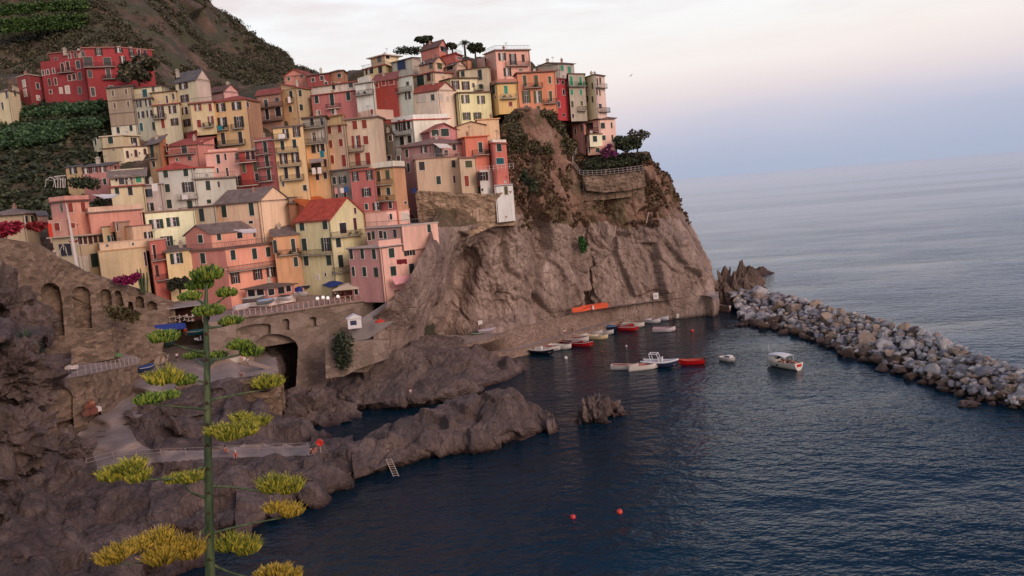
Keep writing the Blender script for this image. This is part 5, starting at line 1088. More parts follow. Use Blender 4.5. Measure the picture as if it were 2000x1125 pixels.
def net(label, pts, h, col):
    vs = []; n = len(pts)
    for t in (0, .5, 1):
        for i, q in enumerate(pts): vs.append(Vector(q)+Vector((rnd.uniform(-.1,.1), rnd.uniform(-.15,.15), h*t)))
    mb = MB(); mb.add(vs, [(j*n+i, j*n+i+1, (j+1)*n+i+1, (j+1)*n+i) for j in range(2) for i in range(n-1)])
    vs2 = [q+Vector((0,.06,0)) for q in vs]; mb.add(vs2, [(j*n+i, (j+1)*n+i, (j+1)*n+i+1, j*n+i+1) for j in range(2) for i in range(n-1)])
    tag(mb.obj('safety_net', [plain(col, .8)]), label, 'safety net')
net('bright orange safety netting fencing off the cave mouth on the cliff path', [P(1118,611.0,189.5),P(1135,609.0,190.5),P(1150,606.0,191.8),P(1165,604.0,193.0),P(1188,600.5,194.5)], 1.2, (214,88,52))
net('orange safety netting lying deeper inside the cave mouth', [P(1135,604.0,194.0),P(1160,601.0,195.0),P(1180,597.0,195.5)], .9, (196,84,54))
for x, y in ((1141,604),(1158,602)): 
    q = P(x, y+2, 192); mb = MB(); mb.tube([q, q+Vector((0,0,.9))], [.35,.2], 8); tag(mb.obj('drum', [plain((222,206,196), .7)]), 'white drum behind the orange netting at the cave mouth', 'drum', 'white drums behind the netting')
# ladder and lifebuoy
a, b = Pz(775,928,.6), Pz(760,893,3.0); root = empty('ladder', a, 'metal swimming ladder fixed to the dark rock above the water', 'ladder'); w = Vector((.35,0,0)); mb = MB()
b = b+Vector((0,-.6,0)); a = a+Vector((0,-.5,0)); mb.tube([a-w, b-w], .045, 5); mb.tube([a+w, b+w], .045, 5); mb.obj('rails', [plain((196,178,160), .5)], root); mb = MB()
for i in range(8): q = a.lerp(b, (i+.5)/8); mb.tube([q-w, q+w], .035, 4)
mb.obj('rungs', [plain((196,178,160), .5)], root)
q = Pz(627, 884, 4.6); root = empty('lifebuoy_stand', q, 'orange lifebuoy on a post at the end of the swimming platform', 'lifebuoy'); mb = MB(); mb.tube([q, q+Vector((0,0,1.5))], .05, 6); mb.obj('post', [plain((190,180,172), .6)], root)
mb = MB(); c = q+Vector((0,-.1,1.35)); mb.tube([c+Vector((.36*math.cos(t*math.pi/8), 0, .36*math.sin(t*math.pi/8))) for t in range(17)], .13, 6); mb.ell(c+Vector((0,.05,0)), .3, .06, .3); mb.obj('ring', [plain((214,62,40), .5)], root)
# cave / dark leaning post out of the sea rock
mb = MB(); q = Pz(1133, 835, -.5); mb.tube([q, q+Vector((0,0,2.6))], [.28,.2], 7); tag(mb.obj('mooring_post', [plain((40,32,30), .8)]), 'dark upright mooring post beside the ochre sea rock', 'post')
# shower of bags, crates, clutter on the boat store front and terrace
cl = [(176,796,112.5,(150,92,72),1.2,.8,.9),(183,803,112,(120,72,60),1.0,.7,.8),(192,799,113,(222,210,200),.6,.6,.6),(170,806,111.5,(130,84,70),1.3,.8,.7),(178,789,113,(176,120,96),.9,.7,.7)]
for i, (x, y, D, c, w, d, h) in enumerate(cl):
    q = P(x, y, D); mb = MB(); mb.box(q, w, d, h, rz=i*.6); mb.box(q+Vector((0,0,h/2+.05)), w*.7, d*.7, .12, rz=i*.6+.4); mb.tube([q+Vector((-w/2,0,h/2)), q+Vector((w*.6,0,h*1.3))], .04, 4)
    tag(mb.obj('crate', [plain(c, .9)]), ['rusty fishing crate heaped in front of the open boat store','brown crate at the front of the boat store heap','white bag beside the boat store heap','wide brown crate at the left of the boat store heap','tan crate on top of the boat store heap'][i], 'crate')
for i, (x, y, c) in enumerate([(132,718,(220,206,198)),(146,717,(226,214,204)),(110,722,(60,54,60))]):
    q = P(x, y, 116+i*.6); mb = MB(); mb.box(q, .9, .6, .45, rz=.3*i); mb.box(q+Vector((.2,0,.25)), .5, .4, .12)
    tag(mb.obj('bundle', [plain(c, .9)]), ['white bundle beside the orange umbrella','larger white sheet bundle on the railed terrace','dark bag left of the orange umbrella'][i], 'bundle')
# low concrete kerb of the landing at right, upturned wall
mb = MB(); a, b, c = P(485,711,133), P(538,726,134.5), P(498,741,130)
for p0, p1 in ((a, b), (b, c)):
    d = (p1-p0).normalized(); n = Vector((d.y,-d.x,0)); mb.box((p0+p1)/2+Vector((0,0,.35)), (p1-p0).length, .5, .7, ax=(d, n, Vector((0,0,1))))
tag(mb.obj('parapet', [plain((150,134,124), .9)]), 'low concrete parapet round the corner of the boat landing', 'parapet')
for i, (x, y) in enumerate([(255,780),(236,796),(222,812),(206,829),(199,845),(198,856)]):
    q = Pz(x, y, 8.2-i*.35)+Vector((0,0,.22)); mb = MB(); mb.box(q, 1.7-.1*i, .14, .06, rz=-.1); tag(mb.obj('slip_timber', [plain((70,58,52), .9)]), 'dark timber sleeper set across the concrete slipway', 'sleeper', 'sleepers across the slipway')
# buoys
for i, (x, y, r, c, lb) in enumerate([(1119,1010,.33,(206,60,62),'small red mooring buoy on the open dark water, left of its twin'),(1210,1000,.36,(214,74,58),'red orange mooring buoy on the dark water, right of its twin'),(1352,646,.4,(200,70,56),'orange buoy near the quay boats'),(1223,676,.28,(190,176,170),'pale buoy in the middle of the inner harbour'),(1105,699,.4,(222,214,206),'white fender buoy afloat beside the rigid inflatable'),(1175,687,.2,(140,70,70),'tiny dull red float between the moored boats')]):
    q = Pz(x, y, .1); root = empty('buoy', q, lb, 'buoy'); mb = MB(); mb.ell(q, r, r, r, 10, 0, 8); mb.obj('float', [plain(c, .4)], root, True); mb = MB(); mb.tube([q+Vector((0,0,r)), q+Vector((0,0,r+.15))], .05, 5); mb.obj('eye', [plain((60,50,50), .5)], root)
# laundry
for i, (x, y, D, c, w, h, lb) in enumerate([(613,334,166.2,(232,220,210),.7,1.3,'white sheet drying left on the balcony of the yellow narrow house'),(624,333,166.2,(236,224,214),.8,1.3,'white towel drying right on the balcony of the yellow narrow house'),(668,372,164.6,(232,216,212),.8,1.0,'white laundry in the middle under the stone house window'),(676,370,164.8,(60,92,140),.9,1.2,'blue laundry under the stone house window'),(657,373,164.4,(214,150,150),.6,1.2,'pink laundry under the stone house window'),(430,250,173.8,(30,130,140),.9,.9,'teal towel on the middle balcony of the orange block'),(565,195,192,(240,226,220),.6,1.4,'white cloth hung between ochre house windows'),(550,266,165.2,(236,228,224),1.3,.9,'white cloth on the top balcony of the golden house'),(629,301,166,(20,120,132),.8,1.3,'teal cloth hanging from the yellow narrow house'),(809,372,170.5,(44,60,110),1.1,1.0,'dark blue cloths on the low balcony beside the round house'),(303,366,160,(228,220,214),1.2,1.5,'large white cloth on the narrow pinkish house'),(785,511,149,(116,30,40),1.9,.9,'dark red laundry row under the pink cliff house window'),(361,385,163,(226,220,216),1.1,.9,'white laundry on the balcony of the grey white house')]):
    q = P(x, y, D); vs = []; n = 6
    for j in range(n+1):
        for k in range(n+1): vs.append(q+Vector((w*(k/n-.5), -.05+.07*math.sin(k*2.3+i), h*(.5-j/n)-.06*math.sin(k*1.7+i)*(j/n))))
    m = len(vs); vs += [a+Vector((0,.03,0)) for a in vs]; mb = MB(); mb.add(vs, [(j*(n+1)+k, j*(n+1)+k+1, (j+1)*(n+1)+k+1, (j+1)*(n+1)+k) for j in range(n) for k in range(n)]+[(m+j*(n+1)+k, m+(j+1)*(n+1)+k, m+(j+1)*(n+1)+k+1, m+j*(n+1)+k+1) for j in range(n) for k in range(n)])
    tag(mb.obj('laundry', [plain(c, .95)], None, True), lb, 'laundry')
# red fabric hanging at the side of the salmon house
cloth('banner', 'vivid red orange banner hanging at the left side of the salmon house', 'banner', [P(92,437,147),P(100,436,148),P(104,462,147.5),P(97,464,146.5)], (216,66,48), sag=.05)
# white garden pergola frames at left
root = empty('pergola', P(100,372,168), 'white metal pergola frame on the dark slope at the left of the village', 'pergola'); mb = MB()
fx = [P(88,365,167),P(90,352,167),P(98,346,167),P(106,350,167),P(109,367,167)]; mb.tube(fx, .09, 5); fy = [q+Vector((0,3,0)) for q in fx]; mb.tube(fy, .09, 5)
for a, b in zip(fx[1:4], fy[1:4]): mb.tube([a, b], .07, 4)
for x in (113,118,123,127): mb.tube([P(x,367,168), P(x,347+(x%3),168)], .09, 5)
mb.tube([P(106,345,168),P(128,343,168)], .1, 5); mb.obj('frame', [plain((206,196,186), .6)], root)
# gull
q = P(1232,148,230); root = empty('gull', q, 'small dark gull gliding in the pale sky right of the headland', 'bird'); mb = MB(); mb.ell(q, .30,.10,.09, 8); mb.add([q+Vector((.05,0,.05)), q+Vector((-.1,0,.05)), q+Vector((.35,-.2,.42)), q+Vector((.55,-.2,.40))], [(0,1,2,3)]); mb.add([q+Vector((.05,0,.05)), q+Vector((-.1,0,.05)), q+Vector((-.5,.2,-.18)), q+Vector((-.36,.2,-.22))], [(0,3,2,1)])
mb.obj('body', [plain((120,112,116), .8)], root)
# ================================================================== VEGETATION
rs = np.random.RandomState(5)
def leafquads(C, size, flat=.6, elong=1.5):
    n = len(C); a = rs.normal(size=(n, 3)); a[:, 2] *= flat; a /= np.linalg.norm(a, axis=1, keepdims=True)
    b = rs.normal(size=(n, 3)); b -= a*(a*b).sum(1, keepdims=True); b /= np.linalg.norm(b, axis=1, keepdims=True)
    s = (size*(.6+.8*rs.rand(n)))[:, None]; a = a*s*elong; b = b*s
    V = np.stack([C-a, C+b, C+a, C-b], 1).reshape(-1, 3); Fq = np.arange(4*n).reshape(n, 4); return V, Fq
def ballpts(c, r, n, shell=.55):
    d = rs.normal(size=(n, 3)); d /= np.linalg.norm(d, axis=1, keepdims=True); k = (shell+(1-shell)*rs.rand(n))[:, None]
    return np.array(c)[None]+d*k*np.array(r)[None]
def shrubs(name, label, pts, rad, nl, ls, mat, cat='shrubs', kind='stuff', up=.7, loc=None):
    C = []; sz = []
    for p, r in zip(pts, rad):
        q = ballpts(p, (r, r, r*up), nl); q += rs.normal(size=q.shape)*r*.12; C.append(q)
    C = np.concatenate(C); V, Q = leafquads(C, np.full(len(C), ls))
    o = mobj(name, V, Q, mat, None, False, None, loc); 
    if kind: o['kind'] = kind
    return tag(o, label, cat)
LG = leafm('hill_leaf', (50,52,38), (76,76,54), (110,102,76)); LD = leafm('dark_leaf', (34,40,30), (54,64,42), (84,92,60))
LV = leafm('vine_leaf', (34,56,36), (62,92,58), (94,124,76)); LB = leafm('brown_leaf', (60,48,34), (92,76,50), (118,96,64))
H_ = HILL.reshape(-1, 3); sel = rs.choice(len(H_), 9000, replace=False); pts = []; rad = []
for i in sel:
    x, y = proj(H_[i])
    if x < -60 or x > 640 or y > 330 or y < -40: continue
    w = vnoise(H_[i:i+1]*.02, 77)[0]+.5*vnoise(H_[i:i+1]*.07, 78)[0]
    gul = abs(x-(240+y*1.0)) < 42 and y < 170
    if (w > .02 and not gul) or rs.rand() < .10: pts.append(H_[i]+np.array([0, 0, .3])); rad.append(rs.uniform(1.0, 3.0))
shrubs('hill_shrubs', 'dark green scrub covering the mountain slope behind the village', pts, rad, 85, .27, LG)
# terraces of vines on the green slope at the left
def vine_rows(name, label, line, n, mat, r=.9):
    pts = []; rad = []
    for (x0, y0, x1, y1, D0, D1) in line:
        for t in np.linspace(0, 1, n): p = P(x0+(x1-x0)*t, y0+(y1-y0)*t, D0+(D1-D0)*t); pts.append(tuple(p+Vector((rs.normal()*.4, -.8+rs.normal()*.4, .4+rs.normal()*.25)))); rad.append(rs.uniform(.35, 1.25)*r)
    return shrubs(name, label, pts, rad, 46, .28, mat, 'vines')
vl = []
for y0 in (216, 224, 246, 254, 262, 271, 280): vl.append((0, y0+8, 200 if y0 < 262 else 120, y0-8, Dt(20, y0)+1.5, Dt(190, y0)+1.5))
vine_rows('vineyard', 'bright green rows of vines on the slope below the red hotel', vl, 64, LV, 1.1)
vl = []
for y0 in (42, 50, 58, 14, 22): vl.append((0, y0+4, 170, y0-6, 300, 305))
vine_rows('upper_vineyard', 'bright green vine terrace high on the mountain above the red hotel', vl, 60, leafm('vine_leaf2', (34,56,26), (62,92,40), (98,126,58)), 1.7)
V_ = VS.reshape(-1, 3); sel = rs.choice(len(V_), 20000, replace=False); pts = []; rad = []
for i in sel:
    x, y = proj(V_[i])
    if not (-40 < x < 215 and 195 < y < 440): continue
    if y > 262 and rs.rand() < .62: continue
    if x > 210: continue
    pts.append(V_[i]+np.array([0, -.4, .3])); rad.append(rs.uniform(.6, 1.9))
shrubs('slope_shrubs', 'mixed dark bushes on the terraced slope left of the village', pts, rad, 40, .32, LD)
C_ = CLG.reshape(-1, 3); sel = rs.choice(len(C_), 30000, replace=False); P1 = []; R1 = []; P2 = []; R2 = []
for i in sel:
    x, y = proj(C_[i]); 
    if y > 460 or x < 850: continue
    n1 = vnoise(C_[i:i+1]*.16, 91)[0]
    top = 985 < x < 1120 and 222 < y < 300
    if top and n1 > -.1 and rs.rand() < .55: P1.append(C_[i]+np.array([0,-.3,.2])); R1.append(rs.uniform(.6, 1.5))
    elif y > 300 and y < 445 and x > 985 and n1 > .0 and rs.rand() < .42: P2.append(C_[i]+np.array([0,-.1,.0])); R2.append(rs.uniform(.3, .8))
shrubs('cliff_shrubs', 'green and olive scrub hanging over the cliff below the orange houses', P1, R1, 60, .2, leafm('cliff_leaf', (44,44,30), (82,78,52), (124,108,76)))
shrubs('cliff_heather', 'dry reddish brown brush scattered on the upper cliff', P2, R2, 30, .2, leafm('dry_leaf', (74,50,38), (104,74,56), (104,100,66)))
def hedge(name, label, a, b, n, r, mat, cat='hedge', up=.8):
    pts = [tuple(a.lerp(b, t)+Vector((rs.uniform(-.4,.4), rs.uniform(-.4,.4), r*.5))) for t in np.linspace(0, 1, n)]
    return shrubs(name, label, pts, [r*rs.uniform(.75, 1.2) for _ in pts], 90, .2, mat, cat, None, up, loc=tuple(a))
hedge('hedge', 'dark green hedge in the railed cliff garden', P(1146,333,202.5), P(1245,318,206), 22, 1.1, LD)
hedge('hedge', 'second hedge row higher up the cliff garden', P(1142,322,204), P(1235,308,208), 20, 1.0, LD)
hedge('ivy', 'dark ivy hanging down the wall under the white kiosk', P(668,672,140.2), P(672,712,139.4), 14, 1.5, LD, 'ivy', 1.3)
hedge('bush', 'olive scrub bush at the corner of the old arched wall', P(222,616,129), P(262,625,131), 8, 1.2, leafm('olive_leaf', (60,54,34), (86,78,48), (108,98,62)), 'bush', .9)
hedge('bush', 'round green bush in front of the mustard yellow house', P(146,363,166), P(186,366,166), 9, 1.5, LD, 'bush', .9)
hedge('bush', 'dark bush patch on the bare cliff just right of the masonry', P(1022,345,184.5), P(1040,372,184), 7, 1.1, LD, 'bush', 1.3)
hedge('fern_patch', 'vivid green plant in the deep cleft of the cliff', P(1139,470,197), P(1140,500,198), 7, .8, leafm('fern', (24,58,26), (44,92,40), (66,118,50)), 'plant', 1.3)
# flowering plants
def flowers(label, pts, r, n, c, ls=.18):
    m = leafm('petal', *c); tag(shrubs('bougainvillea', label, pts, r, n, ls, m, 'flowering shrub', None, .8, loc=pts[0]), label, 'flowering shrub')
flowers('magenta bougainvillea on top of the old wall below the blank yellow building', [tuple(P(x, y, 136)) for x, y in ((230,547),(240,546),(250,545),(258,548),(264,541),(268,538),(246,551))], [.7,.9,.9,.8,.7,.6,.6], 110, ((88,10,48),(132,16,76),(160,40,100)))
flowers('purple bougainvillea beside the pink cliff house', [tuple(P(x, y, 202.5)) for x, y in ((1178,296),(1186,292),(1192,298),(1184,303),(1200,300),(1190,286))], [.9,1,1,.8,.8,.7], 110, ((70,26,60),(112,44,92),(140,70,116)))
flowers('red flowering shrub at the left edge by the grey roofed house', [tuple(P(x, y, 126)) for x, y in ((4,446),(14,441),(24,443),(34,440),(10,452),(2,458),(26,450))], [.9]*7, 120, ((110,14,34),(150,24,50),(178,50,80)))
flowers('second red flowering shrub beside the salmon house', [tuple(P(x, y, 128)) for x, y in ((58,443),(66,440),(76,441),(70,446),(84,440))], [.7]*5, 100, ((96,18,26),(132,28,34),(150,50,50)))
def tree(label, px, py, D, h, cr, mat, name='tree', trunk=.25, nb=9, nl=120, ls=.22, tcol=(70,56,46), up=.75, lean=0):
    q = P(px, py, D); root = empty(name, q, label, 'tree'); top = q+Vector((lean, 0, h)); mb = MB()
    mb.tube([q-Vector((0,0,1)), q.lerp(top, .5)+Vector((rnd.uniform(-.2,.2),0,0)), top], [trunk, trunk*.75, trunk*.35], 7); cs = []
    for i in range(nb):
        a = rnd.uniform(0, 6.28); rr = rnd.uniform(.35, .9)*cr; c = top+Vector((rr*math.cos(a), rr*math.sin(a), rnd.uniform(-.35, .6)*cr*up)); cs.append(c)
        mb.tube([q.lerp(top, rnd.uniform(.5, .9)), c], [trunk*.35, .04], 5)
    mb.obj('trunk', [plain(tcol, .9)], root)
    C = np.concatenate([ballpts(tuple(c), (cr*.42, cr*.42, cr*.34*up/.75), nl) for c in cs]+[ballpts(tuple(top), (cr*.5,)*2+(cr*.4,), nl)])
    V, Q = leafquads(C, np.full(len(C), ls)); mobj('crown', V-np.array(tuple(q)), Q, mat, root); return root
tree('rounded dark green tree in front of the right end of the red hotel', 272, 160, 208, 2.6, 5.0, LG, nb=14, nl=150, ls=.34)
tree('smaller dark tree behind the cream tower house roof', 372, 160, 224, 2.0, 3.2, LG, nb=8, ls=.3)
tree('dark spreading pine beside the salmon box house on the skyline', 827, 88, 224, 1.2, 2.3, LD, nb=8, ls=.24, up=.5)
tree('dark skyline tree right of the palm', 928, 106, 216, 1.4, 2.4, LD, nb=9, ls=.24)
tree('small dark tree left of the palm on the skyline', 884, 100, 218, 1.2, 1.4, LD, nb=6, ls=.2)
hedge('bush', 'long dark bush on the skyline left of the salmon box house', P(782,104,222), P(818,104,222), 8, 1.4, LD, 'bush', .7)
tree('dark brownish green tree on the landing left of the tall agave stalk', 352, 575, 147, 1.8, 1.9, leafm('dk', (24,28,20), (44,46,30), (70,66,42)), nb=9, ls=.18)
tree('big dark windswept tree on the cliff edge right of the pink house', 1222, 308, 207, 3.0, 3.6, LD, nb=15, nl=130, ls=.27, lean=1.2)
tree('feathery tree top rising behind the windswept cliff tree', 1243, 296, 210, 3.6, 2.8, leafm('fe', (48,46,34), (74,70,48), (98,92,64)), nb=11, nl=70, ls=.22, lean=.8)
tree('small bush like tree at the edge of the cliff garden', 1254, 322, 207, 1.6, 2.0, LG, nb=8, ls=.22)
# palm
def palm(label, px, py, D, h, n=26, L=2.2):
    q = P(px, py, D); root = empty('palm_tree', q, label, 'palm'); top = q+Vector((0,0,h)); mb = MB(); mb.tube([q-Vector((0,0,2)), top], [.3, .24], 8); mb.obj('trunk', [plain((84,68,54), .9)], root); fb = MB()
    for i in range(n):
        a = 2*math.pi*i/n*2.4; e = rnd.uniform(.1, 1.3); d = Vector((math.cos(a)*math.cos(e), math.sin(a)*math.cos(e), math.sin(e))); pts = []
        for k in range(7): t = k/6; pts.append(top+d*L*t-Vector((0,0,1.1*t*t*L*.45)))
        s = d.cross(Vector((0,0,1))).normalized()
        for k in range(1, 7):
            for sg in (-1, 1):
                for u in (0, .5): b = pts[k].lerp(pts[k-1], u); w = s*sg*.55*(1-.6*k/7)+Vector((0,0,-.22))+(pts[k]-pts[k-1])*.6; fb.add([b, b+w*.5+Vector((0,0,.05)), b+w, b+w*.5-Vector((0,0,.05))], [(0,1,2,3)])
    fb.obj('fronds', [LD], root)
palm('dark palm tree on the skyline above the village', 908, 98, 217, 1.6)
# columnar cactus like plant on the wall top
q = P(281, 566, 139); root = empty('cactus', q, 'tall columnar cactus growing against the blank yellow building', 'cactus'); mb = MB()
for i in range(13): x = rnd.uniform(-.9,.9); y = rnd.uniform(-.4,.4); h = rnd.uniform(2.0,3.9); mb.tube([q+Vector((x*.6,y,-.5)), q+Vector((x,y,h*.6)), q+Vector((x*1.1,y,h))], [.13,.17,.08], 7)
mb.obj('stems', [plain((72,88,56), .8)], root)
# rosette agaves on the rock at left
def rosette(label, px, py, D, r, n=34, col=(70,84,66)):
    q = P(px, py, D); root = empty('agave', q, label, 'agave'); mb = MB()
    for i in range(n):
        a = i*2.4; e = .15+1.2*(i/n); d = Vector((math.cos(a)*math.cos(e), math.sin(a)*math.cos(e), math.sin(e))); s = d.cross(Vector((0,0,1))).normalized()*.13*r; t = q+d*r*1.1-Vector((0,0,.25*r*(1-i/n))); m = q+d*r*.5
        mb.add([q-s*.6, q+s*.6, m+s, m-s, t, m+Vector((0,0,-.1*r))], [(0,1,2,3),(3,2,4),(0,3,5),(2,1,5),(3,4,5),(4,2,5)])
    mb.obj('leaves', [plain(col, .7)], root)
for i, (x, y, D, r, lb) in enumerate([(22,676,103,2.0,'spiky agave rosette at the left edge on the rock shelf'),(52,672,106,2.2,'largest grey green agave rosette on the left rock shelf'),(40,690,101,1.9,'lower agave rosette on the left rock shelf'),(68,688,105,1.7,'rightmost agave rosette on the left rock shelf'),(8,694,99,1.7,'low agave rosette cut by the left edge of the view')]): rosette(lb, x, y, D, r)
for i, (x, y, z, a, b, c, lb) in enumerate([(20,720,19,5,4,3.4,'craggy boulder carrying the agave rosettes'),(35,640,21.5,4.5,3.5,4.5,'upright craggy rock leaning on the old arched wall'),(75,668,18,2.6,2.5,3.6,'narrow pinkish rock at the foot of the first blind arch'),(52,745,15.5,3.2,3,2.8,'pale square cornered rock at the end of the terrace railing'),(-5,600,25,4,4,5,'dark rock at the left edge below the old wall top'),(284,672,12.2,2.0,2.0,3.2,'craggy stump of rock at the right end of the old wall'),(295,700,11.6,1.6,1.5,1.3,'low rock beside the pale dinghy')]):
    blob('rock', x, y, z, a, b, c, 30+i, lb, amp=.4)
# ================================================================== FLOWERING AGAVE STALK (near the viewpoint)
AD = 8.6
def A_(x, y, d=0): return P(x, y, AD+d)
aroot = empty('flowering_agave', A_(412, 1300), 'tall flowering agave stalk with green and yellow blossom clusters in front of the village', 'agave stalk')
def stemm():
    m, t, b = nmat('agave_stem'); b.inputs['Roughness'].default_value = .6
    n = noise(t, 9, 5, wpos(t, (1,1,.25))); t.links.new(ramp(t, n, [(.3, lin((40,54,34))), (.5, lin((66,86,52))), (.68, lin((104,112,76)))]), b.inputs['Base Color']); bump(t, b, noise(t, 40, 4, wpos(t)), .3, .01); return m
STEM = stemm()
def petm(c0, c1, c2):
    m, t, b = nmat('blossom'); b.inputs['Roughness'].default_value = .6; g = t.nodes.new('ShaderNodeNewGeometry')
    n = noise(t, 14, 3, wpos(t)); a = t.nodes.new('ShaderNodeMath'); a.operation = 'MULTIPLY_ADD'; t.links.new(g.outputs['Random Per Island'], a.inputs[0]); a.inputs[1].default_value = .55; t.links.new(n, a.inputs[2])
    s_ = t.nodes.new('ShaderNodeMath'); s_.operation = 'SUBTRACT'; t.links.new(a.outputs[0], s_.inputs[0]); s_.inputs[1].default_value = .25
    t.links.new(ramp(t, s_.outputs[0], [(.2, lin(c0)), (.5, lin(c1)), (.85, lin(c2))]), b.inputs['Base Color']); return m
PG = petm((38,62,24), (88,118,40), (158,166,64)); PY = petm((62,78,28), (134,140,44), (198,184,70)); PO = petm((92,84,30), (166,146,50), (210,178,72))
sp = [(403,556),(402,610),(404,700),(405,800),(406,880),(408,960),(409,1040),(411,1130),(414,1320)]; mb = MB()
pts = []
for i, (x, y) in enumerate(sp): pts.append(A_(x, y, .02*math.sin(i*2)))
mb.tube(pts, [.016,.023,.032,.038,.042,.046,.049,.054,.060], 12); o = mb.obj('stalk', [STEM], aroot, True)
for (x, y) in ((405,790),(406,872),(408,965),(409,1050),(404,705),(403,655),(404,750),(406,832),(407,918),(408,1005),(410,1095)):
    mb = MB(); c = A_(x, y, -.04); mb.add([c+Vector((-.035,-.015,0)), c+Vector((.03,-.015,0)), c+Vector((.01,-.03,.05))], [(0,1,2)]); mb.obj('bract', [plain((70,52,40), .8)], o)
clus = [(404,533,58,40,'g',0),(390,554,48,32,'g',.1),(371,577,42,26,'g',-.1),(443,570,38,26,'g',.1),(408,605,60,30,'g',-.15),(451,625,48,24,'g',.2),(320,656,58,32,'g',-.5),(381,692,42,20,'g',.5),(424,692,38,20,'g',.5),
 (468,672,44,30,'g',.3),(492,684,42,32,'g',.4),(322,736,60,40,'y',-.3),(363,741,38,28,'g',-.2),(292,777,58,28,'g',-.6),(332,770,36,22,'g',-.5),(523,745,60,32,'y',.5),
 (470,815,44,22,'y',.2),(502,822,46,28,'y',.3),(424,840,44,26,'y',-.3),(450,844,54,40,'y',-.35),(480,838,44,34,'y',-.25),(224,924,56,34,'y',-.6),(257,908,48,30,'y',-.7),(268,928,42,34,'y',-.75),
 (343,934,40,22,'y',-.2),(372,932,44,26,'y',-.25),(534,945,54,42,'y',.5),(565,948,46,42,'y',.55),(540,990,44,26,'o',.4),(570,996,42,32,'o',.45),
 (216,1086,48,36,'o',-.6),(240,1074,44,34,'o',-.65),(275,1060,56,28,'o',-.5),(312,1048,48,36,'o',-.4),(314,1083,54,46,'o',-.5),(345,1062,44,32,'o',-.35),(370,1072,48,46,'o',-.3),(446,1060,52,38,'y',.2),(480,1066,48,40,'y',.3),(536,1118,56,34,'o',.4),(562,1122,50,30,'o',.45),(514,1124,40,26,'o',.4)]
for (x, y, w, h, k, d) in clus:
    c = A_(x, y, d); s = (c-CAM).length/F; rx, rz = w/2*s*.98, h/2*s*1.2; n = int(190*w*h/1800)+80; V = []; Q = []
    for i in range(n):
        a = rnd.uniform(0, 6.28); u = rnd.random()**.5; zz = rnd.uniform(-.35, 1)
        dd_ = Vector((u*math.cos(a), u*math.sin(a), 0)); b = c+Vector((dd_.x*rx*.86, dd_.y*rx*.7, rz*(.62*math.sqrt(max(0, 1-u*u))*zz-.45)))
        up = (Vector((dd_.x*.75+rnd.gauss(0,.16), dd_.y*.75+rnd.gauss(0,.16), 1.0))).normalized(); L_ = rz*rnd.uniform(.42, .66); r_ = rnd.uniform(.009, .013)
        X = up.orthogonal().normalized(); Yq = up.cross(X); b0 = len(V)
        for t_, rr in ((0, .5), (.6, 1.0), (1, .55)):
            for q_ in range(4): an = q_*math.pi/2; V.append(b+up*L_*t_+(X*math.cos(an)+Yq*math.sin(an))*r_*rr)
        for lv in range(2):
            for q_ in range(4): Q.append((b0+lv*4+q_, b0+lv*4+(q_+1)%4, b0+(lv+1)*4+(q_+1)%4, b0+(lv+1)*4+q_))
        Q.append((b0+8, b0+9, b0+10, b0+11))
        if k != 'g' and i % 2:
            for _ in range(2): e = b+up*L_; tt = e+(up+Vector((rnd.gauss(0,.35), rnd.gauss(0,.35), 0)))*L_*.55; b1 = len(V); V += [e-X*.0022, e+X*.0022, tt+X*.0016, tt-X*.0016]; Q.append((b1, b1+1, b1+2, b1+3))
    mb = MB(); mb.v = [tuple(q) for q in V]; mb.f = Q; mb.m = [0]*len(Q); mb.obj('blossom_cluster', [dict(g=PG, y=PY, o=PO)[k]], aroot)
brs = [((403,600),(392,585),(375,582),-.1),((404,610),(425,590),(443,578),.1),((404,640),(430,640),(450,633),.2),((404,690),(370,685),(325,667),-.5),((405,716),(392,712),(381,698),.4),((405,716),(415,708),(424,698),.4),((405,705),(440,700),(478,690),.35),
 ((405,752),(395,738),(363,750),-.25),((405,800),(392,798),(300,790),-.6),((405,785),(430,775),(523,760),.5),((406,838),(400,832),(450,858),-.35),((406,850),(440,835),(492,832),.3),((407,912),(380,912),(345,942),-.25),((407,935),(330,935),(245,938),-.65),((408,972),(372,968),(360,948),-.2),
 ((408,950),(460,948),(535,966),.5),((409,1045),(440,1030),(560,1010),.45),((409,1025),(395,1030),(372,1082),-.3),((410,1062),(340,1105),(215,1100),-.55),((410,1075),(430,1075),(462,1075),.25),((411,1100),(470,1135),(540,1130),.42)]
for (a, m, b, d) in brs:
    p0, p1, p2 = A_(*a), A_(m[0], m[1], d*.5), A_(b[0], b[1], d); pts = []
    for i in range(9): t = i/8; pts.append(p0*(1-t)**2+p1*2*t*(1-t)+p2*t*t)
    mb = MB(); mb.tube(pts, [.016-.001*i for i in range(9)], 7); mb.obj('branch', [STEM], aroot, True)
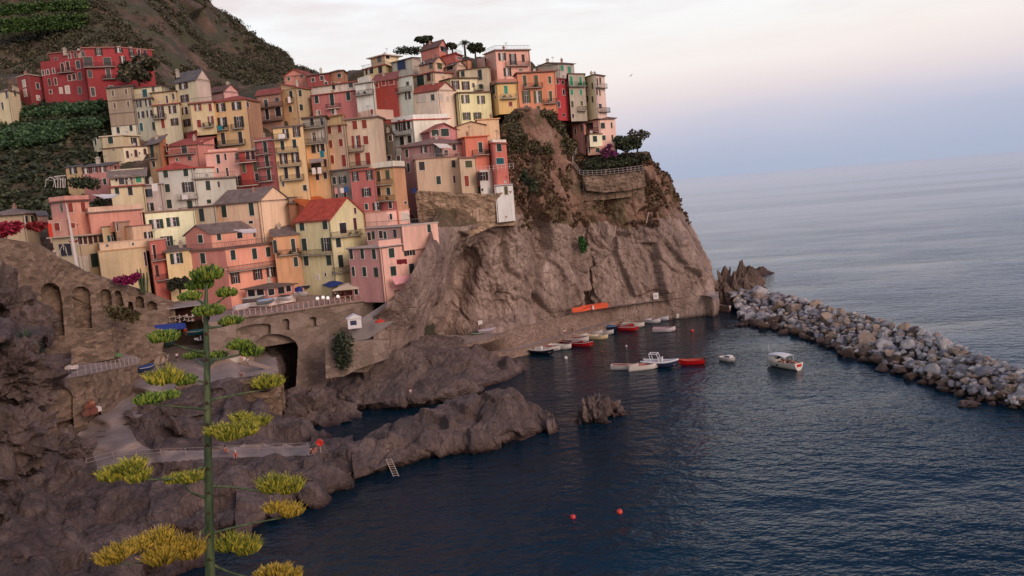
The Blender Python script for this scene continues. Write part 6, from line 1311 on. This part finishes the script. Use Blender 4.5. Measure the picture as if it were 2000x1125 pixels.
# ================================================================== BOATS
def boat(label, px, py, z, L, B, head, hull, inner=(196,186,172), rim=None, kind='row', cover=None, group=None, pitch=0, roll=0, D=None, bottom=None):
    q = P(px, py, D) if D else Pz(px, py, z); root = empty('boat', q, label, 'boat', group); Hh = L*.13+.12
    n = 13; m = 5; V = []; V2 = []
    for i in range(n):
        t = i/(n-1); s = t*2-1; w = B/2*(1-max(0, s)**2.3)*(.80+.2*min(1, t*4)); w = max(w, .03); sh = Hh*(1+.45*max(0, s)**2+.12*min(0, s)**2); kl = -.22*(1-max(0, s)**3*1.0)+max(0, s)**4*.25
        for j in range(-m, m+1):
            u = j/m; V.append((s*L/2*(1+.03*abs(u)*max(0, s)), w*math.copysign(abs(u)**.75, u), kl+(sh-kl)*abs(u)**2.2)); V2.append((s*(L/2-.10), w*.90*math.copysign(abs(u)**.75, u), (kl+.12)+(sh-kl-.12)*abs(u)**2.2))
    k = 2*m+1; R = Matrix.Rotation(head, 3, 'Z') @ Matrix.Rotation(pitch, 3, 'Y') @ Matrix.Rotation(roll, 3, 'X')
    W = lambda p: q+R @ Vector(p)
    mb = MB(); F1 = [(i*k+j, (i+1)*k+j, (i+1)*k+j+1, i*k+j+1) for i in range(n-1) for j in range(k-1)]
    mb.add([W(p) for p in V], F1, 0); mb.add([W(p) for p in V[:k]], [tuple(range(k))], 0)
    mb.obj('hull', [plain(hull, .35)], root, True)
    ib = MB(); ib.add([W(p) for p in V2], [f[::-1] for f in F1]); ib.obj('deck', [plain(inner, .7)], root)
    g = MB(); 
    for e in (0, k-1): g.tube([W(V[i*k+e]) for i in range(n)], .045 if kind != 'rib' else .19, 6)
    if kind == 'rib': pass
    g.obj('gunwale', [plain(rim or (206,198,188), .5)], root)
    if cover:
        c = MB(); cv = []
        for i in range(n):
            for j in range(7): u = j/3-1; a = Vector(V[i*k]); b = Vector(V[i*k+k-1]); p = a.lerp(b, (u+1)/2); p.z += .28*(1-u*u)*(1-abs(i/(n-1)*2-1)**3)+.03; cv.append(W(p))
        c.add(cv, [(i*7+j, (i+1)*7+j, (i+1)*7+j+1, i*7+j+1) for i in range(n-1) for j in range(6)]); c.obj('cover', [plain(cover, .8)], root, True)
    else:
        for t in ((-.25, .12, .42) if kind != 'tour' else (-.3,)):
            s = MB(); s.box(W((t*L, 0, Hh*.55)), .26, B*.80, .05, ax=(R@Vector((1,0,0)), R@Vector((0,1,0)), R@Vector((0,0,1)))); s.obj('thwart', [plain((150,120,92), .7)], root)
    ax = (R@Vector((1,0,0)), R@Vector((0,1,0)), R@Vector((0,0,1)))
    if kind in ('motor', 'rib'):
        o = MB(); o.box(W((-L/2-.12, 0, Hh*1.2)), .34, .30, .46, ax=ax); o.box(W((-L/2-.16, 0, Hh*.5)), .14, .12, .8, ax=ax); o.obj('outboard_motor', [plain((36,36,40), .35)], root)
    if kind == 'rib':
        o = MB(); o.box(W((0, 0, Hh*1.2)), .7, .7, 1.0, ax=ax); o.obj('console', [plain((220,216,212), .4)], root)
    if kind == 'cabin':
        o = MB(); o.box(W((L*.12, 0, Hh*1.3)), L*.3, B*.62, .62, ax=ax); o.obj('cabin', [plain((224,218,212), .4)], root); o = MB(); o.box(W((L*.12-.05, 0, Hh*1.3+.12)), L*.31, B*.64, .2, ax=ax); o.obj('cabin_window', [glassm()], root)
    return root, W, ax, Hh
def wood(i): return plain((150,120,92), .7)
Bq = lambda X, Y: (980+X/4.762, 590+Y/4.762)
qb = [(365,478,5.6,2.3,-.60,(30,36,52),(206,200,194),'rib','white rigid inflatable with a dark hull at the near end of the quay',None),
 (440,446,5.0,1.8,-.5,(222,214,206),(168,96,80),'motor','white boat with brick red seats moored behind the rigid inflatable',None),
 (545,432,4.8,1.7,-.55,(226,220,212),(212,206,196),'row','plain white boat third from the near end of the quay',None),
 (655,398,4.8,1.7,-.55,(120,34,40),(96,40,42),'row','dark wine red rowing boat in the quay row',None),
 (745,410,4.8,1.8,-.55,(176,28,38),(150,50,48),'motor','bright red boat sticking out beyond its neighbours in the quay row',None),
 (700,366,5.2,1.6,-.45,(226,216,208),(150,60,60),'row','long white boat with a red stripe beside the bright red boat',None),
 (690,335,5.0,1.7,-.45,(226,222,214),(210,204,194),'motor','white cream decked boat close under the quay wall steps',None),
 (800,338,4.8,1.6,-.5,(226,212,186),(200,186,160),'row','cream boat in the middle of the quay row',None),
 (890,342,4.6,1.7,-.5,(230,206,160),(206,186,150),'row','pale yellow boat at the seaward side of the cream boat',None),
 (850,300,4.4,1.5,-.45,(216,208,200),(190,170,150),'row','slim white boat tucked in behind the pale yellow boat',None),
 (950,296,4.4,1.5,-.5,(212,206,202),(120,110,104),'motor','greyish white boat next to the blue covered one',None),
 (1000,256,5.0,1.9,-1.0,(40,60,90),(60,90,130),'row','boat under a bright blue cover at the quay',(48,108,164)),
 (1120,240,5.2,1.9,-.5,(160,32,36),(140,50,46),'row','brick red boat right of the blue covered one',None),
 (1180,262,4.4,1.6,-.5,(186,30,36),(150,60,54),'motor','smaller red boat nosing out beside the brick red one',None),
 (1222,230,5.0,1.7,-.5,(228,222,210),(206,200,186),'motor','long white boat right of the two red boats',None),
 (1305,186,4.8,1.8,-.7,(224,222,222),(120,130,160),'motor','white boat with a blue deck in the outer quay row',None),
 (1385,190,4.8,1.8,-.6,(224,218,220),(160,110,130),'motor','white boat with a mauve deck in the outer quay row',None),
 (1465,166,5.0,1.8,-.75,(220,220,224),(80,100,140),'motor','white and navy boat in the outer quay row',None),
 (1550,150,5.4,1.9,-.7,(232,228,222),(216,210,200),'motor','largest all white boat near the seaward end of the quay',None),
 (1635,132,5.4,1.9,-.75,(226,222,214),(180,176,170),'motor','last white boat at the seaward end of the quay row',None),
 (1510,272,4.6,1.9,-.35,(220,206,208),(176,130,136),'motor','white and pinkish motor boat anchored just off the outer quay row',None),
 (1145,622,4.6,1.5,-.35,(224,216,206),(150,90,76),'row','left one of the two white wooden rowing boats in the basin',None),
 (1322,624,5.2,1.6,.10,(230,222,212),(168,84,66),'row','right one of the two white wooden rowing boats, with ochre thwarts',None)]
for (X, Y, L, B, hd, hc, ic, kd, lb, cv) in qb:
    x, y = Bq(X, Y); boat(lb, x, y, .12, L*1.16, B*1.16, hd+rnd.uniform(-.06,.06), hc, ic, kind=kd, cover=cv, group='boats moored in the harbour')
# rib with T-top
r, W, ax, Hh = boat('large white rigid inflatable with a tall white roll bar at anchor in the basin', 1289, 716, .15, 7.0, 2.6, -.42, (44,56,84), (206,206,208), (216,216,218), kind='rib', group='boats moored in the harbour')
mb = MB()
for a, b in (((-1.4,-.8,.6),(-1.9,-.8,2.6)), ((-1.4,.8,.6),(-1.9,.8,2.6)), ((.3,-.7,.6),(-.4,-.75,2.6)), ((.3,.7,.6),(-.4,.75,2.6))): mb.tube([W(a), W(b)], .07, 6)
for a, b in (((-1.9,-.8,2.6),(-1.9,.8,2.6)), ((-.4,-.75,2.6),(-.4,.75,2.6)), ((-1.9,-.8,2.6),(-.4,-.75,2.6)), ((-1.9,.8,2.6),(-.4,.75,2.6))): mb.tube([W(a), W(b)], .09, 6)
mb.box(W((.5,0,1.5)), .08, 1.3, .9, ax=ax); mb.obj('roll_bar', [plain((226,224,222), .4)], r)
boat('bright red wooden boat at anchor between the inflatable and the small white boat', 1349, 711, .12, 5.2, 1.9, math.pi-.10, (188,24,30), (176,70,44), (150,30,30), kind='motor', group='boats moored in the harbour')
boat('small white cabin boat alone in mid basin', 1421.5, 704, .12, 3.6, 1.7, -1.0, (226,220,212), (200,190,180), kind='cabin', group='boats moored in the harbour')
# tour boat
tr, TW, tax, Hh = boat('white excursion boat with a white canopy and passengers heading out by the breakwater', 1529, 716, .15, 7.4, 2.9, 2.10, (226,222,210), (178,150,130), (224,214,196), kind='tour')
mb = MB(); cv = []
for i in range(7):
    for j in range(7): u = i/6; w = j/3-1; cv.append(TW((-1.6+4.0*u, w*1.25, 2.35+.22*(1-w*w)-.25*(2*u-1)**2)))
m_ = len(cv); cv += [q-Vector((0,0,.06)) for q in cv]; mb.add(cv, [(i*7+j, (i+1)*7+j, (i+1)*7+j+1, i*7+j+1) for i in range(6) for j in range(6)]+[(m_+i*7+j, m_+i*7+j+1, m_+(i+1)*7+j+1, m_+(i+1)*7+j) for i in range(6) for j in range(6)]); mb.obj('canopy', [plain((232,230,222), .6)], tr, True)
mb = MB()
for a in ((-1.5,-1.1),(-1.5,1.1),(2.2,-.9),(2.2,.9),(.4,-1.15),(.4,1.15)): mb.tube([TW((a[0],a[1],.9)), TW((a[0],a[1],2.3))], .04, 5)
mb.tube([TW((2.9,0,1)), TW((3.2,0,3.6))], .03, 5); mb.obj('canopy_posts', [plain((210,206,200), .4)], tr)
mb = MB(); mb.box(TW((1.9,0,1.35)), 1.6, 1.5, .9, ax=tax); mb.obj('wheelhouse', [plain((226,224,218), .5)], tr); mb = MB(); mb.box(TW((1.75,0,1.55)), 1.62, 1.2, .35, ax=tax); mb.obj('windscreen', [glassm()], tr)
mb = MB(); mb.box(TW((-3.72,0,.75)), .08, 1.2, .5, ax=tax); mb.obj('stern_panel', [plain((196,44,40), .5)], tr)
for s_ in (-1, 1):
    mb = MB(); mb.tube([TW((1.5*k_, s_*1.5, .55)) for k_ in (0, .12)], .18, 8); mb.obj('fender', [plain((40,44,56), .5)], tr)
# boats on land
boat('small white boat drawn up at the landward end of the piazza rail', 473, 603, 0, 3.2, 1.3, 0.9, (222,214,208), (200,190,180), cover=(206,200,196), group='boats drawn up on land', D=144)
boat('boat under a grey green cover below the veranda restaurant', 495, 588, 0, 3.8, 1.6, 0.3, (110,100,94), (90,84,78), cover=(172,166,150), group='boats drawn up on land', D=147)
boat('boat under a pale blue cover on the piazza', 519, 592, 0, 3.2, 1.5, 0.5, (120,124,130), (110,116,126), cover=(140,164,190), group='boats drawn up on land', D=147)
boat('dark covered boat with a white hull on the piazza', 558, 585, 0, 3.4, 1.5, -0.5, (222,216,212), (60,54,54), cover=(58,50,52), group='boats drawn up on land', D=149)
boat('whitish open boat drawn up beyond the dark covered boat', 589, 577, 0, 3.4, 1.5, -0.6, (206,196,190), (170,158,150), group='boats drawn up on land', D=152.5)
boat('long black and white boat lying at the foot of the yellow green house', 603, 562, 0, 3.6, 1.4, 0.1, (60,58,60), (150,146,142), group='boats drawn up on land', D=160)
boat('pale round dinghy tipped on its side on the landing', 312, 702, 0, 3.4, 2.3, 0, (170,150,130), (206,186,170), group='boats drawn up on land', D=138, roll=1.0, pitch=.1, bottom=1)
boat('blue tarpaulin covered boat at the end of the terrace wall', 286, 722, 0, 3.0, 2.0, 0.9, (34,56,100), (40,60,100), cover=(44,72,124), group='boats drawn up on land', D=131)
boat('long white rowing boat lying along the boat landing', 448, 709, 0, 5.6, 1.5, 0.1, (222,214,198), (190,178,160), group='boats drawn up on land', D=138)
boat('teal covered boat on the landing right of the blue barrier', 385, 652, 0, 3.2, 1.7, 0.1, (30,90,96), (40,90,96), cover=(30,104,108), group='boats drawn up on land', D=146)
boat('dark bottle green boat below the end of the old wall', 318, 676, 0, 4.2, 1.7, 0.1, (28,52,50), (30,56,52), cover=(26,54,52), group='boats drawn up on land', D=141)
boat('boat under a green tarpaulin on the cliff path', 934, 655, 5.3, 3.2, 1.4, .1, (40,66,56), (46,70,58), cover=(46,80,62), group='boats drawn up on land')
boat('boat under a lilac grey tarpaulin against the white notice board', 951, 650, 5.6, 4.2, 1.8, .3, (150,140,146), (160,150,156), cover=(186,174,182), group='boats drawn up on land')
boat('grey hulled boat in the gap below the landing canopy', 440, 662, 0, 4.6, 1.6, 0.05, (112,104,108), (120,112,110), cover=(126,118,118), group='boats drawn up on land', D=144)
# scooter like motor bikes parked by teal boat
# ================================================================== PEOPLE
def person(label, px, py, D, shirt, legs, hair=(50,38,32), pose='stand', face=0.0, h=1.68, skin=(190,140,118), q=None, hold=None):
    q = q if q is not None else P(px, py, D); root = empty('person', q, label, 'person'); root.rotation_euler = (0,0,face); k = h/1.7
    if pose == 'stand':
        J = [(0,0,.95),(0,0,1.2),(0,0,1.42),(0,-.01,1.52),(0,-.02,1.62),(0,-.01,1.70), (.19,0,1.38),(.25,.02,1.12),(.24,-.10,.90),(-.19,0,1.38),(-.25,.02,1.12),(-.23,-.12,.92),(.10,0,.90),(.11,-.03,.50),(.12,.03,.08),(.12,-.12,.04),(-.10,0,.90),(-.12,.05,.50),(-.13,.10,.08),(-.13,-.05,.04)]
    elif pose == 'walk':
        J = [(0,0,.95),(0,-.02,1.2),(0,-.03,1.42),(0,-.05,1.52),(0,-.06,1.62),(0,-.05,1.70), (.19,-.02,1.38),(.24,.14,1.14),(.22,.20,.92),(-.19,-.02,1.38),(-.25,-.14,1.14),(-.22,-.30,.98),(.10,0,.90),(.11,-.22,.52),(.12,-.26,.08),(.12,-.40,.05),(-.10,0,.90),(-.11,.12,.50),(-.12,.38,.14),(-.12,.30,.04)]
    else:
        J = [(0,0,.14),(0,.02,.40),(0,.0,.62),(0,-.04,.72),(0,-.06,.82),(0,-.05,.90), (.19,0,.58),(.24,-.12,.36),(.16,-.30,.30),(-.19,0,.58),(-.24,-.12,.36),(-.16,-.30,.30),(.10,-.02,.14),(.14,-.40,.42),(.14,-.62,.08),(.14,-.76,.05),(-.10,-.02,.14),(-.14,-.42,.38),(-.14,-.68,.07),(-.14,-.82,.05)]
    R_ = [.13,.12,.13,.055,.095,.085,.06,.045,.035,.06,.045,.035,.09,.065,.045,.04,.09,.065,.045,.04]
    E = [(0,1),(1,2),(2,3),(3,4),(4,5),(2,6),(6,7),(7,8),(2,9),(9,10),(10,11),(0,12),(12,13),(13,14),(14,15),(0,16),(16,17),(17,18),(18,19)]
    J = [Vector(j)*k for j in J]
    def skin_obj(name, idx, scale, col, parent, rough=.8, shorten=None):
        me = bpy.data.meshes.new(name); mp_ = {a: i for i, a in enumerate(idx)}; vs = [tuple(J[a]) for a in idx]
        es = [(mp_[a], mp_[b]) for a, b in E if a in mp_ and b in mp_]
        if shorten:
            for a, b, t in shorten: vs.append(tuple(J[a].lerp(J[b], t))); es.append((mp_[a], len(vs)-1))
        me.from_pydata(vs, es, []); o = bpy.data.objects.new(name, me); COL.objects.link(o); o.parent = parent; me.materials.append(plain(col, rough))
        sm = o.modifiers.new('skin', 'SKIN'); sub = o.modifiers.new('sub', 'SUBSURF'); sub.levels = 1; sub.render_levels = 1; sm.use_smooth_shade = True
        rr = [R_[a]*k*scale for a in idx]+[R_[a]*k*scale*.9 for a, b, t in (shorten or [])]
        for v_, r_ in zip(me.skin_vertices[0].data, rr): v_.radius = (r_, r_*.85)
        me.skin_vertices[0].data[0].use_root = True
        return o
    body = skin_obj('body', list(range(20)), 1.0, skin, root)
    if shirt: skin_obj('shirt', [1,0,2,6,9], 1.16, shirt, root, shorten=[(6,7,.6),(9,10,.6)])
    if legs: skin_obj('trousers', [0,12,16], 1.2, legs, root, shorten=[(12,13,.95),(16,17,.95)] )
    hm = MB(); hd = J[4]; hm.ell(hd+Vector((0,.025,.035))*k, .108*k, .115*k, .12*k, 10, 0, 7); b = mobj('hair', hm.v, hm.f, plain(hair, .9), root)
    fm = MB(); fm.ell(hd+Vector((0,-.10,-.01))*k, .015*k, .02*k, .022*k, 6)
    for s_ in (-1, 1): fm.ell(hd+Vector((s_*.035,-.088,.012))*k, .012*k,.008*k,.009*k, 6, 1)
    fm.add([hd+Vector((-.025,-.094,-.045))*k, hd+Vector((.025,-.094,-.045))*k, hd+Vector((.02,-.092,-.055))*k, hd+Vector((-.02,-.092,-.055))*k], [(0,1,2,3)], 1)
    o = mobj('face', fm.v, fm.f, [plain(skin, .8), plain((60,34,30), .8)], root, False, fm.m)
    return root
WT = (226,220,216)
person('person in a white shirt walking across the boat landing', 347, 706, 140, WT, (50,48,54), pose='walk', face=.3)
person('child in pale clothes following the white shirted walker', 366, 707, 140.5, (176,140,140), (120,100,100), h=1.25, face=.4)
person('person in a red top standing on the slipway road by the blue barrier', 364, 656, 147, (200,40,36), (180,40,40), face=.2)
person('person in white leaning near the end of the white rowing boat', 485, 716, 134, WT, (210,190,180), face=-.5)
person('bare legged person in pink beside the white rowing boat', 473, 711, 137, (206,140,130), (180,150,140), face=.7)
person('person in dark clothes sitting on the kerb of the landing', 472, 735, 131.5, (34,34,42), (40,40,46), pose='sit', face=.5)
person('person in a white hat and red towel sitting on the swimming platform', 460, 890, 0, (186,40,44), (190,60,60), hair=(226,220,214), pose='sit', q=Pz(461,893,5.0), face=.2)
person('person in dark red lying back on the swimming platform', 439, 882, 0, (130,40,48), (180,120,110), pose='sit', q=Pz(440,884,5.2), face=1.2)
person('person crouching by the rock at the end of the rope barrier', 608, 884, 0, (30,30,36), (40,36,40), pose='sit', q=Pz(608,886,4.6), face=.9)
person('person in a pink swimsuit stooping beside the crouching one', 617, 880, 0, (190,90,80), None, pose='sit', q=Pz(617,884,4.7), face=-.4)
person('person in white and red standing on the quay edge', 1101, 655, 0, (226,210,206), (150,60,60), q=Pz(1103,656,1.6), face=.1)
person('person in brown standing on the quay near the steps', 1118, 652, 0, (120,84,70), (90,70,60), q=Pz(1119,651,1.6), face=-.4)
person('bather in red shorts sitting at the water edge under the ivy wall', 648, 742, 0, None, (170,50,48), pose='sit', q=Pz(648,745,4.6), face=.3)
person('bather in a dark red top in the group under the ivy wall', 658, 737, 0, (140,44,50), (120,50,56), pose='sit', q=Pz(658,741,4.9), face=-.3)
person('person with white towel sitting high on the harbour rocks', 802, 766, 0, (226,216,212), (120,110,120), pose='sit', q=Pz(802,768,3.4), face=.2)
person('person in a white top climbing the old stone stairs', 108, 505, 133, WT, (60,56,70), face=-.2, pose='walk')
person('person in blue at the left of the terrace above the boat stores', 104, 727, 113, (56,60,84), (60,54,60), pose='sit', face=.3)
person('person in pale clothes standing at the seaward end of the quay', 1426, 610, 0, (226,220,216), (200,190,186), q=Pz(1426,608,1.9), face=.2)
for i, (x, y, c) in enumerate([(-.6,-.7,(60,50,70)),(-.9,.6,(196,110,96)),(-1.6,-.6,(110,60,60)),(-2.0,.5,(70,70,90)),(-2.7,-.4,(206,150,130)),(-.1,.5,(120,90,80))]):
    person(['passenger in dark blue under the excursion boat canopy','passenger in salmon on the far bench of the excursion boat','passenger in dark red amidships on the excursion boat','passenger in slate blue on the excursion boat','bare shouldered passenger at the stern of the excursion boat','passenger in brown beside the wheelhouse of the excursion boat'][i], 0, 0, 0, c, (80,70,76), pose='sit', q=TW((x, y, .55)), face=2.1+i)
for i in range(6):
    x = [312,326,338,352,366,378][i]; person(['diner in white at the left end of the terrace restaurant','diner in grey behind the blue barrier','diner in pale blue behind the blue barrier','waiter in white standing mid terrace','diner in beige under the grey canopy','person in white at the right end of the grey canopy'][i], x, 634-i*1.2, 144+i*.3, [(226,222,218),(150,146,150),(176,190,206),(230,226,222),(196,180,160),(222,214,210)][i], (60,56,60), face=i*.9)
for i, (x, y) in enumerate([(656,584),(668,583),(690,581),(703,578),(716,576)]):
    person(['seated guest in white left of the beige parasol','standing guest in dark red near the beige parasol','guest in grey beneath the beige parasol','guest in pink beneath the beige parasol','guest in white by the door of the pink cliff house'][i], x, y, 156, [(222,214,210),(130,40,40),(130,126,130),(206,140,130),(226,220,214)][i], (60,50,56), face=i*1.1)
# parked motor scooter on the landing
q = P(388, 668, 143); root = empty('scooter', q, 'white and chrome scooter parked beside the teal boat', 'scooter')
for x in (-.6, .6):
    mb = MB(); mb.tube([q+Vector((x+.26*math.cos(t*.7), 0, .28+.26*math.sin(t*.7))) for t in range(10)], .06, 6); mb.obj('wheel', [plain((34,34,36), .8)], root)
mb = MB(); mb.box(q+Vector((-.3,0,.62)), .75, .3, .35); mb.box(q+Vector((.1,0,.35)), .7, .28, .1); mb.box(q+Vector((.5,0,.7)), .12, .36, .7); mb.tube([q+Vector((.6,0,.3)), q+Vector((.45,0,1.1))], .05, 6); mb.tube([q+Vector((.45,-.3,1.1)), q+Vector((.45,.3,1.1))], .03, 5); mb.obj('body', [plain((214,210,208), .3)], root)
mb = MB(); mb.box(q+Vector((-.3,0,.83)), .7, .28, .1); mb.obj('seat', [plain((40,36,36), .6)], root)
# ================================================================== BREAKWATER
BW = [(1452,632,0,1432,574,3.6),(1500,644,0,1500,578,3.8),(1560,660,0,1560,592,3.8),(1640,690,0,1640,617,3.8),(1720,722,0,1720,637,3.8),(1780,744,0,1780,652,3.9),(1840,763,0,1840,674,3.9),(1900,785,0,1900,702,3.8),(1960,796,0,1960,722,3.6),(2040,810,0,2040,746,3.6),(2140,828,0,2140,776,3.4)]
Wn = np.array([tuple(Pz(a, b, c)) for a, b, c, _, _, _ in BW]); Cn = np.array([tuple(Pz(a, b, c)) for _, _, _, a, b, c in BW]); K = len(BW)
Fn = Cn+(Cn-Wn)*.55; Fn[:, 2] = -.5; C2 = Cn+(Cn-Wn)*.15; C2[:, 2] -= .3
G = np.stack([lingrid(a, np.linspace(0, K-1, 300)) for a in (Wn-np.array([0,.5,1.2]), (Wn+Cn)/2-np.array([0,0,.5]), Cn-np.array([0,0,1.0]), C2-np.array([0,0,1.0]), Fn)])
Gv = np.zeros((60, 300, 3)); 
for k in range(300): Gv[:, k] = lingrid(G[:, k], np.linspace(0, 4, 60))
p = Gv.reshape(-1, 3); A, f1, f2 = facet(p/1.6, 5); B, _, _ = facet(p/.8, 6); p[:, 2] += A*1.1+B*.5-.4*np.exp(-((f2-f1)/.1)**2)
BWM = rockm('rubble', (84,76,72), (132,122,116), (178,166,156), .5, wet=True, strata=(1,1,1))
tag(gmesh('rubble', p.reshape(Gv.shape), BWM, kind='stuff'), 'broken rubble filling the core of the breakwater between the boulders', 'rubble')
kinds = [('pale', 'chalk white angular boulder on the breakwater', (190,184,182), (222,217,213), (243,238,233)), ('grey', 'blue grey angular boulder on the breakwater', (128,124,128), (172,168,172), (204,200,200)), ('tan', 'warm tan boulder on the breakwater', (164,140,120), (204,180,158), (228,208,188)), ('dark', 'dark brown wet boulder at the foot of the breakwater', (76,62,54), (118,98,84), (150,128,108))]
protos = {}
for kn, lb, c0, c1, c2 in kinds:
    m = rockm('boulder_'+kn, c0, c1, c2, .9, wet=(kn == 'dark' or kn == 'tan'), strata=(1,1,1)); protos[kn] = []
    for j in range(5):
        bm = bmesh.new()
        for i in range(13):
            d = Vector((rnd.gauss(0,1), rnd.gauss(0,1), rnd.gauss(0,1))).normalized(); bm.verts.new((d.x*rnd.uniform(.85,1.1)*1.15, d.y*rnd.uniform(.85,1.1)*.95, d.z*rnd.uniform(.8,1.05)*.78))
        r = bmesh.ops.convex_hull(bm, input=bm.verts); bmesh.ops.delete(bm, geom=list({g for g in r['geom_interior']+r['geom_unused'] if isinstance(g, bmesh.types.BMVert)}), context='VERTS')
        bmesh.ops.bevel(bm, geom=bm.edges[:], offset=.09, segments=2, affect='EDGES', profile=.6)
        bmesh.ops.triangulate(bm, faces=bm.faces[:]); bmesh.ops.subdivide_edges(bm, edges=bm.edges[:], cuts=1, use_grid_fill=True)
        vv = np.array([tuple(v_.co) for v_ in bm.verts]); nz = fbm(vv*2.5+j*7, 4, j)*.05
        for v_, n_ in zip(bm.verts, nz): v_.co *= 1+n_
        me = bpy.data.meshes.new('boulder_'+kn); bm.to_mesh(me); bm.free(); me.materials.append(m); protos[kn].append(me)
cand = []
for i in range(5000):
    s = rnd.random()*(K-1-1.25); t = rnd.random()**.9; i0 = int(s); a = s-i0
    w = Wn[i0]*(1-a)+Wn[i0+1]*a; c = Cn[i0]*(1-a)+Cn[i0+1]*a; far = rnd.random() < .12
    q = w*(1-t)+c*t if not far else c+(c-w)*rnd.uniform(0, .12); q = q+np.array([0,0,.15]); cand.append((q, t, s))
placed = []
for q, t, s in cand:
    r = rnd.choice([.8,1.0,1.25,1.6,2.1])*(.95+.15*(s < 5))
    if all((q[0]-o_[0][0])**2+(q[1]-o_[0][1])**2+(q[2]-o_[0][2])**2 > (.70*(r+o_[1]))**2 for o_ in placed):
        placed.append((q, r, t, s))
    if len(placed) >= 300: break
for q, r, t, s in placed:
    u = rnd.random()
    kn = 'dark' if (t < .16 or (t < .3 and u < .4)) else ('tan' if (u < (.5 if s > 6.6 else .25)) else ('pale' if u < .62 or 4 < s < 6.5 and u < .85 else 'grey'))
    o = bpy.data.objects.new('breakwater_boulder', rnd.choice(protos[kn])); COL.objects.link(o); o.location = q; o.rotation_euler = (rnd.uniform(-.6,.6), rnd.uniform(-.6,.6), rnd.uniform(0, 6.3)); o.scale = (r, r*rnd.uniform(.8,1.1), r*rnd.uniform(.8,1.1))
    tag(o, dict((a, b) for a, b, *_ in kinds)[kn], 'boulder', dict(pale='chalk white breakwater boulders', grey='blue grey breakwater boulders', tan='tan breakwater boulders', dark='dark wet breakwater boulders')[kn])
ex = []; mb = [[], [], []]
for q, t, s_ in cand[:2600]:
    if t < .1: continue
    r = rnd.uniform(.35, .85); src = rnd.choice(protos['grey']); M3 = Matrix.Rotation(rnd.uniform(0, 6.3), 3, 'Z') @ Matrix.Rotation(rnd.uniform(-1, 1), 3, 'X'); ex.append((q, r, M3))
bmv = np.array([tuple(v_.co) for v_ in protos['grey'][0].vertices]); bmf = np.array([list(p_.vertices) for p_ in protos['grey'][0].polygons if len(p_.vertices) == 3])
VV = []; FF = []; MI = []
for k, (q, r, M3) in enumerate(ex):
    if k >= 420: break
    VV.append((bmv*r) @ np.array(M3).T+q+np.array([0, 0, .25])); FF.append(bmf+k*len(bmv)); MI += [k % 3]*len(bmf)
o = mobj('loose_stones', np.concatenate(VV), np.concatenate(FF), [protos['pale'][0].materials[0], protos['grey'][0].materials[0], protos['tan'][0].materials[0]], None, False, MI); o['kind'] = 'stuff'; tag(o, 'smaller loose stones wedged between the big breakwater boulders', 'stones')
# loose rocks in the shallows by the breakwater
for i, (x, y) in enumerate([(1448,636),(1662,697),(1890,792)]): blob('boulder', x, y, 0, 1.6, 1.1, .6, 60+i, ['flat rock awash at the landward foot of the breakwater','small brown rock awash halfway along the breakwater','flat pale rock awash near the right end of the breakwater'][i], sub=4)
